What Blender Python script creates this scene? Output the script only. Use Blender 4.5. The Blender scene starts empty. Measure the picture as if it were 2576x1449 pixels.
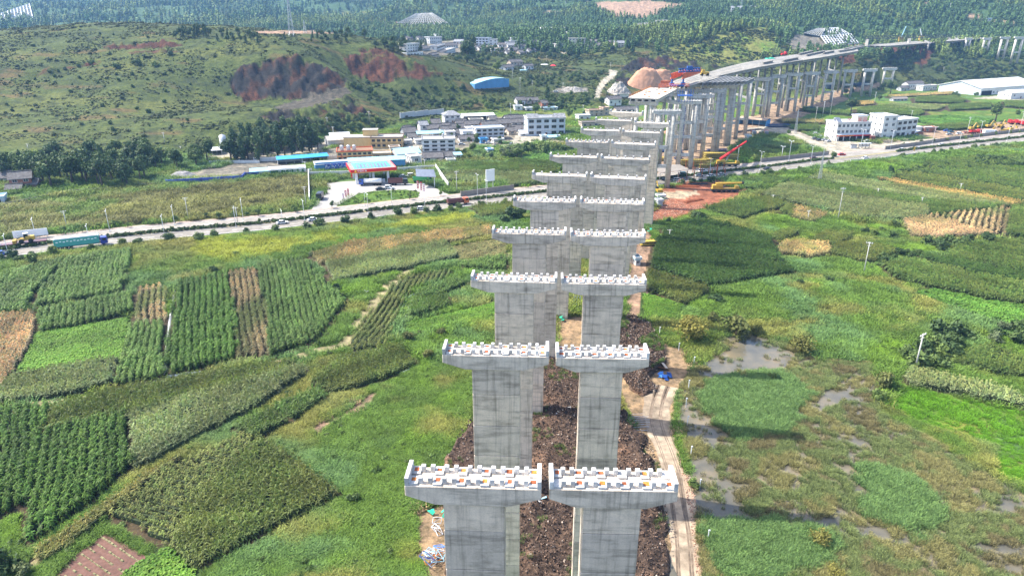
import bpy, bmesh, math, random
import numpy as np
from mathutils import Vector, Matrix
random.seed(7); RNG = np.random.default_rng(11)
D = bpy.data; SC = bpy.context.scene; COL = SC.collection
R = math.radians

# ---------------------------------------------------------------- camera
CAMH = 78.0; PITCH = R(21.607); FPX = 1740.0; IW, IH = 2576.0, 1449.0
cd = D.cameras.new('camera'); cam = D.objects.new('camera', cd); COL.objects.link(cam)
cam.location = (0, 0, CAMH); cam.rotation_euler = (math.pi/2 - PITCH, 0, 0)
cd.sensor_width = 36.0; cd.lens = 36.0 * FPX / IW; cd.clip_start = 1.0; cd.clip_end = 12000
SC.camera = cam
SC.render.resolution_x = 1024; SC.render.resolution_y = 575
# ---------------------------------------------------------------- sky, sun, exposure
SUN = Vector((33, -8, -40)).normalized()          # direction the light travels
w = D.worlds.new('World'); SC.world = w; w.use_nodes = True
nt = w.node_tree; bg = nt.nodes['Background']
sky = nt.nodes.new('ShaderNodeTexSky'); sky.sky_type = 'NISHITA'; sky.sun_disc = False
sky.sun_elevation = math.asin(-SUN.z); sky.sun_rotation = math.atan2(-SUN.x, -SUN.y)
sky.altitude = 1800; sky.air_density = 1.0; sky.dust_density = 8.0; sky.ozone_density = 0.4
nt.links.new(sky.outputs[0], bg.inputs[0]); bg.inputs[1].default_value = 0.15
sl = D.lights.new('sun', 'SUN'); sl.energy = 3.6; sl.angle = R(0.53); sl.color = (1.0, 0.955, 0.88)
so = D.objects.new('sun', sl); COL.objects.link(so)
so.rotation_euler = SUN.to_track_quat('-Z', 'Y').to_euler(); so.location = (-300, 80, 400)
SC.view_settings.view_transform = 'Standard'; SC.view_settings.look = 'None'
SC.view_settings.exposure = 1.58; SC.view_settings.gamma = 1.0; SC.view_settings.use_curve_mapping = False

SC.cycles.max_bounces = 5; SC.cycles.diffuse_bounces = 2; SC.cycles.glossy_bounces = 2; SC.cycles.transmission_bounces = 3; SC.cycles.volume_bounces = 0
# ---------------------------------------------------------------- picture <-> place (survey helpers)
FW = np.array([0, math.cos(PITCH), -math.sin(PITCH)]); UP = np.array([0, math.sin(PITCH), math.cos(PITCH)])
def ray(px, py):
    px = np.asarray(px, float); py = np.asarray(py, float)
    d = FW * FPX + (px[..., None] - IW/2) * np.array([1., 0, 0]) - (py[..., None] - IH/2) * UP
    return d / FPX
def G(px, py, z=0.0):                      # point on the level z
    d = ray(px, py); t = (z - CAMH) / d[..., 2]
    return np.array([0, 0, CAMH]) + d * t[..., None]
def AY(px, py, Y):                         # point at forward distance Y
    d = ray(px, py); t = Y / d[..., 1]
    return np.array([0, 0, CAMH]) + d * np.asarray(t)[..., None]
def PJ(P):
    P = np.asarray(P, float); q = P - np.array([0, 0, CAMH]); zz = q @ FW
    zz = np.where(zz < 1, 1, zz)
    return IW/2 + FPX * q[..., 0] / zz, IH/2 - FPX * (q @ UP) / zz
TR = dict(A=(0,0,.2539), B=(639.5,0,.2539), C=(1279,0,.2539), D=(1922,0,.2539), E=(0,327,.2539), F=(639.5,239.8,.2539),
  G=(1279,239.8,.2539), H=(1922,239.8,.2539), a=(973.7,1126.3,.3103), b=(1061,821.1,.2658), c=(1162.7,465.1,.2808),
  d=(0,581.3,.3008), e=(581.3,581.3,.3008), f=(0,1013,.3008), g=(1631.4,726.7,.4985), h=(1631.4,436,.3667),
  k=(1453.4,908.4,.3731), l=(1598.7,145.3,.18055), m=(835.7,377.9,.12695), n=(1279,181.7,.1856),
  o=(617.7,363.3,.16080), q=(2071.0,276.1,.09874), r=(1017.4,276.1,.16926), s=(1598.7,348.8,.16926), t=(0,566.8,.19965), u=(2289,290.7,.19715), P=(0,0,1))
def Q(k, pts):
    ox, oy, s = TR[k]; return [(ox + x*s, oy + y*s) for x, y in pts]
def inpoly(px, py, poly):
    px = np.asarray(px); py = np.asarray(py); res = np.zeros(px.shape, bool)
    xs = [p[0] for p in poly]; ys = [p[1] for p in poly]
    bb = (px >= min(xs)) & (px <= max(xs)) & (py >= min(ys)) & (py <= max(ys))
    if not bb.any(): return res
    x = px[bb]; y = py[bb]; r = np.zeros(x.shape, bool); n = len(poly); j = n - 1
    for i in range(n):
        xi, yi = poly[i]; xj, yj = poly[j]
        c = ((yi > y) != (yj > y)) & (x < (xj - xi) * (y - yi) / ((yj - yi) or 1e-9) + xi)
        r ^= c; j = i
    res[bb] = r; return res

# ---------------------------------------------------------------- noise
def _h(ix, iy, s):
    n = (ix.astype(np.int64) * 374761393 + iy.astype(np.int64) * 668265263 + s * 1442695041) & 0x7fffffff
    n = ((n ^ (n >> 13)) * 1274126177) & 0x7fffffff
    return ((n ^ (n >> 16)) & 0xffff) / 65535.0
def vnoise(x, y, s=0):
    ix = np.floor(x); iy = np.floor(y); fx = x - ix; fy = y - iy
    fx = fx*fx*(3-2*fx); fy = fy*fy*(3-2*fy)
    a = _h(ix, iy, s); b = _h(ix+1, iy, s); c = _h(ix, iy+1, s); d = _h(ix+1, iy+1, s)
    return (a*(1-fx)+b*fx)*(1-fy) + (c*(1-fx)+d*fx)*fy
def fbm(x, y, o=4, s=0):
    r = 0; a = .5; t = 0
    for k in range(o):
        r = r + a*vnoise(x, y, s+k*17); t += a; a *= .5; x = x*2.03+3.1; y = y*2.03+1.7
    return r/t

# ---------------------------------------------------------------- materials
def mat(name, col, rough=.8, metal=0., spec=.3, build=None):
    m = D.materials.new(name); m.use_nodes = True; b = m.node_tree.nodes['Principled BSDF']
    b.inputs['Base Color'].default_value = (*col, 1); b.inputs['Roughness'].default_value = rough
    b.inputs['Metallic'].default_value = metal; b.inputs['Specular IOR Level'].default_value = spec
    if build: build(m.node_tree, b)
    return m
def N(t, ty, **kw):
    n = t.nodes.new(ty)
    for k, v in kw.items():
        if k.startswith('i_'): n.inputs[k[2:].replace('_', ' ')].default_value = v
        else: setattr(n, k, v)
    return n
def rampn(t, fac, stops):
    r = t.nodes.new('ShaderNodeValToRGB'); e = r.color_ramp.elements
    while len(e) < len(stops): e.new(.5)
    for i, (p, c) in enumerate(stops): e[i].position = p; e[i].color = (*c, 1) if len(c) == 3 else c
    t.links.new(fac, r.inputs[0]); return r
def mixc(t, mode, fac, a, b):
    n = t.nodes.new('ShaderNodeMix'); n.data_type = 'RGBA'; n.blend_type = mode
    for s, v in ((0, fac), (6, a), (7, b)):
        if hasattr(v, 'is_linked'): t.links.new(v, n.inputs[s])
        elif s == 0: n.inputs[0].default_value = v
        else: n.inputs[s].default_value = (*v, 1)
    return n.outputs[2]
def coords(t, scale=(1, 1, 1), world=False):
    if world:
        g = t.nodes.new('ShaderNodeNewGeometry'); o = g.outputs['Position']
    else:
        g = t.nodes.new('ShaderNodeTexCoord'); o = g.outputs['Object']
    mp = N(t, 'ShaderNodeMapping'); mp.inputs['Scale'].default_value = scale
    t.links.new(o, mp.inputs[0]); return mp.outputs[0]
def noise(t, vec, scale, detail=4, rough=.6):
    n = N(t, 'ShaderNodeTexNoise', i_Scale=scale, i_Detail=detail, i_Roughness=rough); t.links.new(vec, n.inputs['Vector']); return n.outputs[0]
def bump(t, b, h, strength=.3, dist=.1):
    n = N(t, 'ShaderNodeBump', i_Strength=strength, i_Distance=dist); t.links.new(h, n.inputs['Height']); t.links.new(n.outputs[0], b.inputs['Normal'])
def rough_mat(name, col, amp=.25, sc=1.0, rough=.85, stretch=(1, 1, 1), bmp=.2, rnd=.12, metal=0., spec=.3, bdist=.05):
    """a colour that varies with noise and from object to object"""
    def f(t, b):
        v = coords(t, stretch, True)
        n1 = noise(t, v, sc, 6); n2 = noise(t, v, sc*.13, 3)
        lo = tuple(c*(1-amp) for c in col); hi = tuple(min(1, c*(1+amp)) for c in col)
        r = rampn(t, n1, [(.3, lo), (.7, hi)]); r2 = rampn(t, n2, [(.3, (1-amp*.7,)*3), (.7, (1+amp*.5,)*3)])
        c = mixc(t, 'MULTIPLY', 1.0, r.outputs[0], r2.outputs[0])
        oi = N(t, 'ShaderNodeObjectInfo'); r3 = rampn(t, oi.outputs['Random'], [(0, (1-rnd,)*3), (1, (1+rnd,)*3)])
        c = mixc(t, 'MULTIPLY', 1.0, c, r3.outputs[0]); t.links.new(c, b.inputs['Base Color'])
        if bmp: bump(t, b, n1, bmp, bdist)
    return mat(name, col, rough, metal, spec, f)
def concrete(name, col, joint=True):
    def f(t, b):
        v = coords(t, (1, 1, 1), True); vs = coords(t, (2.2, 2.2, .10), True); vh = coords(t, (.25, .25, 1.6), True)
        n1 = noise(t, v, .55, 7, .65); n2 = noise(t, vs, 1.0, 5, .6); n3 = noise(t, vh, 1.0, 3); n4 = noise(t, v, 7.0, 3)
        c = rampn(t, n1, [(.28, tuple(x*.70 for x in col)), (.5, col), (.75, tuple(x*1.14 for x in col))]).outputs[0]
        s = rampn(t, n2, [(.29, (.56, .56, .55)), (.47, (.96, .96, .96)), (.75, (1.06, 1.06, 1.05))]).outputs[0]
        h = rampn(t, n3, [(.34, (.66, .66, .65)), (.5, (1, 1, 1)), (.7, (1.05, 1.04, 1.03))]).outputs[0]
        g = rampn(t, n4, [(.25, (.88, .88, .88)), (.6, (1.04, 1.04, 1.04))]).outputs[0]
        for o in (s, h, g): c = mixc(t, 'MULTIPLY', 1., c, o)
        oi = N(t, 'ShaderNodeObjectInfo'); r3 = rampn(t, oi.outputs['Random'], [(0, (.78, .78, .77)), (.5, (1, 1, 1)), (1, (1.12, 1.09, 1.03))])
        c = mixc(t, 'MULTIPLY', 1.0, c, r3.outputs[0]); t.links.new(c, b.inputs['Base Color']); bump(t, b, n1, .25, .04)
    return mat(name, col, .85, 0, .25, f)
M = {}
M['concrete'] = concrete('concrete', (.64, .54, .44))
M['cap_concrete'] = concrete('cap_concrete', (.62, .535, .445))
M['pale_concrete'] = concrete('pale_concrete', (.52, .51, .48))
M['block'] = rough_mat('block_concrete', (.50, .49, .465), .28, 1.3, bmp=.15, rnd=.16)
M['rust'] = rough_mat('rusty_steel', (.32, .09, .03), .5, 5.0, .7)
M['rust_orange'] = rough_mat('orange_rust', (.50, .17, .03), .5, 5.0, .7)

# ---------------------------------------------------------------- mesh builders
class MB:
    def __init__(s): s.v = []; s.f = []; s.m = []
    def add(s, vs, fs, mi=0):
        o = len(s.v); s.v += [tuple(map(float, p)) for p in vs]; s.f += [tuple(i+o for i in f) for f in fs]; s.m += [mi]*len(fs)
    def box(s, c, d, rz=0, mi=0, taper=1.0):
        hx, hy, hz = d[0]/2, d[1]/2, d[2]/2; cr, sr = math.cos(rz), math.sin(rz); vs = []
        for z in (-hz, hz):
            k = taper if z > 0 else 1
            for x, y in ((-hx, -hy), (hx, -hy), (hx, hy), (-hx, hy)):
                x *= k; y *= k; vs.append((c[0]+x*cr-y*sr, c[1]+x*sr+y*cr, c[2]+z))
        s.add(vs, [(3,2,1,0),(4,5,6,7),(0,1,5,4),(1,2,6,5),(2,3,7,6),(3,0,4,7)], mi)
    def prism(s, poly, z0, z1, mi=0):           # upright prism over an xy outline (counter-clockwise)
        n = len(poly); vs = [(x, y, z0) for x, y in poly] + [(x, y, z1) for x, y in poly]
        s.add(vs, [tuple(range(n))[::-1], tuple(range(n, 2*n))] + [(i, (i+1) % n, n+(i+1) % n, n+i) for i in range(n)], mi)
    def ext(s, prof, y0, y1, mi=0):             # an xz profile extruded along y
        n = len(prof); vs = [(x, y0, z) for x, z in prof] + [(x, y1, z) for x, z in prof]
        s.add(vs, [tuple(range(n)), tuple(range(n, 2*n))[::-1]] + [(i, n+i, n+(i+1) % n, (i+1) % n) for i in range(n)], mi)
    def extx(s, prof, x0, x1, mi=0):            # a yz profile extruded along x
        n = len(prof); vs = [(x0, y, z) for y, z in prof] + [(x1, y, z) for y, z in prof]
        s.add(vs, [tuple(range(n))[::-1], tuple(range(n, 2*n))] + [(i, (i+1) % n, n+(i+1) % n, n+i) for i in range(n)], mi)
    def tube(s, a, b, r0, r1=None, n=8, mi=0):
        r1 = r0 if r1 is None else r1; a = Vector(a); b = Vector(b); d = (b-a).normalized()
        u = d.orthogonal().normalized(); v = d.cross(u); vs = []
        for p, r in ((a, r0), (b, r1)):
            for i in range(n):
                t = 2*math.pi*i/n; vs.append(p + (u*math.cos(t) + v*math.sin(t))*r)
        s.add(vs, [(i, (i+1) % n, n+(i+1) % n, n+i) for i in range(n)] + [tuple(range(n))[::-1], tuple(range(n, 2*n))], mi)
    def quad(s, a, b, c, d, mi=0): s.add([a, b, c, d], [(0, 1, 2, 3)], mi)
    def mesh(s, name, mats, smooth=False):
        me = D.meshes.new(name); me.from_pydata(s.v, [], s.f)
        for m_ in (mats if isinstance(mats, (list, tuple)) else [mats]): me.materials.append(M[m_] if isinstance(m_, str) else m_)
        if len(me.materials) > 1: me.polygons.foreach_set('material_index', s.m)
        if smooth: me.polygons.foreach_set('use_smooth', [True]*len(me.polygons))
        me.update(); return me
    def build(s, name, mats, parent=None, smooth=False): return obj(name, s.mesh(name, mats, smooth), parent)
def obj(name, me, parent=None, loc=None, rz=None, scale=None):
    o = D.objects.new(name, me); COL.objects.link(o)
    if parent: o.parent = parent
    if loc is not None: o.location = loc
    if rz is not None: o.rotation_euler = (0, 0, rz)
    if scale is not None: o.scale = scale
    return o
def tag(o, label=None, cat=None, group=None, kind=None):
    if label: o['label'] = label
    if cat: o['category'] = cat
    if group: o['group'] = group
    if kind: o['kind'] = kind
    return o
def thing(name, label, cat, loc=(0, 0, 0), rz=0, group=None):
    o = D.objects.new(name, None); COL.objects.link(o); o.location = tuple(map(float, loc)); o.rotation_euler = (0, 0, rz); o.empty_display_size = .3
    return tag(o, label, cat, group)
def copy_tree(o, loc=None, rz=None, label=None, group=None, scale=None):
    c = o.copy(); COL.objects.link(c)
    for ch in o.children:
        k = ch.copy(); COL.objects.link(k); k.parent = c
        for g in ch.children:
            q = g.copy(); COL.objects.link(q); q.parent = k
    if loc is not None: c.location = tuple(map(float, loc))
    if rz is not None: c.rotation_euler = (0, 0, rz)
    if scale is not None: c.scale = scale if isinstance(scale, (tuple, list)) else (scale,)*3
    if label: c['label'] = label
    if group: c['group'] = group
    return c

# ---------------------------------------------------------------- terrain: valley floor at 0, hills through surveyed points
CT = []
def cz(pts, z):
    for x, y in pts: CT.append(G(x, y, 0.0)*[1, 1, 0] + [0, 0, z])
def cy(*pts):
    for x, y, Y in pts: CT.append(AY(x, y, Y))
cz([(-500,520),(-500,900),(0,560),(0,900),(400,500),(800,450),(1200,420),(1500,380),(1700,500),(1288,900),(1900,340),(2300,320),(2576,330),(2576,600),(2576,1100),(3000,330),(3000,700),(1288,1700),(2250,262),(2450,262),(2700,270),(1800,300),(1050,400),(2050,285)], -5)
cz([(-500,440),(0,428),(300,408),(560,388),(720,362),(880,340),(1020,322),(1150,305),(1300,292),(1450,285),(1580,270),(1700,255),(2150,236),(2300,222),(2440,214),(2600,212)], -.3)
cy((-600,70,720),(-250,72,730),(0,78,740),(150,66,750),(300,60,760),(450,66,770),(600,76,780),(720,88,800),(860,102,820),(1000,112,840))
cy((100,240,520),(350,235,530),(480,330,440))
cy((610,172,583),(680,155,588),(745,143,592),(800,165,588),(850,190,580),(610,243,558),(690,246,558),(770,240,560),(840,226,566),(620,285,478),(720,290,475),(820,280,490))
cy((880,150,640),(950,142,645),(1040,162,640),(910,205,620),(970,207,618),(1050,193,624))
cy((1150,130,850),(1300,110,900),(1450,130,860),(1250,175,740),(1380,235,655),(1200,262,610),(1080,240,610),(1500,200,700),(1620,205,700))
cy((700,85,1250),(950,83,1250),(1150,85,1150))
for x, y, z in ((-700,950,38),(-400,960,40),(-100,980,42),(-900,1200,35),(-500,1250,35)): CT.append(np.array([x, y, z], float))
cy((-300,45,2000),(0,35,2100),(400,35,2000),(800,45,1750),(800,-10,2300),(400,-60,2900),(0,-70,3000),(-400,-60,3000),(1100,60,1400),(1100,20,1700),(1300,45,1500),(1500,45,1350),(1500,0,1700),
   (1700,25,1350),(1700,-20,1700),(1650,78,1130),(1900,35,1200),(1900,-30,1600),(2100,-10,1500),(2300,20,1200),(2300,-60,1700),(2576,-40,1600),(2576,40,1150),(2900,0,1250),(1300,-70,2600),(2000,-90,2600),(2700,-120,2600),(700,-90,3400))
cy((1700,72,960),(1830,64,950),(1950,80,950),(1620,165,800),(1760,160,810),(1900,140,860),(1560,140,830),(2070,128,1000),(2080,78,1060),(2200,180,830),(2300,152,900),(2450,152,900),(2576,152,890),(2300,122,1000),(2500,100,1060),(2200,102,1080),(2750,120,950))
CT = np.array(CT)
def _U(r2): return np.where(r2 > 0, .5*r2*np.log(np.maximum(r2, 1e-12)), 0)
_sc = 500.0; _c = CT[:, :2]/_sc; _n = len(_c)
_K = _U(((_c[:, None]-_c[None])**2).sum(-1)) + np.eye(_n)*2e-4
_P = np.hstack([np.ones((_n, 1)), _c]); _A = np.block([[_K, _P], [_P.T, np.zeros((3, 3))]])
_W = np.linalg.solve(_A, np.concatenate([CT[:, 2], np.zeros(3)]))
def tps(x, y):
    sh = np.shape(x); p = np.stack([np.ravel(x), np.ravel(y)], -1)/_sc; out = np.empty(len(p))
    for i in range(0, len(p), 20000):
        q = p[i:i+20000]; out[i:i+20000] = _U(((q[:, None]-_c[None])**2).sum(-1)) @ _W[:_n] + _W[_n] + q @ _W[_n+1:]
    return out.reshape(sh)
def _grid(x0, x1, y0, y1, st):
    xs = np.arange(x0, x1+st, st); ys = np.arange(y0, y1+st, st); X_, Y_ = np.meshgrid(xs, ys); return x0, y0, st, tps(X_, Y_)
_GN = _grid(-1150, 1150, 240, 1300, 5.0); _GF = _grid(-5200, 5200, 200, 5900, 40.0)
def _look(g, x, y):
    x0, y0, st, T = g; u = np.clip((x-x0)/st, 0, T.shape[1]-1.001); v = np.clip((y-y0)/st, 0, T.shape[0]-1.001); i = u.astype(int); j = v.astype(int); a = u-i; b = v-j
    return (T[j, i]*(1-a)+T[j, i+1]*a)*(1-b)+(T[j+1, i]*(1-a)+T[j+1, i+1]*a)*b
def tpsf(x, y):
    x = np.asarray(x, float); y = np.asarray(y, float); near = (np.abs(x) < 1140) & (y > 245) & (y < 1290)
    return np.where(near, _look(_GN, x, y), _look(_GF, x, y))
def hgt0(x, y):
    z = tpsf(x, y)
    z = np.where(y < 250, -9, z)
    k = np.clip(z/3.0, 0, 1)
    return np.maximum(z, 0), k
def hgt(x, y):
    x = np.asarray(x, float); y = np.asarray(y, float)
    z, k = hgt0(x, y)
    far = np.clip((y-900)/1500, 0, 1)
    n = (fbm(x/70, y/70, 4, 3)-.5)*6 + (fbm(x/14, y/14, 3, 9)-.5)*1.6 + (fbm(x/420, y/420, 3, 5)-.5)*120*far + (1-np.abs(2*fbm(x/700+3, y/900, 3, 25)-1)-.7)*170*far
    return z + n*k
def GT(px, py):                            # point where the sight line meets the terrain
    px = np.atleast_1d(np.asarray(px, float)); py = np.atleast_1d(np.asarray(py, float)); d = ray(px, py)
    ts = np.geomspace(60, 5200, 520)
    P = np.array([0, 0, CAMH]) + d[:, None, :]*ts[None, :, None]
    below = P[..., 2] <= hgt(P[..., 0], P[..., 1]) + .02
    i = np.where(below.any(1), below.argmax(1), len(ts)-1); i = np.maximum(i, 1)
    lo = ts[i-1]; hi = ts[i]
    for _ in range(14):
        mid = (lo+hi)/2; q = np.array([0, 0, CAMH]) + d*mid[:, None]; b = q[:, 2] <= hgt(q[:, 0], q[:, 1])
        hi = np.where(b, mid, hi); lo = np.where(b, lo, mid)
    q = np.array([0, 0, CAMH]) + d*hi[:, None]; q[:, 2] = hgt(q[:, 0], q[:, 1]); return q
def GT1(px, py): return GT([px], [py])[0]
# ---------------------------------------------------------------- what grows and lies where (surveyed outlines)
COLR = dict(green=(.074,.130,.022), bright=(.105,.190,.018), yellow=(.20,.225,.028), brown=(.112,.112,.036), straw=(.150,.152,.050), olive=(.150,.155,.042),
  soil=(.060,.045,.028), mud=(.24,.165,.105), paleMud=(.32,.255,.185), red=(.22,.085,.052), rock=(.022,.020,.020), redrock=(.065,.027,.018), grey=(.15,.135,.115), rubble=(.070,.062,.052), villageyard=(.17,.15,.125), hill=(.062,.080,.024),
  forest=(.050,.090,.036), cut=(.25,.165,.12), lane=(.32,.285,.24), dark=(.045,.075,.022), yard=(.27,.19,.135), marsh=(.080,.105,.030))
FIELDS = [  # key, outline, look, row direction
 ('d',[(0,430),(280,300),(550,245),(510,300),(280,520),(220,690),(0,710)],'rows',((0,640),(400,280))),
 ('d',[(310,650),(300,560),(450,400),(560,250),(1090,170),(1040,510),(600,590)],'rows',((1000,500),(1050,180))),
 ('d',[(0,720),(280,700),(285,870),(120,1200),(0,1340)],'dry',((20,1300),(220,720))),
 ('d',[(320,680),(1120,540),(1110,680),(680,800),(320,860)],'rows',((560,800),(580,600))),
 ('d',[(320,860),(690,800),(1080,730),(1010,1080),(330,1180),(150,1210)],'bean',None),
 ('d',[(140,1220),(1000,1090),(920,1290),(500,1400),(0,1449),(0,1360)],'pale',None),
 ('d',[(1140,490),(1390,470),(1380,760),(1110,790)],'dryrows',((1200,780),(1230,500))),
 ('d',[(1100,800),(1385,780),(1350,1240),(970,1290),(1030,1100)],'rows',((1200,1240),(1260,800))),
 ('d',[(1480,440),(1920,360),(2000,1060),(1700,1150),(1400,1220),(1390,1050),(1450,700)],'darkrows',((1700,1100),(1700,400))),
 ('e',[(0,360),(210,340),(300,650),(330,1040),(60,1090)],'dryrows',((200,1040),(100,350))),
 ('e',[(220,300),(600,240),(960,600),(700,930),(330,1050),(290,640)],'rows',((560,960),(420,270))),
 ('e',[(670,210),(1030,110),(1650,40),(2174,-20),(2170,50),(1800,110),(1300,200),(760,290)],'tan',None),
 ('e',[(790,290),(1300,200),(1780,100),(1900,230),(1500,320),(870,430),(830,360)],'pale',((870,430),(1900,230))),
 ('e',[(1850,140),(2300,60),(2300,210),(1920,240)],'bean2',((1900,230),(2174,120))),
 ('e',[(1930,300),(2050,250),(2300,220),(2300,340),(1950,320)],'rows',((1950,320),(2174,260))),
 ('e',[(1340,470),(1500,390),(1880,340),(1780,420),(1500,500),(1400,700),(1310,960),(1020,1020),(1000,900),(1200,650)],'yrows',((1050,980),(1400,480))),
 ('e',[(1540,540),(1850,420),(2000,450),(1850,510),(1560,600)],'rows',((1540,570),(1850,440))),
 ('e',[(1520,610),(1800,560),(1830,640),(1480,740)],'corn',((1480,740),(1830,640))),
 ('e',[(1480,770),(1900,680),(2250,600),(2250,700),(1800,780),(1450,900)],'bean',None),
 ('e',[(690,1290),(780,1200),(930,1060),(1400,980),(1550,1120),(1300,1240),(850,1370)],'olive',((850,1370),(1550,1120))),
 ('P',[(140,1030),(300,985),(560,940),(745,912),(700,950),(560,985),(330,1050),(120,1090)],'olive',((330,1050),(700,950))),
 ('P',[(335,1052),(560,985),(760,925),(770,940),(640,1030),(480,1110),(340,1190)],'pale',((340,1190),(770,940))),
 ('f',[(290,280),(1070,110),(1110,540),(780,820),(280,1190),(210,1150),(240,700)],'darkrows',((600,900),(700,200))),
 ('f',[(-80,110),(400,40),(380,200),(200,850),(0,960),(-80,980)],'darkrows',((100,900),(200,100))),
 ('f',[(280,1290),(1180,640),(1560,430),(1400,560),(1000,860),(600,1200),(300,1370)],'ystrip',((300,1330),(1500,480))),
 ('f',[(940,960),(1350,600),(2100,250),(2174,330),(1840,640),(1550,950),(1450,1240),(1100,1030)],'yrows',((1000,900),(1500,1050))),
 ('P',[(553,1206),(660,1108),(850,1250),(690,1330),(500,1430),(440,1390),(466,1300)],'olive',((466,1300),(850,1250))),
 ('P',[(590,1080),(680,1040),(730,1065),(640,1110)],'corn',None),
 ('P',[(690,1030),(800,985),(822,1005),(740,1060)],'corn',None),
 ('P',[(310,1440),(420,1380),(500,1445),(500,1480),(300,1480)],'bean',None),
 ('h',[(100,390),(330,325),(600,390),(830,455),(915,625),(560,560),(110,440)],'darkcorn',((100,400),(900,600))),
 ('h',[(60,470),(110,445),(560,565),(960,660),(990,690),(420,785),(20,650)],'darkcorn',((60,520),(960,680))),
 ('h',[(0,680),(120,720),(400,800),(390,840),(250,905),(0,800)],'olive',((0,740),(380,830))),
 ('h',[(-30,830),(240,905),(190,1000),(-30,980)],'bean',None),
 ('h',[(425,250),(600,205),(820,180),(800,265),(640,320),(430,270)],'corn',((430,260),(820,200))),
 ('h',[(690,190),(820,180),(960,225),(810,270)],'olive',None),
 ('h',[(900,265),(960,235),(1000,240),(990,310),(970,310)],'olive',None),
 ('h',[(1000,238),(1240,290),(1130,345),(985,312)],'tan',None),
 ('h',[(790,150),(950,85),(1300,150),(1900,240),(1930,300),(1750,330),(1500,320),(1000,215)],'pale',((800,150),(1900,270))),
 ('h',[(960,80),(1080,60),(1500,130),(1900,200),(2440,240),(1950,300),(1900,240),(1300,150)],'corn',((1000,70),(2400,240))),
 ('h',[(1100,45),(1200,20),(1700,100),(2300,190),(2480,235),(2440,242),(1900,195),(1400,110)],'pale',((1150,30),(2440,240))),
 ('h',[(1560,40),(1750,68),(2570,215),(2480,235),(2200,190),(1700,85)],'gold',((1560,40),(2570,215))),
 ('h',[(1680,20),(1850,12),(2620,140),(2620,200),(2500,190),(1750,64)],'olive',((1750,40),(2576,170))),
 ('h',[(1810,5),(2050,-35),(2400,-30),(2620,0),(2620,130),(1860,8)],'corn',((1850,5),(2576,110))),
 ('h',[(1750,335),(1900,310),(2050,340),(2400,430),(2000,450),(1800,440)],'dry',None),
 ('h',[(1920,300),(2470,245),(2440,430),(2050,340)],'dryrows',((2250,390),(2290,260))),
 ('h',[(2490,250),(2620,240),(2620,450),(2450,430)],'corn',None),
 ('h',[(840,445),(960,400),(1030,410),(1000,440),(900,470)],'olive',None),
 ('h',[(1090,485),(1200,420),(1395,420),(1380,460),(1260,510)],'olive',None),
 ('h',[(900,520),(920,490),(1230,500),(1250,560),(1100,585),(900,560)],'tan',None),
 ('h',[(1250,560),(1270,510),(1500,500),(1700,550),(1560,610),(1450,620)],'olive',((1280,560),(1680,560))),
 ('h',[(2030,590),(2150,510),(2500,480),(2620,500),(2620,700),(2300,640)],'corn',((2030,590),(2576,690))),
 ('h',[(1840,590),(1900,575),(2620,720),(2620,790),(2000,640)],'darkcorn',((1840,590),(2576,750))),
 ('h',[(1600,650),(1760,610),(2000,660),(2620,790),(2620,920),(2300,870),(1920,790),(1700,730)],'corn',((1600,650),(2576,860))),
 ('h',[(1840,830),(1960,800),(2300,880),(2620,920),(2620,1080),(2200,960)],'beanrows',((1850,830),(2576,1000))),
 ('g',[(1500,370),(1720,300),(1960,400),(1960,470),(1560,400)],'corn',((1520,370),(1895,450))),
 ('g',[(1290,450),(1340,425),(1800,530),(1960,600),(1960,625),(1780,580),(1300,485)],'pale',((1300,460),(1895,610))),
 ('F',[(1890,730),(2050,690),(2620,700),(2620,770),(2000,780)],'corn',((1890,750),(2576,730))),
 ('F',[(1850,790),(2200,770),(2620,800),(2620,870),(2150,880),(1930,850)],'pale',((1850,820),(2576,840))),
 ('G',[(150,600),(350,590),(540,640),(540,670),(150,640)],'beanrows',((150,620),(520,650))),
 ('G',[(0,680),(300,660),(540,700),(540,750),(200,720),(0,720)],'corn',((0,700),(520,720))),
 ('G',[(0,720),(200,722),(520,752),(400,800),(230,790),(0,770)],'olive',((0,740),(500,770))),
 ('G',[(0,780),(230,795),(350,870),(200,890),(0,910)],'pale',((0,800),(300,850))),
 ('F',[(2150,1120),(2400,1095),(2620,1090),(2620,1190),(2250,1210)],'olive',None),
 ('H',[(380,130),(860,180),(840,205),(390,165)],'corn',((380,140),(860,190))),
 ('H',[(920,150),(1240,110),(1550,160),(1590,190),(1500,215),(930,190)],'corn',((920,170),(1590,190))),
 ('H',[(1240,100),(1800,120),(1700,160),(1200,150)],'pale',((1240,120),(1800,140))),
 ('H',[(1820,110),(2250,90),(2240,140),(1850,160)],'corn',((1820,140),(2240,120))),
 ('H',[(1490,220),(1800,200),(2260,240),(2200,300),(1700,300),(1500,260)],'beanrows',((1500,250),(2200,270))),
 ('H',[(1600,310),(2200,290),(2250,320),(1900,350),(1600,345)],'corn',((1600,330),(2200,310))),
 ('H',[(330,310),(540,310),(530,360),(340,360)],'corn',None),
 ('H',[(160,245),(600,260),(590,290),(200,280)],'tan',None),
 ('D',[(1220,960),(1880,920),(1860,945),(1250,975)],'tan',None),
 ('D',[(1500,980),(1880,965),(2000,1000),(1950,1035),(1500,1020)],'corn',None),
 ('H',[(880,75),(1090,70),(1080,100),(930,110)],'gold',None),
 ('H',[(2380,70),(2620,75),(2620,140),(2380,120)],'corn',None),
 ('h',[(1000,60),(640,45),(800,75),(740,120),(640,110)],'corn',None),
 ('h',[(1890,-62),(2700,-125),(2700,-50),(1960,-30)],'corn',((1890,-62),(2700,-90))),
]
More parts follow.
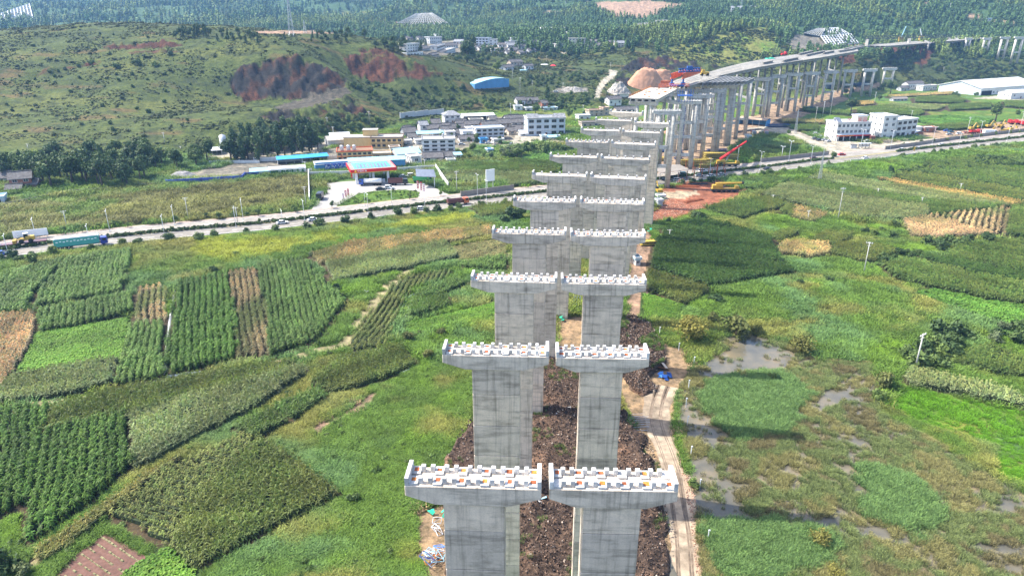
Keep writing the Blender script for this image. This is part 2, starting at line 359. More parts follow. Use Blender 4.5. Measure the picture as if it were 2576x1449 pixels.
ZONES = [  # key, outline, colour, ragged edge
 ('P',[(-400,530),(0,525),(250,478),(330,490),(250,560),(0,602),(-400,640)],'straw',6),
 ('P',[(330,490),(560,465),(780,440),(776,520),(650,545),(450,556),(230,575),(260,540)],'brown',8),
 ('P',[(400,560),(640,520),(774,500),(774,525),(560,556),(440,575)],'olive',6),
 ('P',[(470,640),(500,600),(600,590),(740,605),(720,640),(600,665)],'yellow',10),
 ('P',[(640,606),(820,585),(1000,562),(1180,540),(1185,556),(960,585),(760,622)],'yellow',8),
 ('P',[(1400,800),(1480,790),(1480,910),(1395,905)],'mud',4),
 ('P',[(1545,960),(1600,900),(1660,860),(1720,880),(1742,925),(1706,990),(1694,1060),(1704,1120),(1750,1250),(1775,1470),(1640,1470),(1660,1330),(1650,1180),(1590,1070)],'mud',4),
 ('P',[(1040,1290),(1100,1270),(1150,1250),(1180,1470),(1085,1470),(1050,1400)],'mud',7),
 ('P',[(775,1080),(860,1040),(930,990),(960,985),(930,1020),(850,1060),(800,1095)],'cut',4),
 ('P',[(1575,640),(1640,560),(1640,700),(1610,800),(1575,820)],'cut',3),
 ('s',[(340,760),(560,720),(800,640),(1050,640),(1650,790),(1600,850),(1250,960),(900,1100),(640,1180),(420,1230),(100,1260),(60,1200),(330,1050)],'red',4),
 ('s',[(360,790),(900,770),(960,830),(700,900),(420,900)],'paleMud',4),
 ('P',[(1650,440),(1655,380),(1700,345),(1800,310),(1900,290),(2000,272),(2120,238),(2135,250),(2030,290),(1930,330),(1840,370),(1800,408),(1720,440)],'yard',4),
 ('P',[(1870,325),(1960,312),(2090,362),(2130,385),(2100,395),(1990,345)],'lane',2),
 ('P',[(2030,365),(2090,350),(2200,362),(2380,345),(2420,352),(2240,378),(2130,392)],'lane',3),
 ('P',[(2330,320),(2440,318),(2576,300),(2700,290),(2700,310),(2560,330),(2440,345),(2380,350),(2300,345)],'yard',3),
 ('P',[(2440,248),(2700,225),(2700,262),(2540,252)],'lane',2),
 ('r',[(0,330),(250,255),(600,170),(1150,110),(1720,120),(1800,260),(1830,400),(1700,470),(1100,560),(760,600),(700,770),(270,790),(240,600),(0,600)],'villageyard',3),
 ('B',[(1500,520),(1700,420),(2050,400),(2420,420),(2580,480),(2560,540),(2300,500),(2000,530),(1800,570)],'villageyard',3),
 ('F',[(640,560),(1020,480),(1480,500),(1660,560),(1660,690),(1540,700),(820,700),(640,640)],'villageyard',3),
 ('r',[(760,600),(1150,540),(1560,505),(1640,420),(1700,270),(1800,270),(1720,420),(1680,470),(2400,460),(2400,490),(1650,540),(1000,570),(860,640)],'lane',1.5),
 ('r',[(1720,400),(2100,380),(2300,400),(2250,450),(1750,470)],'lane',2),
 ('r',[(0,480),(280,470),(280,580),(150,640),(0,600)],'lane',2),
 ('P',[(560,420),(640,395),(760,400),(800,410),(640,440),(470,455),(430,440)],'grey',3),
 ('P',[(520,385),(720,380),(800,372),(800,388),(600,402),(525,400)],'lane',2),
 ('P',[(660,385),(800,360),(860,350),(830,375),(700,392)],'lane',2),
 ('P',[(575,200),(600,175),(650,160),(700,148),(745,138),(775,156),(820,172),(850,185),(872,200),(866,216),(830,228),(800,240),(740,249),(640,249),(592,242),(578,218)],'rock',4),
 ('P',[(862,150),(880,138),(950,137),(1000,140),(1040,158),(1090,168),(1114,186),(1060,198),(1000,192),(980,208),(930,208),(888,188)],'redrock',4),
 ('P',[(760,248),(870,218),(890,235),(800,265),(715,282),(690,270)],'rubble',5),
 ('P',[(740,283),(830,258),(880,246),(915,270),(928,290),(850,297),(760,302)],'rock',4),
 ('P',[(640,295),(720,270),(760,290),(700,305)],'rock',5),
 ('P',[(600,235),(640,225),(660,250),(610,258)],'redrock',3),
 ('P',[(900,122),(960,124),(1000,135),(985,140),(900,132)],'redrock',3),
 ('P',[(262,119),(330,112),(440,109),(470,114),(440,118),(350,123),(262,124)],'redrock',2),
 ('P',[(320,132),(440,128),(450,132),(330,137)],'redrock',2),
 ('P',[(60,190),(120,178),(250,155),(250,159),(120,186),(70,197)],'redrock',2),
 ('C',[(740,25),(1000,18),(1450,12),(1860,60),(1560,110),(1350,175),(1050,172),(860,65)],'cut',2),
 ('C',[(280,150),(400,105),(540,110),(520,160),(400,155)],'cut',3),
 ('C',[(1100,700),(1240,600),(1420,545),(1600,560),(1740,600),(1900,630),(2120,660),(1980,700),(1700,690),(1240,720)],'rock',4),
 ('C',[(1080,760),(1230,720),(1240,760),(1170,880),(1060,800)],'rock',3),
 ('C',[(850,975),(870,880),(920,800),(1000,740),(990,690),(1090,705),(1060,760),(980,820),(920,900),(905,975)],'lane',1.5),
 ('C',[(420,910),(530,860),(780,870),(790,905),(540,925)],'grey',3),
 ('C',[(500,530),(640,490),(680,495),(560,540)],'lane',2),
 ('D',[(230,420),(330,340),(560,360),(640,460),(700,480),(420,490),(290,500)],'grey',3),
 ('D',[(430,470),(640,455),(1000,430),(980,460),(640,500),(500,505)],'cut',3),
 ('D',[(1060,490),(1200,470),(1690,480),(1690,520),(1600,640),(1560,680),(1460,660),(1590,540),(1300,520),(1100,510)],'redrock',4),
 ('D',[(700,550),(900,540),(910,620),(780,640)],'redrock',3),
 ('D',[(1560,30),(1730,5),(1740,20),(1640,45),(1570,45)],'cut',2),
 ('D',[(1900,155),(2080,150),(2240,200),(2560,240),(2540,250),(2200,215),(2060,180),(1900,165)],'cut',2),
 ('D',[(0,1060),(200,1000),(500,960),(800,880),(1150,820),(1150,870),(800,930),(540,1000),(340,1060),(240,1110),(30,1140)],'yard',3),
 ('B',[(640,150),(900,120),(1200,110),(1380,160),(1250,230),(900,250),(700,230)],'olive',6),
 ('B',[(1230,240),(1420,215),(1430,250),(1240,270)],'cut',2),
 ('C',[(1600,500),(1780,440),(2150,330),(2560,260),(2650,420),(2560,560),(2150,640),(1720,590),(1500,560)],'olive',14),
 ('B',[(0,315),(300,303),(700,312),(950,318),(950,335),(300,340),(60,335)],'cut',2),
]
FPOLY = [(Q(k, p), t, (Q(k, list(dr)) if dr else None)) for k, p, t, dr in FIELDS]
def grow(poly, m=1.3):                     # the same outline a stride wider
    w = G(np.array([p[0] for p in poly]), np.array([p[1] for p in poly])); c = w.mean(0); d = w-c; L = np.linalg.norm(d, axis=1)[:, None]; a, b = PJ(c+d*(1+m/L)); return list(zip(a, b))
FGROW = [grow(p[0], .9+float(np.hypot(*G(*p[0][0])[:2]))/170) for p in FPOLY]  # soil margin, widened with distance to paint in shaded field edges too
ROADMID = [(-420,677),(-150,645),(0,629.5),(200,606),(400,585),(654,563),(850,541),(1050,518),(1294,492),(1500,470),(1700,447),(1922,421.5),(2050,405),(2140,396),(2250,383),(2379,368),(2576,346),(2800,322),(3100,292)]
POND = Q('P',[(1712,965),(1745,930),(1800,893),(1802,852),(1870,835),(1990,868),(2050,905),(2190,915),(2222,960),(2212,1040),(2330,1100),(2480,1190),(2600,1250),(2760,1470),(1770,1470),(1752,1330),(1737,1200),(1704,1060)])
MULCH = [Q('P',[(1118,1185),(1150,1110),(1195,1050),(1300,980),(1388,896),(1470,935),(1555,1010),(1578,1065),(1622,1100),(1655,1180),(1668,1240),(1684,1330),(1672,1480),(1125,1480),(1130,1260)]),
         Q('P',[(1570,800),(1625,812),(1662,868),(1676,912),(1622,955),(1655,985),(1600,995),(1560,950),(1540,860)])]

# ---------------------------------------------------------------- the ground: one sheet to the horizon
def ground_colour(x, y, z, px, py):
    n = len(x); c = np.empty((n, 3)); c[:] = COLR['green']
    big = fbm(x/22, y/22, 4, 31); fine = fbm(x/5, y/5, 3, 41)
    def blend(m, col):
        m = m[:, None]; c[:] = c*(1-m) + np.array(col)*m
    blend(np.clip((big-.52)*5, 0, 1)*.75, COLR['olive']); blend(np.clip((fbm(x/13, y/13, 3, 77)-.60)*7, 0, 1)*.7, COLR['bright'])
    blend(np.clip((.40-fine)*6, 0, 1)*.5, COLR['dark']); blend(np.clip((fbm(x/17, y/17, 4, 131)-.56)*8, 0, 1)*.8, (.082, .150, .052)); blend(np.clip((fbm(x/15, y/12, 4, 141)-.62)*8, 0, 1)*.75, (.17, .165, .045))
    h = np.clip(z/5, 0, 1)
    blend(h, COLR['hill'])
    hp = fbm(x/45, y/30, 5, 55)
    blend(h*np.clip((hp-.55)*7, 0, 1)*.8, (.090, .100, .028)); blend(h*np.clip((.45-hp)*7, 0, 1)*.75, (.042, .056, .024))
    blend(h*np.clip((fbm(x/9, y/5, 4, 61)-.57)*8, 0, 1)*.75, (.036, .046, .022)); blend(h*np.clip((fbm(x/30, y/12, 4, 68)-.66)*9, 0, 1)*.5, (.13, .07, .04))
    blend(np.clip((y-880)/130, 0, 1)*h, COLR['forest'])
    return c
def zone_paint(c, x, y, px, py, pts_fields=True):
    jx = (fbm(x/6, y/6, 3, 5)-.5); jy = (fbm(x/6, y/6, 3, 15)-.5); fine = fbm(x/3.0, y/3.0, 4, 91); big = fbm(x/18, y/18, 4, 92)
    strata = fbm(x/6, hgt(x, y)/5, 5, 93)
    for k, p, col, jit in ZONES:
        m = inpoly(px+jx*jit*2.2, py+jy*jit*2.2, Q(k, p))
        if not m.any(): continue
        base = np.array(COLR[col]); v = base[None]*(.5+1.0*fine[m])[:, None]
        if col in ('rock', 'redrock'):
            r = np.clip((strata[m]-.5)*8+(.0 if col == 'rock' else .55), 0, 1)[:, None]
            v = v*(1-r*.75) + np.array((.075, .034, .020))*r*.7*(.6+.8*fine[m])[:, None]
            g = np.clip((big[m]-.60)*9, 0, 1)[:, None]; v = v*(1-g) + np.array(COLR['hill'])*g
        if col in ('straw', 'brown', 'olive', 'yellow'):
            g = np.clip((big[m]*.6+fine[m]*.4-.50)*7, 0, 1)[:, None]*.85; v = v*(1-g) + np.array(COLR['green' if col != 'brown' else 'olive'])*1.15*g
        c[m] = v
    if pts_fields:
        for (p, t, dr), gp in zip(FPOLY, FGROW):
            m = inpoly(px, py, gp)
            if m.any(): c[m] = np.array(COLR['soil'] if 'bean' not in t else COLR['dark'])*(.7+.6*fine[m])[:, None]
    return c
NA, NR = 860, 640
az = np.linspace(R(-52), R(52), NA)
rr = np.concatenate([np.geomspace(30, 340, 250, endpoint=False), np.geomspace(340, 1250, 270, endpoint=False), np.geomspace(1250, 5600, NR-520)])
AZ, RR = np.meshgrid(az, rr)
X = RR*np.sin(AZ); Y = RR*np.cos(AZ); Z = hgt(X, Y)
# quarry faces and cuts are craggy
V3 = np.stack([X, Y, Z], -1).reshape(-1, 3); px, py = PJ(V3)
crag = np.zeros(len(V3), bool)
for k, p, col, jit in ZONES:
    if col in ('rock', 'redrock'): crag |= inpoly(px, py, Q(k, p))
V3[crag, 2] += (fbm(V3[crag, 0]/7, V3[crag, 1]/7, 5, 71)-.5)*11 + (fbm(V3[crag, 0]/2.2, V3[crag, 1]/2.2, 3, 72)-.5)*4
c = zone_paint(ground_colour(V3[:, 0], V3[:, 1], V3[:, 2], px, py), V3[:, 0], V3[:, 1], px, py)
i0 = np.arange(NR*NA).reshape(NR, NA); fq = np.stack([i0[:-1, :-1], i0[:-1, 1:], i0[1:, 1:], i0[1:, :-1]], -1).reshape(-1, 4)[:, ::-1]
gme = D.meshes.new('ground'); gme.vertices.add(len(V3)); gme.vertices.foreach_set('co', V3.astype(np.float32).ravel())
gme.loops.add(fq.size); gme.loops.foreach_set('vertex_index', fq.astype(np.int32).ravel()); gme.polygons.add(len(fq))
gme.polygons.foreach_set('loop_start', np.arange(0, fq.size, 4, dtype=np.int32)); gme.polygons.foreach_set('use_smooth', np.ones(len(fq), bool))
gme.update(calc_edges=True)
ca = gme.color_attributes.new('zone', 'FLOAT_COLOR', 'POINT'); ca.data.foreach_set('color', np.hstack([c, np.ones((len(c), 1))]).astype(np.float32).ravel())
def f_ground(t, b):
    a = N(t, 'ShaderNodeAttribute', attribute_name='zone'); v = coords(t, world=True)
    n1 = noise(t, v, .9, 5, .7); n2 = noise(t, v, .16, 4, .6); n3 = noise(t, v, 4.0, 4, .7)
    c = mixc(t, 'MULTIPLY', 1., a.outputs[0], rampn(t, n1, [(.3, (.52, .55, .5)), (.5, (1, 1, 1)), (.72, (1.35, 1.3, 1.2))]).outputs[0])
    n4 = noise(t, v, .33, 4, .7); c = mixc(t, 'MULTIPLY', 1., c, rampn(t, n2, [(.3, (.72, .76, .74)), (.7, (1.22, 1.18, 1.1))]).outputs[0]); c = mixc(t, 'MULTIPLY', 1., c, rampn(t, n4, [(.34, (.50, .55, .52)), (.5, (1, 1, 1)), (.68, (1.35, 1.3, 1.15))]).outputs[0])
    c = mixc(t, 'MULTIPLY', 1., c, rampn(t, n3, [(.3, (.75, .75, .75)), (.65, (1.2, 1.2, 1.2))]).outputs[0])
    t.links.new(c, b.inputs['Base Color']); bump(t, b, n1, .55, .5)
M['ground'] = mat('ground', (.1, .1, .05), .95, 0, .1, f_ground)
gme.materials.append(M['ground']); tag(obj('ground', gme), kind='structure')

# ---------------------------------------------------------------- scattering of plants (uncountable growth only)
def make_group():
    g = D.node_groups.new('scatter', 'GeometryNodeTree')
    g.interface.new_socket('Geometry', in_out='INPUT', socket_type='NodeSocketGeometry')
    g.interface.new_socket('Plant', in_out='INPUT', socket_type='NodeSocketObject')
    g.interface.new_socket('Geometry', in_out='OUTPUT', socket_type='NodeSocketGeometry')
    gi = g.nodes.new('NodeGroupInput'); go = g.nodes.new('NodeGroupOutput'); oi = g.nodes.new('GeometryNodeObjectInfo'); ip = g.nodes.new('GeometryNodeInstanceOnPoints')
    ro = g.nodes.new('GeometryNodeInputNamedAttribute'); ro.data_type = 'FLOAT_VECTOR'; ro.inputs[0].default_value = 'rot'
    sc = g.nodes.new('GeometryNodeInputNamedAttribute'); sc.data_type = 'FLOAT_VECTOR'; sc.inputs[0].default_value = 'scl'
    er = g.nodes.new('FunctionNodeEulerToRotation'); L = g.links.new
    L(gi.outputs[0], ip.inputs['Points']); L(gi.outputs[1], oi.inputs['Object']); L(oi.outputs['Geometry'], ip.inputs['Instance'])
    L(ro.outputs[0], er.inputs[0]); L(er.outputs[0], ip.inputs['Rotation']); L(sc.outputs[0], ip.inputs['Scale']); L(ip.outputs[0], go.inputs[0])
    return g, [i.identifier for i in g.interface.items_tree if i.name == 'Plant'][0]
SG, SID = make_group()
def scatter(name, proto, P, rot, scl, col, label, cat, group=None):
    P = np.asarray(P, np.float32); n = len(P); me = D.meshes.new(name); me.vertices.add(n); me.vertices.foreach_set('co', P.ravel())
    rot = np.asarray(rot, np.float32); scl = np.asarray(scl, np.float32)
    if rot.ndim == 1: rot = np.stack([np.zeros(n), np.zeros(n), rot], -1).astype(np.float32)
    if scl.ndim == 1: scl = np.repeat(scl[:, None], 3, 1)
    for nm, a in (('rot', rot), ('scl', scl)):
        at = me.attributes.new(nm, 'FLOAT_VECTOR', 'POINT'); at.data.foreach_set('vector', a.astype(np.float32).ravel())
    at = me.attributes.new('col', 'FLOAT_COLOR', 'POINT'); at.data.foreach_set('color', np.hstack([col, np.ones((n, 1))]).astype(np.float32).ravel())
    o = obj(name, me); md = o.modifiers.new('scatter', 'NODES'); md.node_group = SG; md[SID] = proto
    return tag(o, label, cat, group, 'stuff')
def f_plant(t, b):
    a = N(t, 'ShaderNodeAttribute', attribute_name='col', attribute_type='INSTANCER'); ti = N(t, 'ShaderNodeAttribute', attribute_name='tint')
    v = rampn(t, ti.outputs['Fac'], [(0, (.32, .32, .32)), (.5, (1, 1, 1)), (.8, (1.75, 1.65, 1.4)), (1, (2.1, 1.75, 1.6))])  # tassels straw-pale; dark leaf bases and bright tops paint in shade and highlights
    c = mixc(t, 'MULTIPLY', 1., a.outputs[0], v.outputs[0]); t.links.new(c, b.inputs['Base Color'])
    tr = N(t, 'ShaderNodeBsdfTranslucent'); mx = N(t, 'ShaderNodeMixShader'); mx.inputs[0].default_value = .14
    t.links.new(c, tr.inputs[0]); out = t.nodes['Material Output']; t.links.new(b.outputs[0], mx.inputs[1]); t.links.new(tr.outputs[0], mx.inputs[2]); t.links.new(mx.outputs[0], out.inputs[0])
M['plant'] = mat('plant', (.1, .2, .05), .6, 0, .14, f_plant)
def proto(name, vs, fs, tint):
    me = D.meshes.new(name); me.from_pydata(vs, [], fs); me.materials.append(M['plant'])
    at = me.attributes.new('tint', 'FLOAT', 'POINT'); at.data.foreach_set('value', tint)
    return D.objects.new(name, me)                     # never linked: only its shape is used
def leafplant(name, nl, h, ln, wd, r0, tassel=0, stems=2, droop=.9, seed=1):
    rg = random.Random(seed); vs = []; fs = []; ti = []
    for s in range(stems):
        a0 = rg.uniform(0, 6.28); ox = r0*math.cos(a0)*rg.random(); oy = r0*math.sin(a0)*rg.random()
        for i in range(nl):
            a = a0 + i*2.4 + rg.uniform(-.4, .4); z = h*(.12+.75*i/nl); L = ln*rg.uniform(.75, 1.15); w_ = wd*rg.uniform(.8, 1.2)
            dx, dy = math.cos(a), math.sin(a); o = len(vs); up = rg.uniform(.35, .7)
            for t, k in ((0, .5), (.5, 1), (1, .15)):
                x = ox+dx*L*t; y = oy+dy*L*t; zz = z + L*(up*t*2 - droop*t*t*1.3); zz = max(zz, .02)
                vs += [(x-dy*w_*k/2, y+dx*w_*k/2, zz), (x+dy*w_*k/2, y-dx*w_*k/2, zz)]
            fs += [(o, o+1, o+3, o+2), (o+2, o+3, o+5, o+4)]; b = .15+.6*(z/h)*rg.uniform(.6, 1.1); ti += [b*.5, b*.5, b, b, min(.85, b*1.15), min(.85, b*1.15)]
        if tassel:
            o = len(vs); a = rg.uniform(0, 3.1)
            for da in (0, 1.6):
                o = len(vs); vs += [(ox-.16*math.cos(a+da), oy-.16*math.sin(a+da), h*1.14), (ox+.16*math.cos(a+da), oy+.16*math.sin(a+da), h*1.16), (ox, oy, h*.85)]; fs.append((o, o+1, o+2)); ti += [tassel]*3
    return proto(name, vs, fs, ti)
CORN = leafplant('corn_plant', 9, 2.1, .95, .17, .35, .92, 2, .95, 3)
CORNG = leafplant('corn_plant_green', 11, 2.25, .74, .20, .26, 0, 2, .95, 5)
BEAN = leafplant('bean_plant', 9, .55, .55, .30, .35, 0, 2, .8, 8)
def tuft(name, n, h, sp, wd, seed):
    rg = random.Random(seed); vs = []; fs = []; ti = []
    for i in range(n):
        a = rg.uniform(0, 6.28); r = sp*math.sqrt(rg.random()); x, y = r*math.cos(a), r*math.sin(a); hh = h*rg.uniform(.5, 1.1); b = rg.uniform(0, 6.28); ln = rg.uniform(.2, .7)*hh
        w_ = wd*rg.uniform(.7, 1.3); o = len(vs); c_, s_ = math.cos(b), math.sin(b); d2 = b + rg.uniform(1.2, 1.9)
        vs += [(x-math.cos(d2)*w_, y-math.sin(d2)*w_, 0), (x+math.cos(d2)*w_, y+math.sin(d2)*w_, 0), (x+c_*ln*.5+math.cos(d2)*w_*.8, y+s_*ln*.5+math.sin(d2)*w_*.8, hh*.65), (x+c_*ln*.5-math.cos(d2)*w_*.8, y+s_*ln*.5-math.sin(d2)*w_*.8, hh*.65), (x+c_*ln*1.2, y+s_*ln*1.2, hh*.9)]
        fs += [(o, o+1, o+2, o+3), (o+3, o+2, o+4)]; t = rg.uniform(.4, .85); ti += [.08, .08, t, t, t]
    return proto(name, vs, fs, ti)
TUFT = tuft('grass_tuft', 40, .95, .60, .026, 2); LOW = tuft('short_grass_tuft', 26, .30, .6, .05, 4)
def blob(name, n, rx, rz, z0, leaf, seed, lobes=5):
    rg = np.random.default_rng(seed); cs = np.array([[rg.uniform(-.45, .45)*rx, rg.uniform(-.45, .45)*rx, z0+rz*rg.uniform(.35, 1.1)] for _ in range(lobes)]); vs = []; fs = []; ti = []
    for i in range(n):
        c_ = cs[rg.integers(lobes)]; d = rg.normal(size=3); d /= np.linalg.norm(d); rad = rx*.62*rg.uniform(.55, 1.0)**.5; p = c_ + d*[rad, rad, rz*.62*rg.uniform(.6, 1)]
        if p[2] < .03: p[2] = .03+rg.random()*.2
        u = rg.normal(size=3); u /= np.linalg.norm(u); v_ = np.cross(u, d+rg.normal(size=3)*.5); v_ /= np.linalg.norm(v_)+1e-9; s = leaf*rg.uniform(.6, 1.3); o = len(vs)
        vs += [tuple(p-u*s-v_*s*.6), tuple(p+u*s-v_*s*.6), tuple(p+u*s*.7+v_*s*.7), tuple(p-u*s*.7+v_*s*.7)]; fs.append((o, o+1, o+2, o+3)); ti += [rg.uniform(.15, .85)]*4
    return proto(name, vs, fs, ti)
SHRUB = blob('shrub_shape', 70, 1.0, .9, 0, .28, 21); FTREE = blob('forest_tree_shape', 90, 2.6, 5.2, .6, .85, 22, 6)
def pine(name, seed):
    rg = random.Random(seed); vs = []; fs = []; ti = []
    for i in range(64):
        z = 1.2 + 7.6*(i/64)**.9; r = 2.5*(1-(z-1)/9.2)**.8*rg.uniform(.5, 1.1); a = rg.uniform(0, 6.28); x, y = r*math.cos(a), r*math.sin(a); s = rg.uniform(.5, 1.0); o = len(vs)
        b = a+rg.uniform(-.7, .7); cx, sx = math.cos(b), math.sin(b)
        vs += [(x*.3, y*.3, z+.5), (x-sx*s, y+cx*s, z-rg.uniform(0, .4)), (x+cx*s*.8, y+sx*s*.8, z-rg.uniform(.2, .9)), (x+sx*s, y-cx*s, z-rg.uniform(0, .4))]; fs.append((o, o+1, o+2, o+3)); t = rg.uniform(.15, .7); ti += [t*.6, t, t*1.2, t]
    return proto(name, vs, fs, ti)
PINE = pine('pine_shape', 9)

# ---------------------------------------------------------------- crops
LOOK = dict(  # plant, colour, row gap, gap in row, size, label
 rows=(CORNG,(.082,.138,.030),1.48,.42,1.0,'green maize in clear rows'), darkrows=(CORNG,(.056,.108,.016),1.62,.42,1.08,'deep green maize in dark-gapped rows'), corn=(CORN,(.078,.124,.034),.95,.62,1.0,'green maize'), darkcorn=(CORN,(.046,.084,.023),.95,.6,1.0,'dark green maize'),
 pale=(CORN,(.150,.190,.082),.9,.6,.95,'pale tasselled maize'), olive=(CORN,(.098,.132,.036),.9,.58,.9,'olive ripening maize'), tan=(CORN,(.27,.225,.105),.85,.6,.85,'tan ripe maize'), dry=(CORN,(.33,.255,.145),.95,.6,.8,'dry brown maize'),
 dryrows=(CORN,(.28,.23,.125),1.7,.55,.8,'half dry maize in rows'), gold=(CORN,(.27,.22,.085),.85,.6,.85,'golden ripe maize'), bean=(BEAN,(.085,.165,.020),.62,.5,1.1,'low bright green beans'), bean2=(BEAN,(.125,.120,.045),.8,.5,1.0,'low olive beans'),
 beanrows=(BEAN,(.072,.150,.022),1.1,.5,1.5,'low green crop in rows'), yrows=(CORNG,(.13,.155,.042),1.5,.55,.8,'yellowing maize in rows'), ystrip=(CORN,(.185,.185,.060),.8,.5,.75,'yellowish maize in a narrow strip'))
FLAB = {0:'beside the far left roadside shrubs',1:'below the long green trailer on the road',2:'at the left edge, a brown curved block',3:'under the rows near the left edge'}
used_lab = {}
def field(i, poly, look, dr):
    pr, col, rs, ps, sz, lb = LOOK[look]; w3 = G(np.array([p[0] for p in poly]), np.array([p[1] for p in poly]))[:, :2]
    c0 = w3.mean(0); dist = np.hypot(*c0); k = 1.0 if dist < 230 else (1.25 if dist < 380 else 1.7)
    if dr: a = G(np.array([dr[0][0], dr[1][0]]), np.array([dr[0][1], dr[1][1]]))[:, :2]; u = a[1]-a[0]
    else: u = w3[1]-w3[0]
    u = u/np.linalg.norm(u); v = np.array([-u[1], u[0]]); q = (w3-c0) @ np.stack([u, v], -1)
    rs *= (1 if dist < 300 else k); ps *= k
    us = np.arange(q[:, 0].min(), q[:, 0].max(), ps); vs = np.arange(q[:, 1].min(), q[:, 1].max(), rs)
    U, V = np.meshgrid(us, vs); U = U + RNG.uniform(-.4, .4, U.shape)*ps; V = V + RNG.normal(0, .07, V.shape)*rs
    V = V + (fbm(U/14, V/60, 2, i)-.5)*1.4
    P = c0 + U.ravel()[:, None]*u + V.ravel()[:, None]*v
    wob = np.stack([fbm(P[:, 0]/4, P[:, 1]/4, 2, 3)-.5, fbm(P[:, 0]/4, P[:, 1]/4, 2, 8)-.5], -1)*.9
    m = inpoly(P[:, 0]+wob[:, 0], P[:, 1]+wob[:, 1], [tuple(p) for p in w3]); m &= RNG.random(len(P)) > .03+.22*np.clip((fbm(P[:, 0]/6, P[:, 1]/6, 3, i+40)-.60)*8, 0, 1)
    P = P[m]
    if len(P) < 4: return 0
    vv = fbm(P[:, 0]/9, P[:, 1]/9, 4, i+3)[:, None]; n = len(P)
    cc = np.array(col)*1.2*(.62+.76*vv)*RNG.normal(1, .13, (n, 1)); cc *= 1+(RNG.random((n, 1))-.5)*np.array([[.35, .1, .25]])
    if look in ('dryrows', 'dry', 'yrows', 'tan', 'olive', 'corn', 'pale'):
        amt = dict(dryrows=.75, dry=.35, yrows=.5, tan=.5, olive=.4, corn=.18, pale=.25)[look]
        g = np.clip((fbm(P[:, 0]/7, P[:, 1]/18, 3, i+9)-.5)*7, 0, 1)[:, None]*amt; alt = (.11, .17, .05) if look in ('dryrows', 'dry', 'tan', 'yrows') else (.145, .155, .05)
        cc = cc*(1-g) + np.array(alt)*g
    cc = cc*(.74+.52*vnoise((P-c0) @ v/3.6, np.zeros(n)+i, 7))[:, None]
    s = sz*(.80+.40*fbm(P[:, 0]/5, P[:, 1]/5, 3, i+70))*RNG.uniform(.85, 1.15, n)
    S3 = np.stack([s*min(k, 1.5), s*min(k, 1.5), s], -1)
    lab = f'{lb} {FPLACE[i]}' if i in FPLACE else f'{lb} in the patchwork of fields'
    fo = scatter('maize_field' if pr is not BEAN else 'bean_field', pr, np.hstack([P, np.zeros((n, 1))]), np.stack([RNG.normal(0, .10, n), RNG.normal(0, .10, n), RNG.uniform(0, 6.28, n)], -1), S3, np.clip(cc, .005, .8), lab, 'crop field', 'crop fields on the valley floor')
    if pr is not BEAN:
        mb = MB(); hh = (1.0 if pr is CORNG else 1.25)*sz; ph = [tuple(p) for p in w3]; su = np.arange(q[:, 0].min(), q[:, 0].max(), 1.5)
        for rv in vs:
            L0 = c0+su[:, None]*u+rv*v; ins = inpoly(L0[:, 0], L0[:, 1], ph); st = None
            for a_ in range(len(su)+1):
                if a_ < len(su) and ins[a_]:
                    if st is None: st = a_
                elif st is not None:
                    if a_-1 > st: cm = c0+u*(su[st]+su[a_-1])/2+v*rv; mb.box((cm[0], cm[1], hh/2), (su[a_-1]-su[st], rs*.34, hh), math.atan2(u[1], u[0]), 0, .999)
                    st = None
        if mb.v: tag(mb.build('stalk_shade_walls', STALK_SHADE, fo), kind='stuff')  # opaque walls added along the rows to block sun and darken the gaps
    return n
STALK_SHADE = rough_mat('stalk_shade', (.034, .048, .016), .45, 2.5, .95, (1, 1, .4), .6, .2, bdist=.2)  # dark colour stands for the shade inside the crop
FPLACE = {0:'at the far left below the road',1:'below the green trailer truck',2:'against the left picture edge',3:'under the block below the trailer truck',4:'in the left middle',5:'along the cart track at the left',6:'in the short strip left of the deep green block',7:'below the short half dry strip',8:'in the big block left of the cart track',9:'in the strip inside the big left block',10:'right of the half dry strip, reaching the cart track',11:'in the long band below the main road',12:'in the long band under the tan one',13:'left of the fourth pair of piers',14:'beside the cart track near the third pair of piers',15:'in the curved plot enclosed by the cart track',16:'in the thin plot right of the curved one',17:'in the small plot above the willow bushes',18:'left of the third pier pair',19:'in the leaf-shaped plot below the track fork',20:'in the wedge under the cart track',21:'along the straight ditch',22:'in the lower left block by the ditch',23:'at the lower left picture edge',24:'between the straight ditch and the path',25:'below the straight ditch',26:'in the large lower plot left of the tall grass',27:'in the small plot by the ditch end',28:'in the small plot under the leaf-shaped one',29:'at the bottom left beside the ploughed plot',30:'in the upper half of the big block right of the piers',31:'in the lower half of the big block right of the piers',32:'at the lower tip of the big right block',33:'right of the third pier pair',34:'beside the red earth yard',35:'beside the small dark block near the red yard',54:'sloping down to the marsh at the right',55:'behind the tall pole at the right',56:'in front of the tall pole at the right'}
NP_ = sum(field(i, p, t, dr) for i, (p, t, dr) in enumerate(FPOLY)); print('crop plants', NP_)
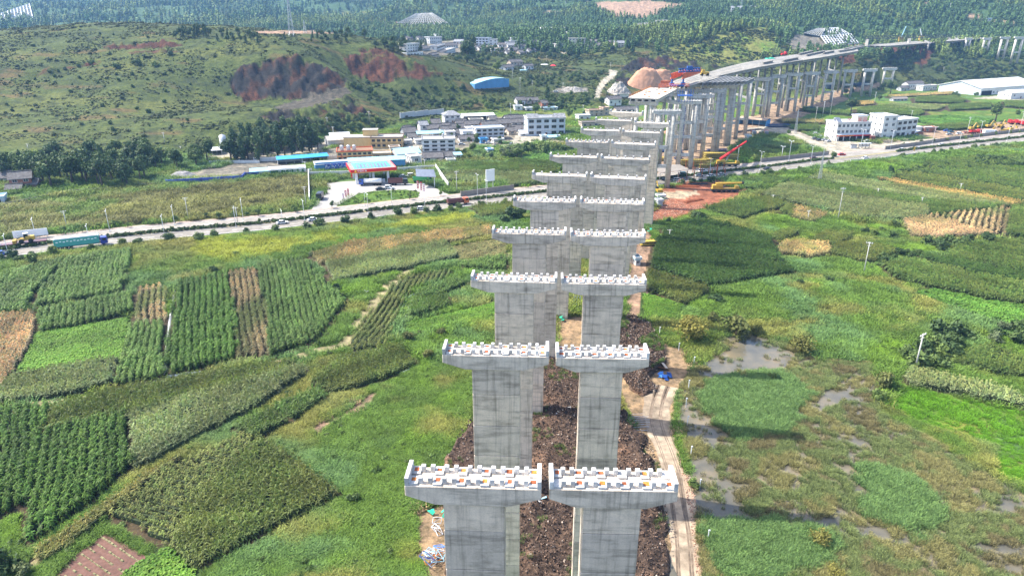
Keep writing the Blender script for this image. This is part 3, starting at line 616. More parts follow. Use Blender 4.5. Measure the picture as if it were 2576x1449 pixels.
# ---------------------------------------------------------------- wall piers of the unfinished viaduct
CAPS = {1:('a',[(140,308),(1252,340),(1315,337),(2360,355)]),2:('b',[(193,270),(1205,290),(1270,298),(2155,310)]),3:('c',[(75,858),(850,878),(885,882),(1652,895)]),
 4:('c',[(265,435),(933,450),(968,458),(1645,470)]),5:('c',[(455,148),(1022,158),(1055,160),(1635,178)]),6:('G',[(232,790),(778,808),(808,812),(1362,838)]),7:('G',[(407,608),(887,622),(912,625),(1403,642)]),
 8:('G',[(565,462),(997,475),(1017,478),(1457,495)]),9:('G',[(716,345),(1108,357),(1125,362),(1510,378)]),10:('G',[(858,245),(1220,258),(1245,270),(1595,285)]),11:('G',[(1000,165),(1325,182)])}
ORD = ['nearest','second','third','fourth','fifth','sixth','seventh','eighth','ninth','tenth','eleventh']
def unitbox(name, m, bev=.02):
    bm = bmesh.new(); bmesh.ops.create_cube(bm, size=1.0); bmesh.ops.bevel(bm, geom=bm.edges[:], offset=bev, segments=1, affect='EDGES')
    me = D.meshes.new(name); bm.to_mesh(me); bm.free(); me.materials.append(M[m]); return me
UB = {k: unitbox(k, m, b) for k, m, b in (('shear_block','block',.05),('bearing_pad','block',.03),('end_wall','block',.03),('bearing_plate','rust',.05),('bearing_plate_orange','rust_orange',.05),('shaft_segment','concrete',.012))}
def wall_pier(k, side, A, B, zt, full):
    A = np.array(A); B = np.array(B); wv = np.linalg.norm((B-A)[:2]); ang = math.atan2(B[1]-A[1], B[0]-A[0]); dc = 2.8
    nx, ny = -math.sin(ang), math.cos(ang); mid = (A+B)/2; c0 = (mid[0]+nx*dc/2, mid[1]+ny*dc/2, 0)
    t = thing('wall_pier', f'grey concrete wall pier with flared white-topped cap, {ORD[k-1]} in the {side} row', 'bridge pier', c0, ang, f'{side} row of wall piers')
    h = zt; cb = MB(); hc, he = 1.95, 1.05; x0, x1 = -wv/2, wv/2; f0, f1 = x0+.215*wv, x0+.765*wv
    cb.ext([(x0, h-he), (f0, h-hc), (f1, h-hc), (x1, h-he), (x1, h), (x0, h)], -dc/2, dc/2); cap = cb.build('cap_beam', 'cap_concrete', t)
    bv = cap.modifiers.new('bevel', 'BEVEL'); bv.width = .05; bv.segments = 1
    sx0, sx1 = x0+.275*wv, x0+.73*wv; sw = sx1-sx0; z = h-hc-.002; lift = 4.5; first = random.choice((2.2, 3.0, 3.6))
    zs = [z]; z -= first
    while z > .5: zs.append(z); z -= lift
    zs.append(-.3)
    for a, b in zip(zs[:-1], zs[1:]):
        obj('shaft_segment', UB['shaft_segment'], t, ((sx0+sx1)/2+random.uniform(-.015, .015), random.uniform(-.015, .015), (a+b)/2), None, (sw+random.uniform(-.03, .03), 2.35+random.uniform(-.03, .03), a-b-.045))
    for s in (-1, 1):
        obj('end_wall', UB['end_wall'], t, (s*(wv/2-.2), 0, h+.40), None, (.38, dc-.06, .82))
    if full:
        for r, y in ((0, -.72), (1, .72)):
            for j in range(6):
                u = x0+wv*(.062+.1755*j); dx = random.uniform(-.04, .04)
                p = obj('bearing_pad', UB['bearing_pad'], t, (u+dx, y, h+.10), random.uniform(-.03, .03), (.78, 1.15, .22))
                q = random.random() < .88 and obj('bearing_plate', UB['bearing_plate' if random.random() < .7 else 'bearing_plate_orange'], p, (random.uniform(-.05, .05), .05, .56), None, (random.uniform(.45, .7), random.uniform(.34, .5), .16))
                for e in (-1, 1):
                    if (j == 0 and e < 0) or (j == 5 and e > 0): continue
                    obj('shear_block', UB['shear_block'], t, (u+e*wv*.052, y+(.12 if r else -.12), h+.31), None, (.40, .42, .64))
    else:
        for j in range(5):
            obj('shear_block', UB['shear_block'], t, (x0+wv*(.17+.165*j), .1, h+.33), None, (.46, .5, .7))
        for j in range(6): obj('bearing_pad', UB['bearing_pad'], t, (x0+wv*(.085+.166*j), -.45, h+.06), None, (.75, .9, .14))
    return t
PIERPOS = []
for k, (key, pts) in CAPS.items():
    pp = Q(key, pts); zt = 39.4+.0023*(k-1)*24.66
    for s, side in ((0, 'left'), (1, 'right')):
        if len(pp) < 2*s+2: continue
        a = G(*pp[2*s], zt); b = G(*pp[2*s+1], zt); t = wall_pier(k, side, a, b, zt, k <= 5 or (k == 8 and s == 0)); PIERPOS.append(tuple((a+b)/2))

# ---------------------------------------------------------------- round-column piers further on
M['column'] = concrete('column_concrete', (.50, .475, .42)); M['girder'] = concrete('girder_concrete', (.28, .265, .235)); M['shaded_column'] = concrete('shaded_column_concrete', (.27, .265, .25)); M['dark_girder'] = concrete('dark_girder_concrete', (.20, .205, .21))  # second column concrete is darkened to paint in the decks' shade
def col_pier(capL, capR, basey, ncol=2, ties=(.33, .62), r=.85, dc=2.2, label='', group='', blocks=9, hc=1.7, toggle=1.0, us=None, zc=None):
    bx = capL[0]+(capR[0]-capL[0])*.75; base = GT1(bx, basey); Y = base[1]
    if zc is None: A = AY(*capL, Y); B = AY(*capR, Y)
    else: A = G(*capL, zc); B = G(*capR, zc)
    zt = (A[2]+B[2])/2; A[2] = B[2] = zt; wv = np.linalg.norm((B-A)[:2]); ang = math.atan2(B[1]-A[1], B[0]-A[0])*.6-.05
    c0 = (A+B)/2; zb = min(hgt(c0[0], c0[1]), zt-6); t = thing('column_pier', label, 'bridge pier', (c0[0], c0[1], zb), ang, group); h = zt-zb
    m = MB(); x0, x1 = -wv/2, wv/2
    m.ext([(x0, h-hc*.6), (x0+wv*.14, h-hc), (x1-wv*.14, h-hc), (x1, h-hc*.6), (x1, h), (x0, h)], -dc/2, dc/2); m.build('cap_beam', 'pale_concrete', t)
    us = us or ([.24, .76] if ncol == 2 else [.14, .5, .86] if ncol == 3 else [.5])
    for u in us:
        m = MB(); m.tube((x0+wv*u, 0, -.5), (x0+wv*u, 0, h-hc), r*1.04, r, 16); m.build('column', 'column', t, True)
    for q in ties:
        m = MB(); m.box((x0+wv*(us[0]+us[-1])/2, 0, (h-hc)*q), (wv*(us[-1]-us[0])-2*r+.1, r*1.3, 1.5)); m.build('tie_beam', 'pale_concrete', t)
    for j in range(blocks): obj('shear_block', UB['shear_block'], t, (x0+wv*(.04+.92*j/(blocks-1)), random.choice((-.3, .3)), h+.28), None, (.55, .5, .62))
    return t
CP = [  # key, cap left, cap right, base y (full picture), columns
 ('l',(245,722),(635,748),472,2,(.30,.56),[.22,.72]),('l',(440,592),(925,604),424,3,(.22,.50,.72),[.12,.47,.84]),('l',(735,505),(1095,522),400,2,(.35,.62),[.30,.76]),('l',(755,432),(1265,452),384,3,(.3,.6),[.3,.8,.9]),
 ('l',(920,372),(1430,402),366,3,(.3,.6),[.2,.82,.9]),('l',(1160,330),(1560,345),350,2,(.3,.6),[.25,.8]),('l',(1250,300),(1660,312),338,2,(.3,.6),[.3,.88])]
for i, (k, a, b, by, nc, ti, us) in enumerate(CP):
    a, b = Q(k, [a, b]); cpz = col_pier(a, b, by, nc, ti, 1.25, 2.4, f'pale column pier with cross ties, {ORD[i+0]} one behind the right wall piers', 'tied column piers', 11, 1.9, us=us)
    if i > 0: copy_tree(cpz, cpz.location+Vector((-13, 9, 0)), None, f'pale column pier of the left carriageway, {ORD[i-1]} one behind the wall piers', 'left carriageway column piers', (.72, 1, 1))
DP = [('l',(1660,272),(1890,288),300),('D',(65,740),(222,750),294),('D',(232,722),(385,732),281),('D',(408,712),(556,722),270),('D',(594,700),(738,710),258),('D',(788,690),(925,699),244),('D',(985,682),(1123,692),243),('D',(1180,670),(1318,680),222)]
for i, (k, a, b, by) in enumerate(DP):
    a, b = Q(k, [a, b]); col_pier(a, b, by, 2, (.36, .66) if i < 5 else (.5,), 1.2, 2.4, f'free-standing twin-column pier in the diagonal row by the fields, {ORD[i]} from the left', 'free-standing twin-column piers', 9, 2.5, us=[.18, .78])
# piers under the far right viaduct
for i, (a, b, by) in enumerate([((2000,378),(2060,380),495),((2175,378),(2255,380),525),((2345,368),(2440,370),575),((2485,366),(2590,368),620)]):
    a, b = Q('D', [a, b]); col_pier(a, b, by*.2539, 2, (.45,), 1.3, 2.4, f'tall white twin-column pier beside the far right viaduct, {ORD[i]} from the left', 'piers beside the far viaduct', 2, 2.5, us=[.2, .8])

# ---------------------------------------------------------------- girder decks
def deck(name, label, L, Rr, zt, nstrip, nspan, mth='girder', depth=1.7, group=None, jit=0.0, gp=.06):
    """two edge lines in the picture, both at level zt: a deck of girders laid side by side"""
    def line(pts):
        p = np.array([G(x, y, zt) for x, y in pts]); s = np.concatenate([[0], np.cumsum(np.linalg.norm(np.diff(p, axis=0), axis=1))]); u = np.linspace(0, s[-1], nspan+1)
        return np.stack([np.interp(u, s, p[:, i]) for i in range(3)], -1)
    l = line(L); r = line(Rr); c0 = (l[0]+r[0])/2; t = thing(name, label, 'bridge deck', (c0[0], c0[1], 0), 0, group); o = np.array([c0[0], c0[1], 0])
    for i in range(nspan):
        for j in range(nstrip):
            a0, a1 = j/nstrip+gp/nstrip, (j+1)/nstrip-gp/nstrip
            P = [l[i]+(r[i]-l[i])*a0, l[i]+(r[i]-l[i])*a1, l[i+1]+(r[i+1]-l[i+1])*a1, l[i+1]+(r[i+1]-l[i+1])*a0]
            P = [p-o for p in P]; e = (P[3]-P[0])*.006; P[3] = P[3]-e; P[2] = P[2]-e; dz = random.uniform(-jit, jit)
            m = MB(); top = [p+[0, 0, dz] for p in P]; cen = [(P[0]*.62+P[1]*.38), (P[0]*.38+P[1]*.62), (P[3]*.38+P[2]*.62), (P[3]*.62+P[2]*.38)]
            m.add(top+[p+[0, 0, dz-.28] for p in P], [(0,1,2,3),(7,6,5,4),(0,4,5,1),(1,5,6,2),(2,6,7,3),(3,7,4,0)])
            m.add([p+[0, 0, dz-.28] for p in cen]+[p+[0, 0, dz-depth] for p in cen], [(7,6,5,4),(0,4,5,1),(1,5,6,2),(2,6,7,3),(3,7,4,0)]); m.build('girder', mth, t)
    return t
deck('viaduct_deck', 'long finished girder deck climbing to the slope cut', [(1775,184),(1848,163),(1922,149),(2008,136.5),(2122,123.5),(2155,118.5)], [(1761,206),(1810,191),(1898,171),(1985,157),(2049,148),(2160,129)], 41.6, 10, 9, 'girder', 2.2)
deck('viaduct_deck', 'dark-edged open girders laid at the head of the deck', Q('l',[(900,355),(1090,262),(1200,250)]), Q('l',[(1560,330),(1640,295),(1680,282)]), 41.0, 10, 1, 'dark_girder', 2.0, gp=.24)
deck('viaduct_deck', 'second girder deck carrying the launching gantry', Q('l',[(450,360),(640,280),(900,205)]), Q('l',[(760,398),(900,350),(1180,275)]), 41.4, 6, 3, 'girder', 2.0)
deck('viaduct_deck', 'far right girder deck on tall white piers', Q('D',[(1850,372),(2200,330),(2640,285)]), Q('D',[(1800,412),(2200,385),(2640,350)]), 47.0, 6, 5, 'girder', 2.4)
deck('viaduct_deck', 'low girder deck before the trees at the upper right', Q('D',[(1020,455),(1300,425),(1830,385)]), Q('D',[(1230,458),(1500,438),(1880,410)]), 43.0, 4, 4, 'girder', 2.0)
# piers below the long deck and the far decks (darkened concrete paints in the shade under them)
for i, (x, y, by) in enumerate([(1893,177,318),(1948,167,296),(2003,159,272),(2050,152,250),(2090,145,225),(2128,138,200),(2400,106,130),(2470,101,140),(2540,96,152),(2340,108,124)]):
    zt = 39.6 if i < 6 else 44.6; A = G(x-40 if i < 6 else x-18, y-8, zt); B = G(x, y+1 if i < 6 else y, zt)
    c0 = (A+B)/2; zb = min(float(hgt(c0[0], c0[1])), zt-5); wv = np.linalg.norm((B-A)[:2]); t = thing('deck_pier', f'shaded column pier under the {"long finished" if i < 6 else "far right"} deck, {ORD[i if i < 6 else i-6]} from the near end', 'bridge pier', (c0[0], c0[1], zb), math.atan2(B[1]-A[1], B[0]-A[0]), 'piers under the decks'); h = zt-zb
    m = MB(); m.box((0, 0, h-.9), (wv, 2.2, 1.7)); m.build('cap_beam', 'shaded_column', t)
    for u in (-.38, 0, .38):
        m = MB(); m.tube((u*wv, 0, -1), (u*wv, 0, h-1.7), .9, .9, 12); m.build('column', 'shaded_column', t, True)
    m = MB(); m.box((0, 0, h*.5), (wv*.76, 1.1, 1.4)); m.build('tie_beam', 'shaded_column', t)
# hollow box-girder end
t4 = Q('C',[(1185,968),(1490,978),(1665,885),(1400,872)]); zt = 41.0; P4 = [G(x, y, zt) for x, y in t4]; o3 = np.array([P4[0][0], P4[0][1], 0])
t = thing('box_girder_deck', 'square-ended box girder deck with four hollow cells and a pinkish white top', 'bridge deck', o3)
fx = P4[1]-P4[0]; wv = np.linalg.norm(fx); fx = fx/wv; fy = P4[3]-P4[0]; ln = np.linalg.norm(fy); fy = fy/ln
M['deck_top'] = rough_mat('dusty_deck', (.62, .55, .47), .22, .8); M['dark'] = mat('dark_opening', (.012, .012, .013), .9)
def L4(x, y, z): return tuple(fx*x+fy*y+np.array([0, 0, z]))
def bx4(m, x0, x1, y0, y1, z0, z1, mi=0):
    m.add([L4(*p) for p in ((x0,y0,z0),(x1,y0,z0),(x1,y1,z0),(x0,y1,z0),(x0,y0,z1),(x1,y0,z1),(x1,y1,z1),(x0,y1,z1))], [(3,2,1,0),(4,5,6,7),(0,1,5,4),(1,2,6,5),(2,3,7,6),(3,0,4,7)], mi)
m = MB(); bx4(m, 0, wv, 0, ln, zt-.35, zt); m.build('top_slab', 'deck_top', t)
for j in range(4):
    a = wv*(.06+.22*j); b = a+wv*.205; z0 = zt-2.1; z1 = zt-.36; m = MB()
    bx4(m, a, a+.45, 0, ln, z0, z1); bx4(m, b-.45, b, 0, ln, z0, z1); bx4(m, a+.45, b-.45, 0, ln, z0, z0+.45); bx4(m, a+.45, b-.45, 0, ln, z1-.35, z1-.003); g = m.build('box_girder', 'column', t)
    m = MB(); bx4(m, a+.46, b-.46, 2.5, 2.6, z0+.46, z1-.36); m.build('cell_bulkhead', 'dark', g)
m = MB(); bx4(m, wv*.02, wv*.96, .6, 3.2, zt-3.4, zt-2.12); m.build('cap_beam', 'column', t)
for u in (.28, .74):
    m = MB(); p = L4(wv*u, 1.9, 0); m.tube((p[0], p[1], -.5), (p[0], p[1], zt-3.4), 1.15, 1.1, 16); m.build('column', 'column', t, True)
M['yellow'] = rough_mat('yellow_paint', (.42, .27, .04), .25, 1.5, .5); M['blue'] = rough_mat('blue_paint', (.025, .085, .30), .3, 1.5, .5); M['orange'] = rough_mat('orange_red_paint', (.62, .12, .04), .25, 1.5, .5); M['red'] = rough_mat('red_paint', (.55, .03, .03), .25, 1.5, .45)
for x in (.04, .98):
    m = MB()
    for j in range(14): p = L4(wv*x, ln*j/13, zt); m.tube(p, (p[0], p[1], zt+1.2), .07, .07, 5)
    for z in (.5, 1.15): m.tube(L4(wv*x, 0, zt+z), L4(wv*x, ln, zt+z), .07, .07, 5)
    m.build('guard_rail', 'yellow' if x > .5 else 'rust_orange', t)
for j in range(34):
    m = MB(); m.box(L4(wv*random.uniform(.08, .9), ln*random.uniform(.1, .95), zt+.22), (random.uniform(.4, 1.1), random.uniform(.4, 1.1), .4), random.random()*3); m.build('deck_fitting', random.choice(('block', 'block', 'rust_orange', 'dark_girder')), t)
# precast girders lying on the decks
def loose_girder(a, b, z, lab, w=1.9, h=1.7, grp='precast girders waiting on the deck'):
    A = G(*a, z); B = G(*b, z); d = B-A; L_ = np.linalg.norm(d); t = thing('precast_girder', lab, 'girder', A, math.atan2(d[1], d[0]), grp)
    m = MB(); m.extx([(-w/2, 0), (w/2, 0), (w/2, .25), (w*.25, .4), (w*.25, h-.3), (w/2, h-.2), (w/2, h), (-w/2, h), (-w/2, h-.2), (-w*.25, h-.3), (-w*.25, .4), (-w/2, .25)], 0, L_); m.build('beam', 'girder', t)
    for j in range(6): mm = MB(); mm.box((L_*(.08+.168*j), 0, h/2), (.25, w*.9, h*.8)); mm.build('diaphragm', 'girder', t)
for i, (a, b) in enumerate([((190,618),(330,590)),((350,548),(480,520)),((420,560),(600,520)),((590,540),(690,520)),((740,520),(880,500)),((790,500),(970,462)),((830,506),(985,472)),((1020,470),(1160,445)),((-10,640),(80,622))]):
    a, b = Q('D', [a, b]); loose_girder(a, b, 41.7, f'white precast girder lying on the long deck, {ORD[i]} from the near end')
for i, (a, b) in enumerate([((1890,375),(2160,345)),((2240,335),(2560,300)),((2440,300),(2600,287))]):
    a, b = Q('D', [a, b]); loose_girder(a, b, 47.1, f'white girder stored on the far right deck, {ORD[i]} from the left')
# dark launching truss on the slope bench
A = G(*Q('D', [(1010,388)])[0], 49); B = G(*Q('D', [(1850,372)])[0], 49); d = B-A; Lt = np.linalg.norm(d); t = thing('launching_truss', 'long dark steel launching truss spanning the bench at the upper right', 'truss', A, math.atan2(d[1], d[0]))
M['dark_steel'] = rough_mat('dark_steel', (.035, .04, .045), .3, 1.0, .5)
for y in (-1.6, 1.6):
    for z in (0, 3.0): m = MB(); m.box((Lt/2, y, z), (Lt, .5, .5)); m.build('chord', 'dark_steel', t)
    m = MB(); n = 30
    for j in range(n): m.tube((Lt*j/n, y, 0), (Lt*(j+.5)/n, y, 3), .16, .16, 5); m.tube((Lt*(j+.5)/n, y, 3), (Lt*(j+1)/n, y, 0), .16, .16, 5)
    m.build('lacing', 'dark_steel', t)
for x in (.02, .5, .98): m = MB(); m.box((Lt*x, 0, -4.5), (1.2, 4, 8.4)); m.build('support', 'column', t)
# red and blue launching gantry
def truss(m, a, b, h, n, r, w_=.0):
    a = Vector(a); b = Vector(b); up = Vector((0, 0, h))
    m.tube(a, b, r, r, 6); m.tube(a+up, b+up, r, r, 6)
    for j in range(n):
        p = a.lerp(b, j/n); q = a.lerp(b, (j+.5)/n); s = a.lerp(b, (j+1)/n); m.tube(p, q+up, r*.8, r*.8, 5); m.tube(q+up, s, r*.8, r*.8, 5)
g0 = G(*Q('l', [(500,400)])[0], 41.5); t = thing('launching_gantry', 'orange and blue launching gantry standing on the second deck', 'gantry crane', (g0[0], g0[1], 41.5), 0)
def gl(x, y, z): p = G(*Q('l', [(x, y)])[0], z); return (p[0]-g0[0], p[1]-g0[1], z-41.5)
for i, (a, b) in enumerate((((490,300),(760,215)),((650,300),(905,210)))):
    m = MB(); truss(m, gl(*a, 46.2), gl(*b, 46.2), 2.6, 12, .28); aa, bb = Vector(gl(*a, 46.2)), Vector(gl(*b, 46.2)); m.add([aa+Vector((0,0,.3)), bb+Vector((0,0,.3)), bb+Vector((0,0,2.3)), aa+Vector((0,0,2.3)), aa+Vector((.2,.2,.3)), bb+Vector((.2,.2,.3)), bb+Vector((.2,.2,2.3)), aa+Vector((.2,.2,2.3))], [(0,1,2,3),(7,6,5,4)]); m.build('main_truss', 'orange', t)
for x, y in ((505,385),(660,380)):
    p = gl(x, y, 41.5); m = MB(); m.tube(p, (p[0], p[1], 6.5), .55, .45, 8); m.box((p[0], p[1], .6), (2.2, 2.2, 1.2)); m.box((p[0], p[1], 4.6), (1.8, 1.8, .8)); m.build('leg', 'blue', t)
m = MB(); a = gl(490,390,42.3); b = gl(680,395,42.3); m.tube(a, b, .5, .5, 8); m.build('leg_beam', 'blue', t)
m = MB(); a = gl(600,205,51.2); b = gl(900,190,51.2); truss(m, a, b, 1.5, 8, .28); m.box(tuple((Vector(a)+Vector(b))/2+Vector((0,0,1.6))), (2.6, 2, 2)); m.build('top_trolley', 'blue', t)
for i, (x0, y0, x1, y1) in enumerate(((320,405,750,400),(350,358,480,360))):
    m = MB(); truss(m, gl(x0, y0, 42), gl(x1, y1, 42), 1.2, 12, .12); m.build('edge_rail', 'orange', t)
p = G(*Q('l', [(960,255)])[0], 41.6); t = thing('deck_machine', 'small yellow machine with dark wheels on the deck behind the gantry', 'machine', p)
m = MB(); m.box((0, 0, 1.6), (5, 2.6, 1.6)); m.box((-1, 0, 3), (2, 2, 1.6), 0, 0, .8); m.build('body', 'yellow', t)
for x in (-1.8, 1.8):
    for y in (-1.3, 1.3): m = MB(); m.tube((x, y-.25, .8), (x, y+.25, .8), .8, .8, 12); m.build('wheel', 'dark', t)
M['green_net'] = rough_mat('green_cover', (.03, .42, .26), .2, 1.); M['blue_sheet'] = rough_mat('blue_sheet', (.04, .19, .55), .25, 1.2, .5)
p = G(*Q('D', [(60,585)])[0], 41.7); t = thing('tarpaulin', 'flat green tarpaulin on the long deck', 'tarpaulin', p, .3); m = MB(); m.box((0, 0, .3), (9, 3.4, .5), 0, 0, .8); m.box((1.5, .3, .7), (4, 2, .4), .1, 0, .7); m.build('sheet', 'green_net', t)
p = G(*Q('D', [(195,555)])[0], 41.7); t = thing('deck_crane', 'small red crane machine parked on the long deck', 'machine', p, .2); m = MB(); m.box((0, 0, 1.5), (5, 2.4, 1.4)); m.box((1.4, 0, 2.9), (1.8, 2, 1.5), 0, 0, .85); m.build('body', 'red', t); m = MB(); m.tube((-.5, 0, 2.2), (-4, 0, 4.5), .3, .2, 6); m.build('arm', 'red', t)
for x in (-1.6, 1.6): m = MB(); m.tube((x, -1.3, .75), (x, 1.3, .75), .75, .75, 12); m.build('axle_wheels', 'dark', t)
# ---------------------------------------------------------------- roads
def spline(pts, step):
    p = np.array(pts, float); out = []
    q = np.vstack([2*p[0]-p[1], p, 2*p[-1]-p[-2]])
    for i in range(1, len(q)-2):
        n = max(2, int(np.linalg.norm(q[i+1]-q[i])/step)); t = np.linspace(0, 1, n, endpoint=False)[:, None]
        out.append(.5*((2*q[i]) + (-q[i-1]+q[i+1])*t + (2*q[i-1]-5*q[i]+4*q[i+1]-q[i+2])*t**2 + (-q[i-1]+3*q[i]-3*q[i+1]+q[i+2])*t**3))
    out.append(q[-2:-1]); return np.vstack(out)
def offs(line):
    d = np.gradient(line, axis=0); d /= np.linalg.norm(d, axis=1)[:, None]; return np.stack([-d[:, 1], d[:, 0]], -1)
def ribbon(name, line, a, b, z, m, wob=0.0, zb=None, terr=False):
    nrm = offs(line); n = len(line); wa = (fbm(np.arange(n)*.35, np.zeros(n), 3, 3)-.5)*wob*2; wb = (fbm(np.arange(n)*.35, np.zeros(n)+9, 3, 7)-.5)*wob*2
    l = line+nrm*(np.asarray(a)+wa)[:, None] if wob else line+nrm*a; r = line+nrm*(np.asarray(b)+wb)[:, None] if wob else line+nrm*b
    zl = (hgt(l[:, 0], l[:, 1]) if terr else 0)+z; zr = (hgt(r[:, 0], r[:, 1]) if terr else 0)+z
    mb = MB(); zl = np.broadcast_to(zl, n); zr = np.broadcast_to(zr, n)
    vs = [(*l[i], zl[i]) for i in range(n)]+[(*r[i], zr[i]) for i in range(n)]; fs = [(i, n+i, n+i+1, i+1)[::-1] for i in range(n-1)]
    if zb is not None:
        k = len(vs); vs += [(*l[i], zb) for i in range(n)]+[(*r[i], zb) for i in range(n)]
        fs += [(i, i+1, k+i+1, k+i) for i in range(n-1)]+[(n+i+1, n+i, k+n+i, k+n+i+1) for i in range(n-1)]
    mb.add(vs, fs); return tag(mb.build(name, m), kind='structure')
M['road'] = rough_mat('worn_concrete_road', (.235, .212, .178), .24, .35, .9, bmp=.05); M['pavement'] = rough_mat('pinkish_pavement', (.30, .235, .19), .18, .5); M['kerb'] = rough_mat('kerb_stone', (.42, .40, .37), .15, 1.0)
M['paint'] = rough_mat('road_paint', (.72, .71, .68), .12, 2.0, rnd=0); M['track'] = rough_mat('dry_mud_track', (.30, .235, .165), .5, .45, .95, bmp=.5, bdist=.12); M['path'] = rough_mat('earth_path', (.23, .195, .10), .35, .6, .95)
RL = spline(G(np.array([p[0] for p in ROADMID]), np.array([p[1] for p in ROADMID]))[:, :2], 5.0)
ribbon('road', RL, -9.6, -1.6, .05, 'road'); ribbon('road', RL, 1.6, 10.2, .05, 'road'); ribbon('median_strip', RL, -1.6, 1.6, .16, 'ground' if 0 else 'path', 0, .0)
ribbon('kerb', RL, 1.6, 1.8, .2, 'kerb', 0, 0); ribbon('kerb', RL, -1.8, -1.6, .2, 'kerb', 0, 0); ribbon('kerb', RL, 10.2, 10.45, .17, 'kerb', 0, 0); ribbon('kerb', RL, -9.85, -9.6, .17, 'kerb', 0, 0)
ribbon('pavement', RL, 10.45, 13.2, .13, 'pavement', 0, 0); ribbon('road_marking', RL, 9.6, 9.75, .056, 'paint'); ribbon('road_marking', RL, -9.15, -9.0, .056, 'paint')
nr = offs(RL); mb = MB()
for i in range(0, len(RL)-1, 2):
    for o in (5.9, -5.6):
        d = RL[i+1]-RL[i]; p = RL[i]+nr[i]*o; e = p+d*.8; q = nr[i]*.08; mb.add([(*(p-q), .056), (*(e-q), .056), (*(e+q), .056), (*(p+q), .056)], [(0, 1, 2, 3)])
tag(mb.build('road_marking', 'paint'), kind='structure')
def lineP(pts, step=4.0, key='P'): p = Q(key, pts); return spline(G(np.array([a[0] for a in p]), np.array([a[1] for a in p]))[:, :2], step)
def lineT(pts, step=6.0, key='P'): p = Q(key, pts); return spline(GT([a[0] for a in p], [a[1] for a in p])[:, :2], step)
TL = lineP([(1722,1480),(1716,1380),(1708,1290),(1694,1200),(1672,1130),(1648,1060),(1655,1010),(1668,970)], 2.0)
ribbon('dirt_track', TL, -2.9, 2.6, .05, 'track', 1.5)
M['rut'] = rough_mat('wet_rut', (.17, .125, .085), .45, .8, .6)
for q_ in (-1.25, -.85, .75, 1.1): ribbon('wheel_rut', TL, q_-.13, q_+.13, .058, 'rut', .35)
CTR = lineP([(0,1005),(150,1010),(280,992),(430,962),(560,940),(700,912),(800,880),(860,868),(890,825),(930,772),(985,710),(1040,680),(1110,662),(1190,650),(1290,640)], 4.0)
ribbon('cart_track', CTR, -1.5, 1.5, .045, 'path', .5); ribbon('cart_track', lineP([(862,872),(893,850),(925,800),(965,745),(1010,708)], 4.0), -.6, .6, .05, 'path', .3)
ribbon('field_path', lineP([(80,1420),(250,1300),(400,1185),(520,1100),(640,1020),(760,945)], 4.0), -.7, .7, .045, 'path', .3)
# ---------------------------------------------------------------- forecourt, yards
M['forecourt'] = rough_mat('pale_forecourt', (.33, .31, .28), .12, .4); 
def slab(name, key, pts, z, m, kind='structure'):
    p = Q(key, pts); w3 = G(np.array([a[0] for a in p]), np.array([a[1] for a in p])); mb = MB(); poly = [(q[0], q[1]) for q in w3]
    a = sum(poly[i][0]*poly[(i+1) % len(poly)][1]-poly[(i+1) % len(poly)][0]*poly[i][1] for i in range(len(poly)))
    if a < 0: poly = poly[::-1]
    mb.prism(poly, -.2, z); return tag(mb.build(name, m), kind=kind)
slab('forecourt', 'F', [(530,1185),(600,1090),(620,1035),(720,960),(725,870),(980,850),(1400,850),(1560,880),(1690,870),(1980,1010),(1960,1060),(1600,1095),(1640,960),(1500,935),(1200,950),(1030,975),(800,1110),(780,1155)], .04, 'forecourt')
# ---------------------------------------------------------------- flooded ground
def f_water(t, b):
    v = coords(t, world=True); n = noise(t, v, .12, 4); c = rampn(t, n, [(.35, (.085, .080, .060)), (.5, (.125, .110, .075)), (.68, (.20, .155, .09))]); t.links.new(c.outputs[0], b.inputs['Base Color'])
    bump(t, b, noise(t, v, 2.5, 3), .03, .03)
M['water'] = mat('muddy_water', (.2, .17, .11), .09, 0, .5, f_water)
def flat(name, poly, z, m):
    w3 = G(np.array([a[0] for a in poly]), np.array([a[1] for a in poly]))[:, :2]; p = []
    for i in range(len(w3)):
        a = w3[i]; b = w3[(i+1) % len(w3)]; n = max(1, int(np.linalg.norm(b-a)/2.5))
        for k in range(n):
            q = a+(b-a)*k/n; p.append(q+np.array([fbm(q[0:1]/3, q[1:2]/3, 3, 4)[0]-.5, fbm(q[0:1]/3, q[1:2]/3, 3, 5)[0]-.5])*2.4)
    mb = MB(); mb.add([(x, y, z) for x, y in p], [tuple(range(len(p)))]); me = mb.mesh(name, m); bm = bmesh.new(); bm.from_mesh(me); bmesh.ops.triangulate(bm, faces=bm.faces[:])
    for f in bm.faces:
        if f.normal.z < 0: f.normal_flip()
    bm.to_mesh(me); bm.free(); return tag(obj(name, me), kind='structure')
flat('pond', POND, .07, 'water'); flat('puddle', Q('g', [(1660,1020),(1700,975),(1960,1060),(1960,1120),(1800,1075)]), .06, 'track')
flat('puddle', Q('a', [(2260,880),(2290,860),(2320,1040),(2260,1060)]), .11, 'water')
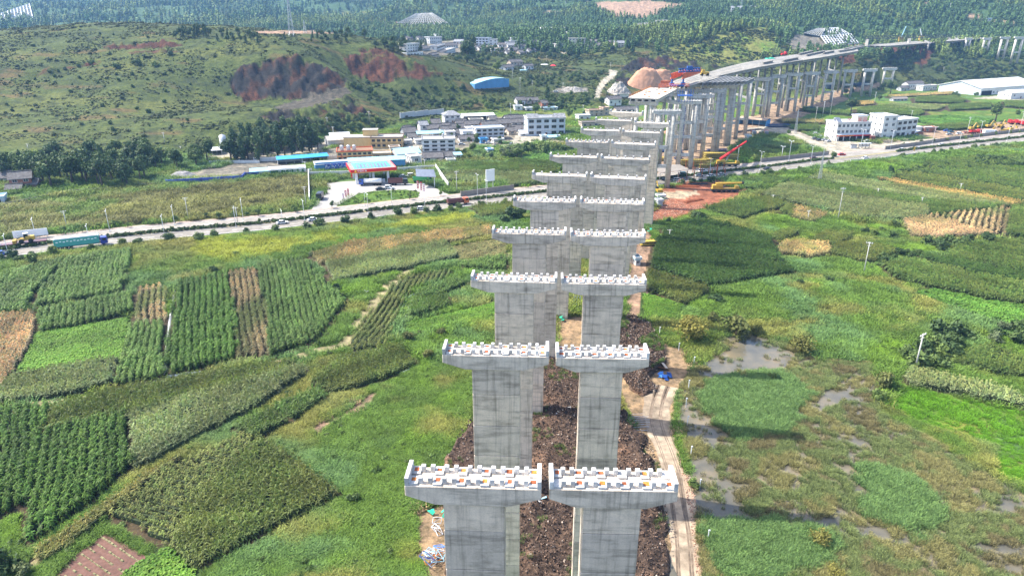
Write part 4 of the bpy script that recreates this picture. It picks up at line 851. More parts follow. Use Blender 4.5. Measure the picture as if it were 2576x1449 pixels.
# ---------------------------------------------------------------- dug-over dark soil between the piers
def f_mulch(t, b):
    v = coords(t, world=True); n = noise(t, v, 1.1, 8, .8); n2 = noise(t, v, .13, 4); n3 = noise(t, v, 6.0, 3, .8)
    c = rampn(t, n, [(.30, (.018, .014, .011)), (.47, (.062, .044, .034)), (.60, (.15, .105, .078)), (.75, (.36, .275, .21))]); g = rampn(t, n2, [(.35, (.55, .55, .58)), (.52, (1, .95, .9)), (.7, (2.1, 1.75, 1.45))]); q = rampn(t, n3, [(.60, (1, 1, 1)), (.72, (3.2, 2.9, 2.6))])
    c = mixc(t, 'MULTIPLY', 1., c.outputs[0], g.outputs[0]); c = mixc(t, 'MULTIPLY', 1., c, q.outputs[0]); t.links.new(c, b.inputs['Base Color']); bump(t, b, n, 1.0, .5)
M['mulch'] = mat('dug_soil', (.06, .045, .035), .95, 0, .15, f_mulch)
def heap_sheet(name, polys, step, amp, m, label, cat, base=.06, sc=3.0):
    for k, poly in enumerate(polys):
        w3 = G(np.array([a[0] for a in poly]), np.array([a[1] for a in poly]))[:, :2]; lo = w3.min(0)-3; hi = w3.max(0)+3
        xs = np.arange(lo[0], hi[0], step); ys = np.arange(lo[1], hi[1], step); Xg, Yg = np.meshgrid(xs, ys); jx = (fbm(Xg/4, Yg/4, 3, 1)-.5)*4; jy = (fbm(Xg/4, Yg/4, 3, 2)-.5)*4
        ins = inpoly(Xg+jx, Yg+jy, [tuple(p) for p in w3]); e = ins.astype(float)
        for _ in range(5): e = (e+np.roll(e, 1, 0)+np.roll(e, -1, 0)+np.roll(e, 1, 1)+np.roll(e, -1, 1))/5
        Zg = base+np.clip(e*2-1, 0, 1)*amp*(fbm(Xg/sc, Yg/sc, 5, 3)**1.5+.35*fbm(Xg/.8, Yg/.8, 2, 6)) - (e < .5)*.4
        idx = np.arange(Xg.size).reshape(Xg.shape); q = np.stack([idx[:-1, :-1], idx[:-1, 1:], idx[1:, 1:], idx[1:, :-1]], -1).reshape(-1, 4)
        kp = (e > .35); ok = kp[:-1, :-1] & kp[:-1, 1:] & kp[1:, 1:] & kp[1:, :-1]; q = q[ok.ravel()]
        me = D.meshes.new(name); me.from_pydata(np.stack([Xg, Yg, Zg], -1).reshape(-1, 3).tolist(), [], q.tolist()); me.materials.append(M[m]); me.polygons.foreach_set('use_smooth', [True]*len(me.polygons)); tag(obj(name, me), label[k], cat, None, 'stuff')
heap_sheet('dug_soil', MULCH, .33, 2.1, 'mulch', ['dark dug-over soil and debris between the two pier rows', 'dark soil heaps right of the third pier pair'], 'soil')
# rubble chips
chip = MB(); chip.box((0, 0, 0), (.34, .22, .16), .3, 0, .7); cm = chip.mesh('rubble_chip', 'plant'); at = cm.attributes.new('tint', 'FLOAT', 'POINT'); at.data.foreach_set('value', [.5]*8); CHIP = D.objects.new('rubble_chip', cm)
def pts_in(polys, n, world=False):
    out = []
    for poly in polys:
        w3 = G(np.array([a[0] for a in poly]), np.array([a[1] for a in poly]))[:, :2]; lo = w3.min(0); hi = w3.max(0); p = lo+RNG.random((n, 2))*(hi-lo); out.append(p[inpoly(p[:, 0], p[:, 1], [tuple(q) for q in w3])])
    return np.vstack(out)
p = pts_in(MULCH, 14000); n = len(p); g = RNG.random((n, 1)); cc = np.where(g < .055, np.array([[.40, .33, .27]]), np.where(g < .5, np.array([[.19, .125, .09]]), np.array([[.05, .037, .03]])))*RNG.uniform(.6, 1.3, (n, 1))
scatter('rubble', CHIP, np.hstack([p, (.16+2.1*(fbm(p[:, 0]/3, p[:, 1]/3, 5, 3)**1.5+.35*fbm(p[:, 0]/.8, p[:, 1]/.8, 2, 6)))[:, None]]), RNG.uniform(0, 6.28, (n, 3)), RNG.uniform(.25, 1.1, n), cc, 'loose stones and debris on the dark soil', 'rubble')
p = pts_in([Q('s', [(340,900),(560,900),(800,1000),(1200,960),(640,1180),(420,1230),(100,1260),(330,1050)]), Q('P', [(1690,1060),(1704,1120),(1750,1250),(1775,1470),(1755,1470),(1735,1290)])], 2500); n = len(p)
scatter('rubble', CHIP, np.hstack([p, np.full((n, 1), .05)]), RNG.uniform(0, 6.28, (n, 3)), RNG.uniform(.4, 1.3, n), np.array([[.42, .27, .19]])*RNG.uniform(.6, 1.5, (n, 1)), 'loose reddish stones on the bare earth', 'rubble')

# ---------------------------------------------------------------- grass, marsh, hill scrub, forest (uncountable)
ROADKD = RL
def near_road(x, y):
    d = np.full(len(x), 1e9)
    for a in ROADKD[::2]: d = np.minimum(d, (x-a[0])**2+(y-a[1])**2)
    return np.sqrt(d)
PLOT = Q('f', [(900,1080),(1240,1300),(1050,1420),(1000,1490),(380,1490),(620,1280)])
BARE = [PLOT]+[Q(k, p) for k, p, c_, j in ZONES if c_ in ('mud', 'cut', 'red', 'paleMud', 'yard', 'lane', 'grey', 'rock', 'redrock', 'rubble', 'villageyard')]
FORE = Q('F', [(530,1185),(600,1090),(620,1035),(720,960),(725,870),(980,820),(1560,820),(1690,870),(1980,1010),(1960,1060),(1600,1095),(1640,960),(1500,935),(1200,950),(1030,975),(800,1110),(780,1155)])
HEAPS = MULCH + [POND]
def grass(n, r0, r1, s0, s1, name, lab):
    a = RNG.uniform(R(-46), R(46), n); r = np.sqrt(RNG.uniform(r0**2, r1**2, n)); x = r*np.sin(a); y = r*np.cos(a); px, py = PJ(np.stack([x, y, 0*x], -1))
    k = (px > -250) & (px < 2830) & (py < 1560)
    for q in FGROW+HEAPS+BARE+[FORE]: k &= ~inpoly(px, py, q)
    for ln in (CTR, TL):
        for q in ln[::1]: k &= (x-q[0])**2+(y-q[1])**2 > 4.6
    x, y, px, py = x[k], y[k], px[k], py[k]; k = near_road(x, y) > 13.8; x, y, px, py = x[k], y[k], px[k], py[k]; n = len(x)
    c = zone_paint(ground_colour(x, y, 0*x, px, py), x, y, px, py, False)*RNG.uniform(.65, 1.5, (n, 1))*1.15; s = RNG.uniform(s0, s1, n)*(.55+.95*fbm(x/8, y/8, 3, 66))
    mow = inpoly(px, py, Q('g', [(1180,590),(1280,490),(1960,630),(1960,1020),(1730,940),(1750,790),(1400,690)])); c[mow] = np.array([.085, .205, .012])*RNG.uniform(.75, 1.3, (mow.sum(), 1)); s[mow] *= .5
    lawn = inpoly(px, py, Q('F', [(850,1090),(1030,975),(1200,950),(1500,935),(1640,960),(1720,1040),(1600,1060),(1200,1090),(900,1120)])); s[lawn] *= .3; c[lawn] = np.array([.12, .19, .03])*RNG.uniform(.75, 1.3, (lawn.sum(), 1))
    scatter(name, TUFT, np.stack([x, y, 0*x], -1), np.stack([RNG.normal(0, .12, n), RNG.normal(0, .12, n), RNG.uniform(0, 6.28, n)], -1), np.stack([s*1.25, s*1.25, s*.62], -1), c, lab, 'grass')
    return n
ng = grass(60000, 74, 150, .8, 1.5, 'tall_grass', 'tall green grass around the near piers and plots') + grass(75000, 150, 300, 1.3, 2.4, 'tall_grass', 'rough grass between the plots and the main road') + grass(45000, 300, 560, 2.2, 3.6, 'tall_grass', 'grass and weeds beyond the main road'); print('grass', ng)
# weeds and clumps in the grass
n = 9000; a = RNG.uniform(R(-44), R(44), n); r = np.sqrt(RNG.uniform(78**2, 330**2, n)); x = r*np.sin(a); y = r*np.cos(a); px, py = PJ(np.stack([x, y, 0*x], -1)); k = (fbm(x/11, y/11, 4, 260) > .52)
for q in [f[0] for f in FPOLY]+HEAPS+BARE+[FORE, Q('g', [(1180,590),(1280,490),(1960,630),(1960,1020),(1730,940),(1750,790),(1400,690)])]: k &= ~inpoly(px, py, q)
for q in CTR: k &= (x-q[0])**2+(y-q[1])**2 > 7
k &= near_road(x, y) > 14.5; x, y = x[k], y[k]; n = len(x); v = RNG.random((n, 1)); cc = np.where(v < .5, np.array([[.075, .125, .03]]), np.where(v < .8, np.array([[.10, .14, .045]]), np.array([[.045, .075, .022]])))*RNG.uniform(.7, 1.3, (n, 1)); s = RNG.uniform(.25, .75, n)
scatter('weeds', SHRUB, np.stack([x, y, 0*x], -1), RNG.uniform(0, 6.28, n), np.stack([s, s, s*.8], -1), cc, 'leafy weed clumps in the rough grass', 'weeds'); print('weeds', n)
p = pts_in(MULCH, 2600); p = p[fbm(p[:, 0]/5, p[:, 1]/5, 3, 280) > .60]; n = len(p)
scatter('weeds', TUFT, np.hstack([p, (.16+2.1*(fbm(p[:, 0]/3, p[:, 1]/3, 5, 3)**1.5+.35*fbm(p[:, 0]/.8, p[:, 1]/.8, 2, 6)))[:, None]]), RNG.uniform(0, 6.28, n), RNG.uniform(.35, .8, n), np.array([[.085, .135, .035]])*RNG.uniform(.7, 1.3, (n, 1)), 'weeds sprouting on the dug soil', 'weeds')
# marsh plants standing in the water
p = pts_in([POND], 52000); px, py = PJ(np.hstack([p, np.zeros((len(p), 1))])); x, y = p[:, 0], p[:, 1]
dens = fbm(x/7, y/7, 5, 201); dens2 = fbm(x/2.2, y/2.2, 3, 207)
OPEN = [Q('k', [(690,190),(840,150),(880,300),(900,430),(960,560),(880,640),(980,780),(1300,900),(1650,1000),(1600,1080),(900,1140),(800,1000),(740,640),(650,430),(680,300)]), Q('g', [(340,330),(560,240),(700,300),(740,390),(540,460),(330,440),(180,430)]), Q('g', [(800,560),(1000,520),(1110,580),(1080,650),(900,660)]), Q('g', [(560,1090),(900,1110),(1150,1180),(1500,1270),(1895,1330),(1895,1470),(1560,1460),(1250,1330),(950,1240),(640,1160)])]
GREEN = [Q('g', [(270,470),(480,430),(600,420),(850,480),(760,640),(700,740),(480,760),(330,690)]), Q('g', [(300,1180),(600,1160),(780,1200),(930,1260),(920,1400),(600,1460),(330,1460)]), Q('g', [(1000,880),(1200,900),(1420,1040),(1480,1180),(1380,1250),(1130,1140)])]
jx = (fbm(x/3, y/3, 4, 221)-.5)*90; jy = (fbm(x/3, y/3, 4, 222)-.5)*70
th = np.full(len(p), .47)
for q in OPEN[:3]: th = np.where(inpoly(px+jx*.5, py+jy*.5, q), .61, th)
th = np.where(inpoly(px+jx*1.4, py+jy*1.4, OPEN[3]), .535, th)
for q in GREEN: th = np.where(inpoly(px+jx, py+jy, q), .30, th)
fine = fbm(x/.9, y/.9, 3, 230)
k = (dens*.45+dens2*.25+fine*.30-th)*9+RNG.normal(0, .55, len(p)) > 0; p = p[k]; px, py = px[k], py[k]; n = len(p); v = fbm(p[:, 0]/6, p[:, 1]/6, 4, 210)[:, None]; gz = np.zeros(n, bool)
jx, jy = jx[k], jy[k]
for q in GREEN: gz |= inpoly(px+jx, py+jy, q)
cc = np.where(v > .56, np.array([[.18, .175, .072]]), np.where(v < .36, np.array([[.14, .128, .062]]), np.array([[.125, .160, .060]]))); cc[gz] = np.array([.105, .180, .060]); cc = cc*RNG.uniform(.7, 1.4, (n, 1)); s = RNG.uniform(.45, 1.05, n); s[gz] *= 1.35
scatter('marsh_plants', TUFT, np.hstack([p, np.full((n, 1), .05)]), np.stack([RNG.normal(0, .2, n), RNG.normal(0, .2, n), RNG.uniform(0, 6.28, n)], -1), np.stack([s*1.1, s*1.1, s], -1), cc, 'reeds and weeds growing in the flooded ground', 'marsh plants'); print('marsh', n)
# scrub on the hills
n = 330000; a = RNG.uniform(R(-44), R(44), n); r = np.sqrt(RNG.uniform(330**2, 1080**2, n)); x = r*np.sin(a); y = r*np.cos(a); z = hgt(x, y); k = z > 1.5; x, y, z = x[k], y[k], z[k]; px, py = PJ(np.stack([x, y, z], -1))
dn = fbm(x/26, y/18, 5, 301); fd = fbm(x/7, y/7, 3, 302); k = (dn*.6+fd*.4 > .485) & (RNG.random(len(x)) < .55+.4*np.clip((y-700)/300, 0, 1))
for q in BARE: k &= ~inpoly(px, py, q)
x, y, z = x[k], y[k], z[k]; n = len(x); v = fbm(x/40, y/40, 4, 310)[:, None]; cc = np.where(v > .55, np.array([[.085, .098, .032]]), np.array([[.060, .075, .027]]))*RNG.uniform(.7, 1.5, (n, 1)); s = RNG.uniform(.28, .75, n)*np.where(RNG.random(n) < .04, 2.4, 1)*(1+np.clip((y-650)/500, 0, 1)*.8)
scatter('hill_scrub', SHRUB, np.stack([x, y, z-.1], -1), RNG.uniform(0, 6.28, n), np.stack([s*1.3, s*1.3, s*.6], -1), cc, 'low scrub covering the hillsides', 'scrub'); print('scrub', n)
# woods on the mountains
def wood(n, r0, r1, sc, pr, sel, name, lab):
    a = RNG.uniform(R(-44), R(44), n); r = np.sqrt(RNG.uniform(r0**2, r1**2, n)); x = r*np.sin(a); y = r*np.cos(a); z = hgt(x, y); px, py = PJ(np.stack([x, y, z], -1)); k = (z > 20) & (py < 150) & (RNG.random(n) < sel(x, y, px, py))
    for q in BARE+[Q('C', [(1600,500),(1780,440),(2150,330),(2560,260),(2650,420),(2560,560),(2150,640),(1720,590),(1500,560)])]: k &= ~inpoly(px, py, q)
    x, y, z = x[k], y[k], z[k]; n = len(x); v = fbm(x/90, y/90, 4, 330)[:, None]; cc = np.where(v > .55, np.array([[.150, .205, .058]]), np.array([[.085, .148, .050]]))*RNG.uniform(.6, 1.45, (n, 1)); s = sc*RNG.uniform(.65, 1.35, n)
    scatter(name, pr, np.stack([x, y, z-.3], -1), RNG.uniform(0, 6.28, n), s, cc, lab, 'forest'); return n
oldhill = lambda x, y, px, py: np.where((px < 1120) & (y < 1000), .0, .35+.65*np.clip((fbm(x/60, y/60, 4, 350)-.40)*6, 0, 1))
FARSEL = lambda x, y, px, py: .25+.75*np.clip((fbm(x/120, y/160, 4, 360)-.40)*7, 0, 1)
nw = wood(26000, 850, 1500, .95, PINE, oldhill, 'pine_wood', 'pine wood on the nearer mountain slopes') + wood(15000, 850, 1500, .95, FTREE, oldhill, 'leafy_wood', 'leafy trees mixed through the mountain wood') + wood(24000, 1500, 3500, 1.5, PINE, FARSEL, 'pine_wood', 'far bluish pines on the mountains') + wood(24000, 1500, 3500, 1.6, FTREE, FARSEL, 'leafy_wood', 'far bluish leafy forest on the mountains') ; print('wood', nw)
# hedge plants on the median
i = RNG.integers(0, len(RL)-1, 5200); f = RNG.random(5200)[:, None]; p = RL[i]*(1-f)+RL[i+1]*f + nr[i]*RNG.uniform(-1.2, 1.2, (5200, 1)); px, py = PJ(np.hstack([p, np.zeros((5200, 1))])); k = ~((px > 2095) & (px < 2255)); p = p[k]; n = len(p)
scatter('median_hedge', SHRUB, np.hstack([p, np.full((n, 1), .15)]), RNG.uniform(0, 6.28, n), RNG.uniform(.35, .8, n), np.array([[.058, .095, .028]])*RNG.uniform(.6, 1.5, (n, 1)), 'low hedge along the middle of the main road', 'hedge')
_one = 'first second third fourth fifth sixth seventh eighth ninth tenth eleventh twelfth thirteenth fourteenth fifteenth sixteenth seventeenth eighteenth nineteenth'.split()
_ord = _one+['twentieth']+['twenty-'+q for q in _one[:9]]+['thirtieth']+['thirty-'+q for q in _one[:9]]+['fortieth']+['forty-'+q for q in _one[:9]]+['fiftieth']+['fifty-'+q for q in _one[:9]]
NTH = ['leftmost']+[q+' from the left' for q in _ord[1:]]
# ---------------------------------------------------------------- single trees and shrubs
def f_leaf(t, b, col):
    oi = N(t, 'ShaderNodeObjectInfo'); ti = N(t, 'ShaderNodeAttribute', attribute_name='tint')
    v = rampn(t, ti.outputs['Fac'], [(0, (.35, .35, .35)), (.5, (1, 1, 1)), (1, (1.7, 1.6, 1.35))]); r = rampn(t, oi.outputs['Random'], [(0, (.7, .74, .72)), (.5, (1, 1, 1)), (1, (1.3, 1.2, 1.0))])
    c = mixc(t, 'MULTIPLY', 1., v.outputs[0], r.outputs[0]); c = mixc(t, 'MULTIPLY', 1., c, col); t.links.new(c, b.inputs['Base Color'])
    tr = N(t, 'ShaderNodeBsdfTranslucent'); mx = N(t, 'ShaderNodeMixShader'); mx.inputs[0].default_value = .14; t.links.new(c, tr.inputs[0]); t.links.new(b.outputs[0], mx.inputs[1]); t.links.new(tr.outputs[0], mx.inputs[2]); t.links.new(mx.outputs[0], t.nodes['Material Output'].inputs[0])
for k, c_ in dict(leaf_dark=(.050,.085,.030), leaf_mid=(.085,.130,.038), leaf_light=(.105,.160,.040), leaf_yellow=(.165,.160,.042), leaf_olive=(.105,.118,.036), leaf_grey=(.10,.13,.062)).items():
    M[k] = mat(k, c_, .65, 0, .2, lambda t, b, c_=c_: f_leaf(t, b, c_))
M['bark'] = rough_mat('bark', (.10, .075, .055), .3, 3.0)
def crown(name, n, rx, rz, z0, leaf, seed, lobes, m, shape='round'):
    rg = np.random.default_rng(seed); cs = []
    for i in range(lobes):
        if shape == 'tall': f = (i+.5)/lobes; cs.append((rg.normal(0, .25*rx), rg.normal(0, .25*rx), z0+rz*2*f, rx*(.75-.45*abs(f-.4)), rz*.42))
        elif shape == 'cone': f = (i+.5)/lobes; cs.append((rg.normal(0, .12*rx), rg.normal(0, .12*rx), z0+rz*2*f, rx*(1.0-.85*f), rz*.34))
        else:
            a = rg.uniform(0, 6.28); q = rx*.62*math.sqrt(rg.random()); cs.append((q*math.cos(a), q*math.sin(a), z0+rz*rg.uniform(.55, 1.5)*(1-.25*q/rx), rx*rg.uniform(.38, .58), rz*rg.uniform(.38, .6)))
    cs = np.array(cs); vs = []; ti = []
    for i in range(n):
        c_ = cs[rg.integers(lobes)]; d = rg.normal(size=3); d[2] += .25; d /= np.linalg.norm(d); k = rg.uniform(.45, 1.05); p = c_[:3]+d*np.array([c_[3], c_[3], c_[4]])*k
        p[2] = max(p[2], .1); nn = d+rg.normal(size=3)*.55; nn /= np.linalg.norm(nn); u = np.cross(nn, rg.normal(size=3)); u /= np.linalg.norm(u)+1e-9; v = np.cross(nn, u); s = leaf*rg.uniform(.6, 1.35)
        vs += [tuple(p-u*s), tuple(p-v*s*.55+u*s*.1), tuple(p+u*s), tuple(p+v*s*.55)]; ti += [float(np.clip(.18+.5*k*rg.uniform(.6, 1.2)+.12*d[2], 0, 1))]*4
    me = D.meshes.new(name); me.from_pydata(vs, [], [(4*i, 4*i+1, 4*i+2, 4*i+3) for i in range(n)]); me.materials.append(M[m]); at = me.attributes.new('tint', 'FLOAT', 'POINT'); at.data.foreach_set('value', ti); return me
def trunk(name, h, r, seed, limbs=5):
    rg = random.Random(seed); m = MB(); m.tube((0, 0, -.3), (rg.uniform(-.1, .1)*h*.3, 0, h*.55), r, r*.65, 7); m.tube((0, 0, h*.5), (rg.uniform(-.2, .2), rg.uniform(-.2, .2), h), r*.65, r*.25, 6)
    for i in range(limbs): a = rg.uniform(0, 6.28); z = h*rg.uniform(.4, .75); m.tube((0, 0, z), (math.cos(a)*h*.28, math.sin(a)*h*.28, z+h*.28), r*.4, r*.12, 5)
    return m.mesh(name, 'bark', True)
# one unit = one metre of tree height 10 (scaled per tree)
CR = {}
def variants(kind, cnt, *a, **k): CR[kind] = [crown('crown', *a[:1], *a[1:5], 100+i*7+hash(kind) % 1 + len(CR)*31, *a[5:], **k) for i in range(cnt)]
variants('dark', 4, 1100, 3.3, 3.6, 2.2, .42, 11, 'leaf_dark'); variants('mid', 4, 1000, 3.3, 3.4, 2.2, .42, 10, 'leaf_mid'); variants('light', 3, 900, 3.0, 3.4, 2.2, .40, 10, 'leaf_light')
variants('poplar', 3, 900, 2.0, 4.0, 1.6, .38, 8, 'leaf_dark', shape='tall'); variants('cone', 3, 700, 2.6, 4.1, 1.4, .40, 8, 'leaf_dark', shape='cone'); variants('pine', 3, 600, 2.8, 3.2, 3.2, .42, 8, 'leaf_dark')
variants('sdark', 4, 520, 5.2, 4.6, -1.2, .80, 8, 'leaf_dark'); variants('smid', 4, 520, 5.2, 4.6, -1.2, .80, 8, 'leaf_mid'); variants('syellow', 3, 1000, 6.6, 4.4, .2, .50, 14, 'leaf_yellow'); variants('solive', 3, 700, 5.2, 4.6, -1, .60, 9, 'leaf_olive'); variants('sgrey', 3, 600, 4.8, 4.6, -1, .60, 8, 'leaf_grey')
TK = [trunk('trunk', 7.5, .34, i) for i in range(3)]; STEM = [trunk('stem', 5.0, .30, 30+i, 7) for i in range(3)]
NT = [0]
def plant_at(pos, h, kind, label, group=None, name=None):
    s = h/10.0; shrub = kind[0] == 's'; t = thing(name or ('shrub' if shrub else 'tree'), label, 'shrub' if shrub else 'tree', pos, random.uniform(0, 6.28), group); k = s*random.uniform(.92, 1.08); t.scale = (k*random.uniform(.9, 1.15), k*random.uniform(.9, 1.15), s)
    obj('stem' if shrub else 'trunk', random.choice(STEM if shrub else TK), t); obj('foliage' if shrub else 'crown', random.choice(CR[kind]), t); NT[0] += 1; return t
def px2m(pos, hp): zz = np.dot(np.array(pos)-np.array([0, 0, CAMH]), FW); return hp/FPX*zz
def trees(key, lst, kind, label, group=None):
    p = Q(key, [(a, b) for a, b, *_ in lst]); P = GT([a[0] for a in p], [a[1] for a in p])
    for i, q in enumerate(P):
        h = px2m(q, lst[i][2]*TR[key][2])*1.05; plant_at(q, h, lst[i][3] if len(lst[i]) > 3 else kind, label if isinstance(label, str) else label[i], group)
def cluster(key, poly, n, h0, h1, kinds, label, group, gap=4.0, stuff=False):
    q = Q(key, poly); xs = [a[0] for a in q]; ys = [a[1] for a in q]; p = np.stack([RNG.uniform(min(xs), max(xs), n*30), RNG.uniform(min(ys), max(ys), n*30)], -1); p = p[inpoly(p[:, 0], p[:, 1], q)][:n*3]
    P = GT(p[:, 0], p[:, 1]); done = []; made = []
    for c_ in P:
        if len(done) >= n: break
        if all((c_[0]-d[0])**2+(c_[1]-d[1])**2 > gap*gap for d in done):
            done.append(c_)
            if not stuff: made.append(plant_at(c_, random.uniform(h0, h1), random.choice(kinds), label, group))

    if 1 < len(made) <= 58:
        for i, q in enumerate(sorted(made, key=lambda q: q.location.x/q.location.y)): q['label'] = f'{label}, {NTH[i]}'
    if stuff:
        for i, kd in enumerate(sorted(set(kinds))):
            pr = D.objects.new('crown_shape', CR[kd][0]); P2 = np.array(done[i::len(set(kinds))]); n2 = len(P2)
            if n2: scatter('thicket' if kd[0] == 's' else 'trees', pr, P2, RNG.uniform(0, 6.28, n2), np.stack([RNG.uniform(h0, h1, n2)/10]*3, -1)*RNG.uniform(.9, 1.1, (n2, 3)), np.ones((n2, 3)), stuff, 'vegetation')
DK = ['dark', 'dark', 'mid']
cluster('E', [(380,585),(660,565),(1000,592),(1480,545),(1500,470),(900,480),(450,470)], 34, 13, 18, ['dark'], 'tall dark tree in the belt behind the straw field', 'trees behind the straw field', 6)
cluster('E', [(0,430),(600,340),(640,410),(350,490),(0,520)], 22, 11, 16, DK, 'dark tree among the old houses at the far left', 'trees among the far left houses', 6)
cluster('E', [(880,250),(1800,340),(2060,310),(2060,370),(1500,420),(900,340)], 30, 11, 16, DK, 'tree in the grove left of the white silo', 'grove left of the silo', 6)
cluster('E', [(2250,330),(2576,330),(2576,200),(2280,230)], 14, 13, 17, ['poplar', 'dark'], 'tall dark tree right of the white silo', 'trees right of the silo', 4)
cluster('F', [(0,625),(230,615),(640,560),(640,470),(0,480)], 36, 12, 17, ['poplar', 'dark', 'dark'], 'tall tree in the dark row behind the blue-roofed sheds', 'trees behind the blue sheds', 4)
cluster('F', [(0,390),(600,380),(1300,370),(1350,260),(1100,230),(0,300)], 46, 4, 8, ['smid', 'sdark', 'mid'], 'bush on the bank above the sheds', 'bushes on the bank above the sheds', 5, stuff='bushes on the bank above the sheds')
trees('r', [(1020,650,190,'mid'),(900,680,120,'light'),(960,740,100,'mid'),(1180,720,90,'mid'),(1290,740,120,'dark'),(1100,760,80,'light'),(1440,650,110,'mid')], 'mid', ['big round tree beside the village lane','bushy light tree left of the big round one','mid green tree below the big round one','leafy tree by the small blue hut','dark tree right of the small blue hut','light bush-like tree at the corn edge','small tree where the lane bends'])
cluster('r', [(1500,700),(1780,660),(1780,740),(1520,760)], 9, 7, 9, ['mid', 'sgrey'], 'drooping willow left of the sixth pier pair', 'willows by the corn', 3)
cluster('r', [(1700,660),(2450,640),(2450,600),(1720,600)], 24, 6, 9, ['mid', 'smid'], 'tree in the hedgerow behind the left piers', 'hedgerow behind the left piers', 4)
cluster('r', [(60,250),(560,200),(580,260),(240,300),(0,290)], 16, 3, 6, ['smid', 'light'], 'bush inside the long grey wall', 'bushes inside the grey wall', 4)
cluster('B', [(1180,480),(1500,430),(1500,520),(1280,500)], 14, 8, 12, DK, 'dark tree left of the upper village', 'trees left of the upper village', 6)
trees('B', [(1095,385,110,'dark'),(305,400,70,'cone'),(1280,360,60,'dark'),(2110,620,250,'dark'),(2160,600,220,'poplar'),(2400,730,140,'mid'),(1650,530,110,'cone'),(1700,470,80,'cone')], 'dark', ['large round dark tree below the lattice slope','dark conical tree on the hill shoulder','round dark tree right of the white sheds','tallest dark tree in front of the grey village block','slender tree beside the tallest dark one','round tree above the blue arched shed','conical tree before the white village house','smaller conical tree above the white village house'])
cluster('B', [(450,420),(950,330),(1000,380),(900,430),(600,430)], 26, 6, 9, ['cone', 'pine', 'dark'], 'pine on the shoulder behind the red quarry', 'pines behind the red quarry', 5, stuff='pines on the shoulder behind the red quarry')
cluster('B', [(1900,640),(2300,680),(2350,560),(2100,600)], 18, 6, 10, DK, 'tree on the slope under the upper village', 'trees under the upper village', 5, stuff='trees on the slope under the upper village')
cluster('B', [(900,800),(1150,830),(1500,870),(2100,880),(2150,950),(1700,1080),(1200,1090),(1000,900)], 46, 4, 7, ['smid', 'sdark', 'mid'], 'bush on the slope left of the blue arched shed', 'bushes left of the arched shed', 5, stuff='bushes covering the slope left of the blue arched shed')
cluster('B', [(1650,1100),(2200,1030),(2500,1050),(2400,1110),(1900,1100)], 20, 6, 10, ['mid', 'light', 'dark'], 'tree on the bank above the main village', 'trees above the main village', 5, stuff='trees on the bank above the main village')
cluster('B', [(2250,470),(2576,520),(2576,620),(2300,600)], 16, 6, 9, DK, 'tree between the upper village houses and the terraces', 'trees by the terraces', 5)
cluster('C', [(0,520),(500,500),(1000,560),(1000,680),(500,640),(0,600)], 30, 5, 9, ['dark', 'mid', 'sdark'], 'tree on the terraces below the upper village', 'trees on the terraces', 5, stuff='trees on the terraces below the upper village')
cluster('C', [(100,800),(500,740),(1000,700),(950,780),(500,840),(100,880)], 40, 3, 6, ['sdark', 'smid'], 'bush along the terrace edges', 'bushes along the terrace edges', 4, stuff='bushes along the terrace edges')
cluster('C', [(400,980),(700,930),(850,1000),(850,1090),(560,1110)], 26, 4, 8, ['mid', 'light', 'smid'], 'tree behind the big grey villa', 'trees behind the grey villa', 4)
trees('C', [(380,1030,170,'cone'),(270,1130,110,'mid'),(920,1050,100,'dark'),(600,1180,120,'mid'),(1170,1040,60,'mid')], 'mid', ['tall conical dark tree above the grey villa','round tree left of the grey villa roof','round dark tree at the foot of the pale lane','tree right of the grey villa','tree below the box girder deck'])
cluster('C', [(430,470),(560,430),(900,440),(1150,480),(1000,540),(600,500)], 18, 6, 9, DK, 'tree around the white village house', 'trees around the white house', 5)
cluster('C', [(1150,560),(1500,480),(2000,330),(2150,420),(2050,560),(1700,560)], 34, 4, 8, ['sdark', 'dark', 'smid'], 'dark bush on the spur behind the gantry', 'bushes on the spur', 7, stuff='bushes on the spur behind the gantry')
cluster('C', [(600,330),(1300,330),(1280,480),(1100,380),(600,300)], 24, 7, 11, DK, 'tree on the wooded slope behind the village', 'trees behind the village', 6, stuff='wooded slope behind the village')
cluster('D', [(900,560),(1300,530),(1560,560),(1480,640),(1300,700),(900,690)], 40, 6, 10, DK, 'tree on the mound behind the free-standing piers', 'trees on the mound behind the piers', 5, stuff='woods on the mound behind the free-standing piers')
cluster('D', [(1680,520),(2000,520),(2576,700),(2576,780),(1900,830),(1640,720)], 70, 6, 11, DK+['mid'], 'tree in the wood above the long white warehouse', 'wood above the warehouse', 6, stuff='wood above the long white warehouse')
cluster('D', [(720,830),(900,830),(880,960),(780,960)], 8, 6, 9, DK, 'tree between the free-standing piers', 'trees between the free-standing piers', 4)
trees('D', [(1250,930,140,'dark'),(1180,900,90,'dark'),(860,1125,160,'dark'),(1790,900,100,'mid'),(1900,950,60,'smid'),(1010,960,60,'mid'),(1140,1000,70,'mid'),(2100,950,50,'smid')], 'dark', ['broad dark tree left of the old tiled houses','dark tree beside the broad one','lone round dark tree above the white shop building','leafy tree beside the warehouse gable','bush before the warehouse gable','small tree under the twin columns','small tree right of the twin columns','bush at the warehouse yard'])
trees('H', [(2290,260,200,'dark'),(240,380,50,'smid'),(1240,750,70,'sdark'),(690,610,70,'smid'),(2500,190,60,'smid')], 'dark', ['tall leaning dark tree at the right above the excavators','bush by the pale lane corner','lone dark bush in the rough grass below the junction','bush at the junction wall','bush by the red trucks'])
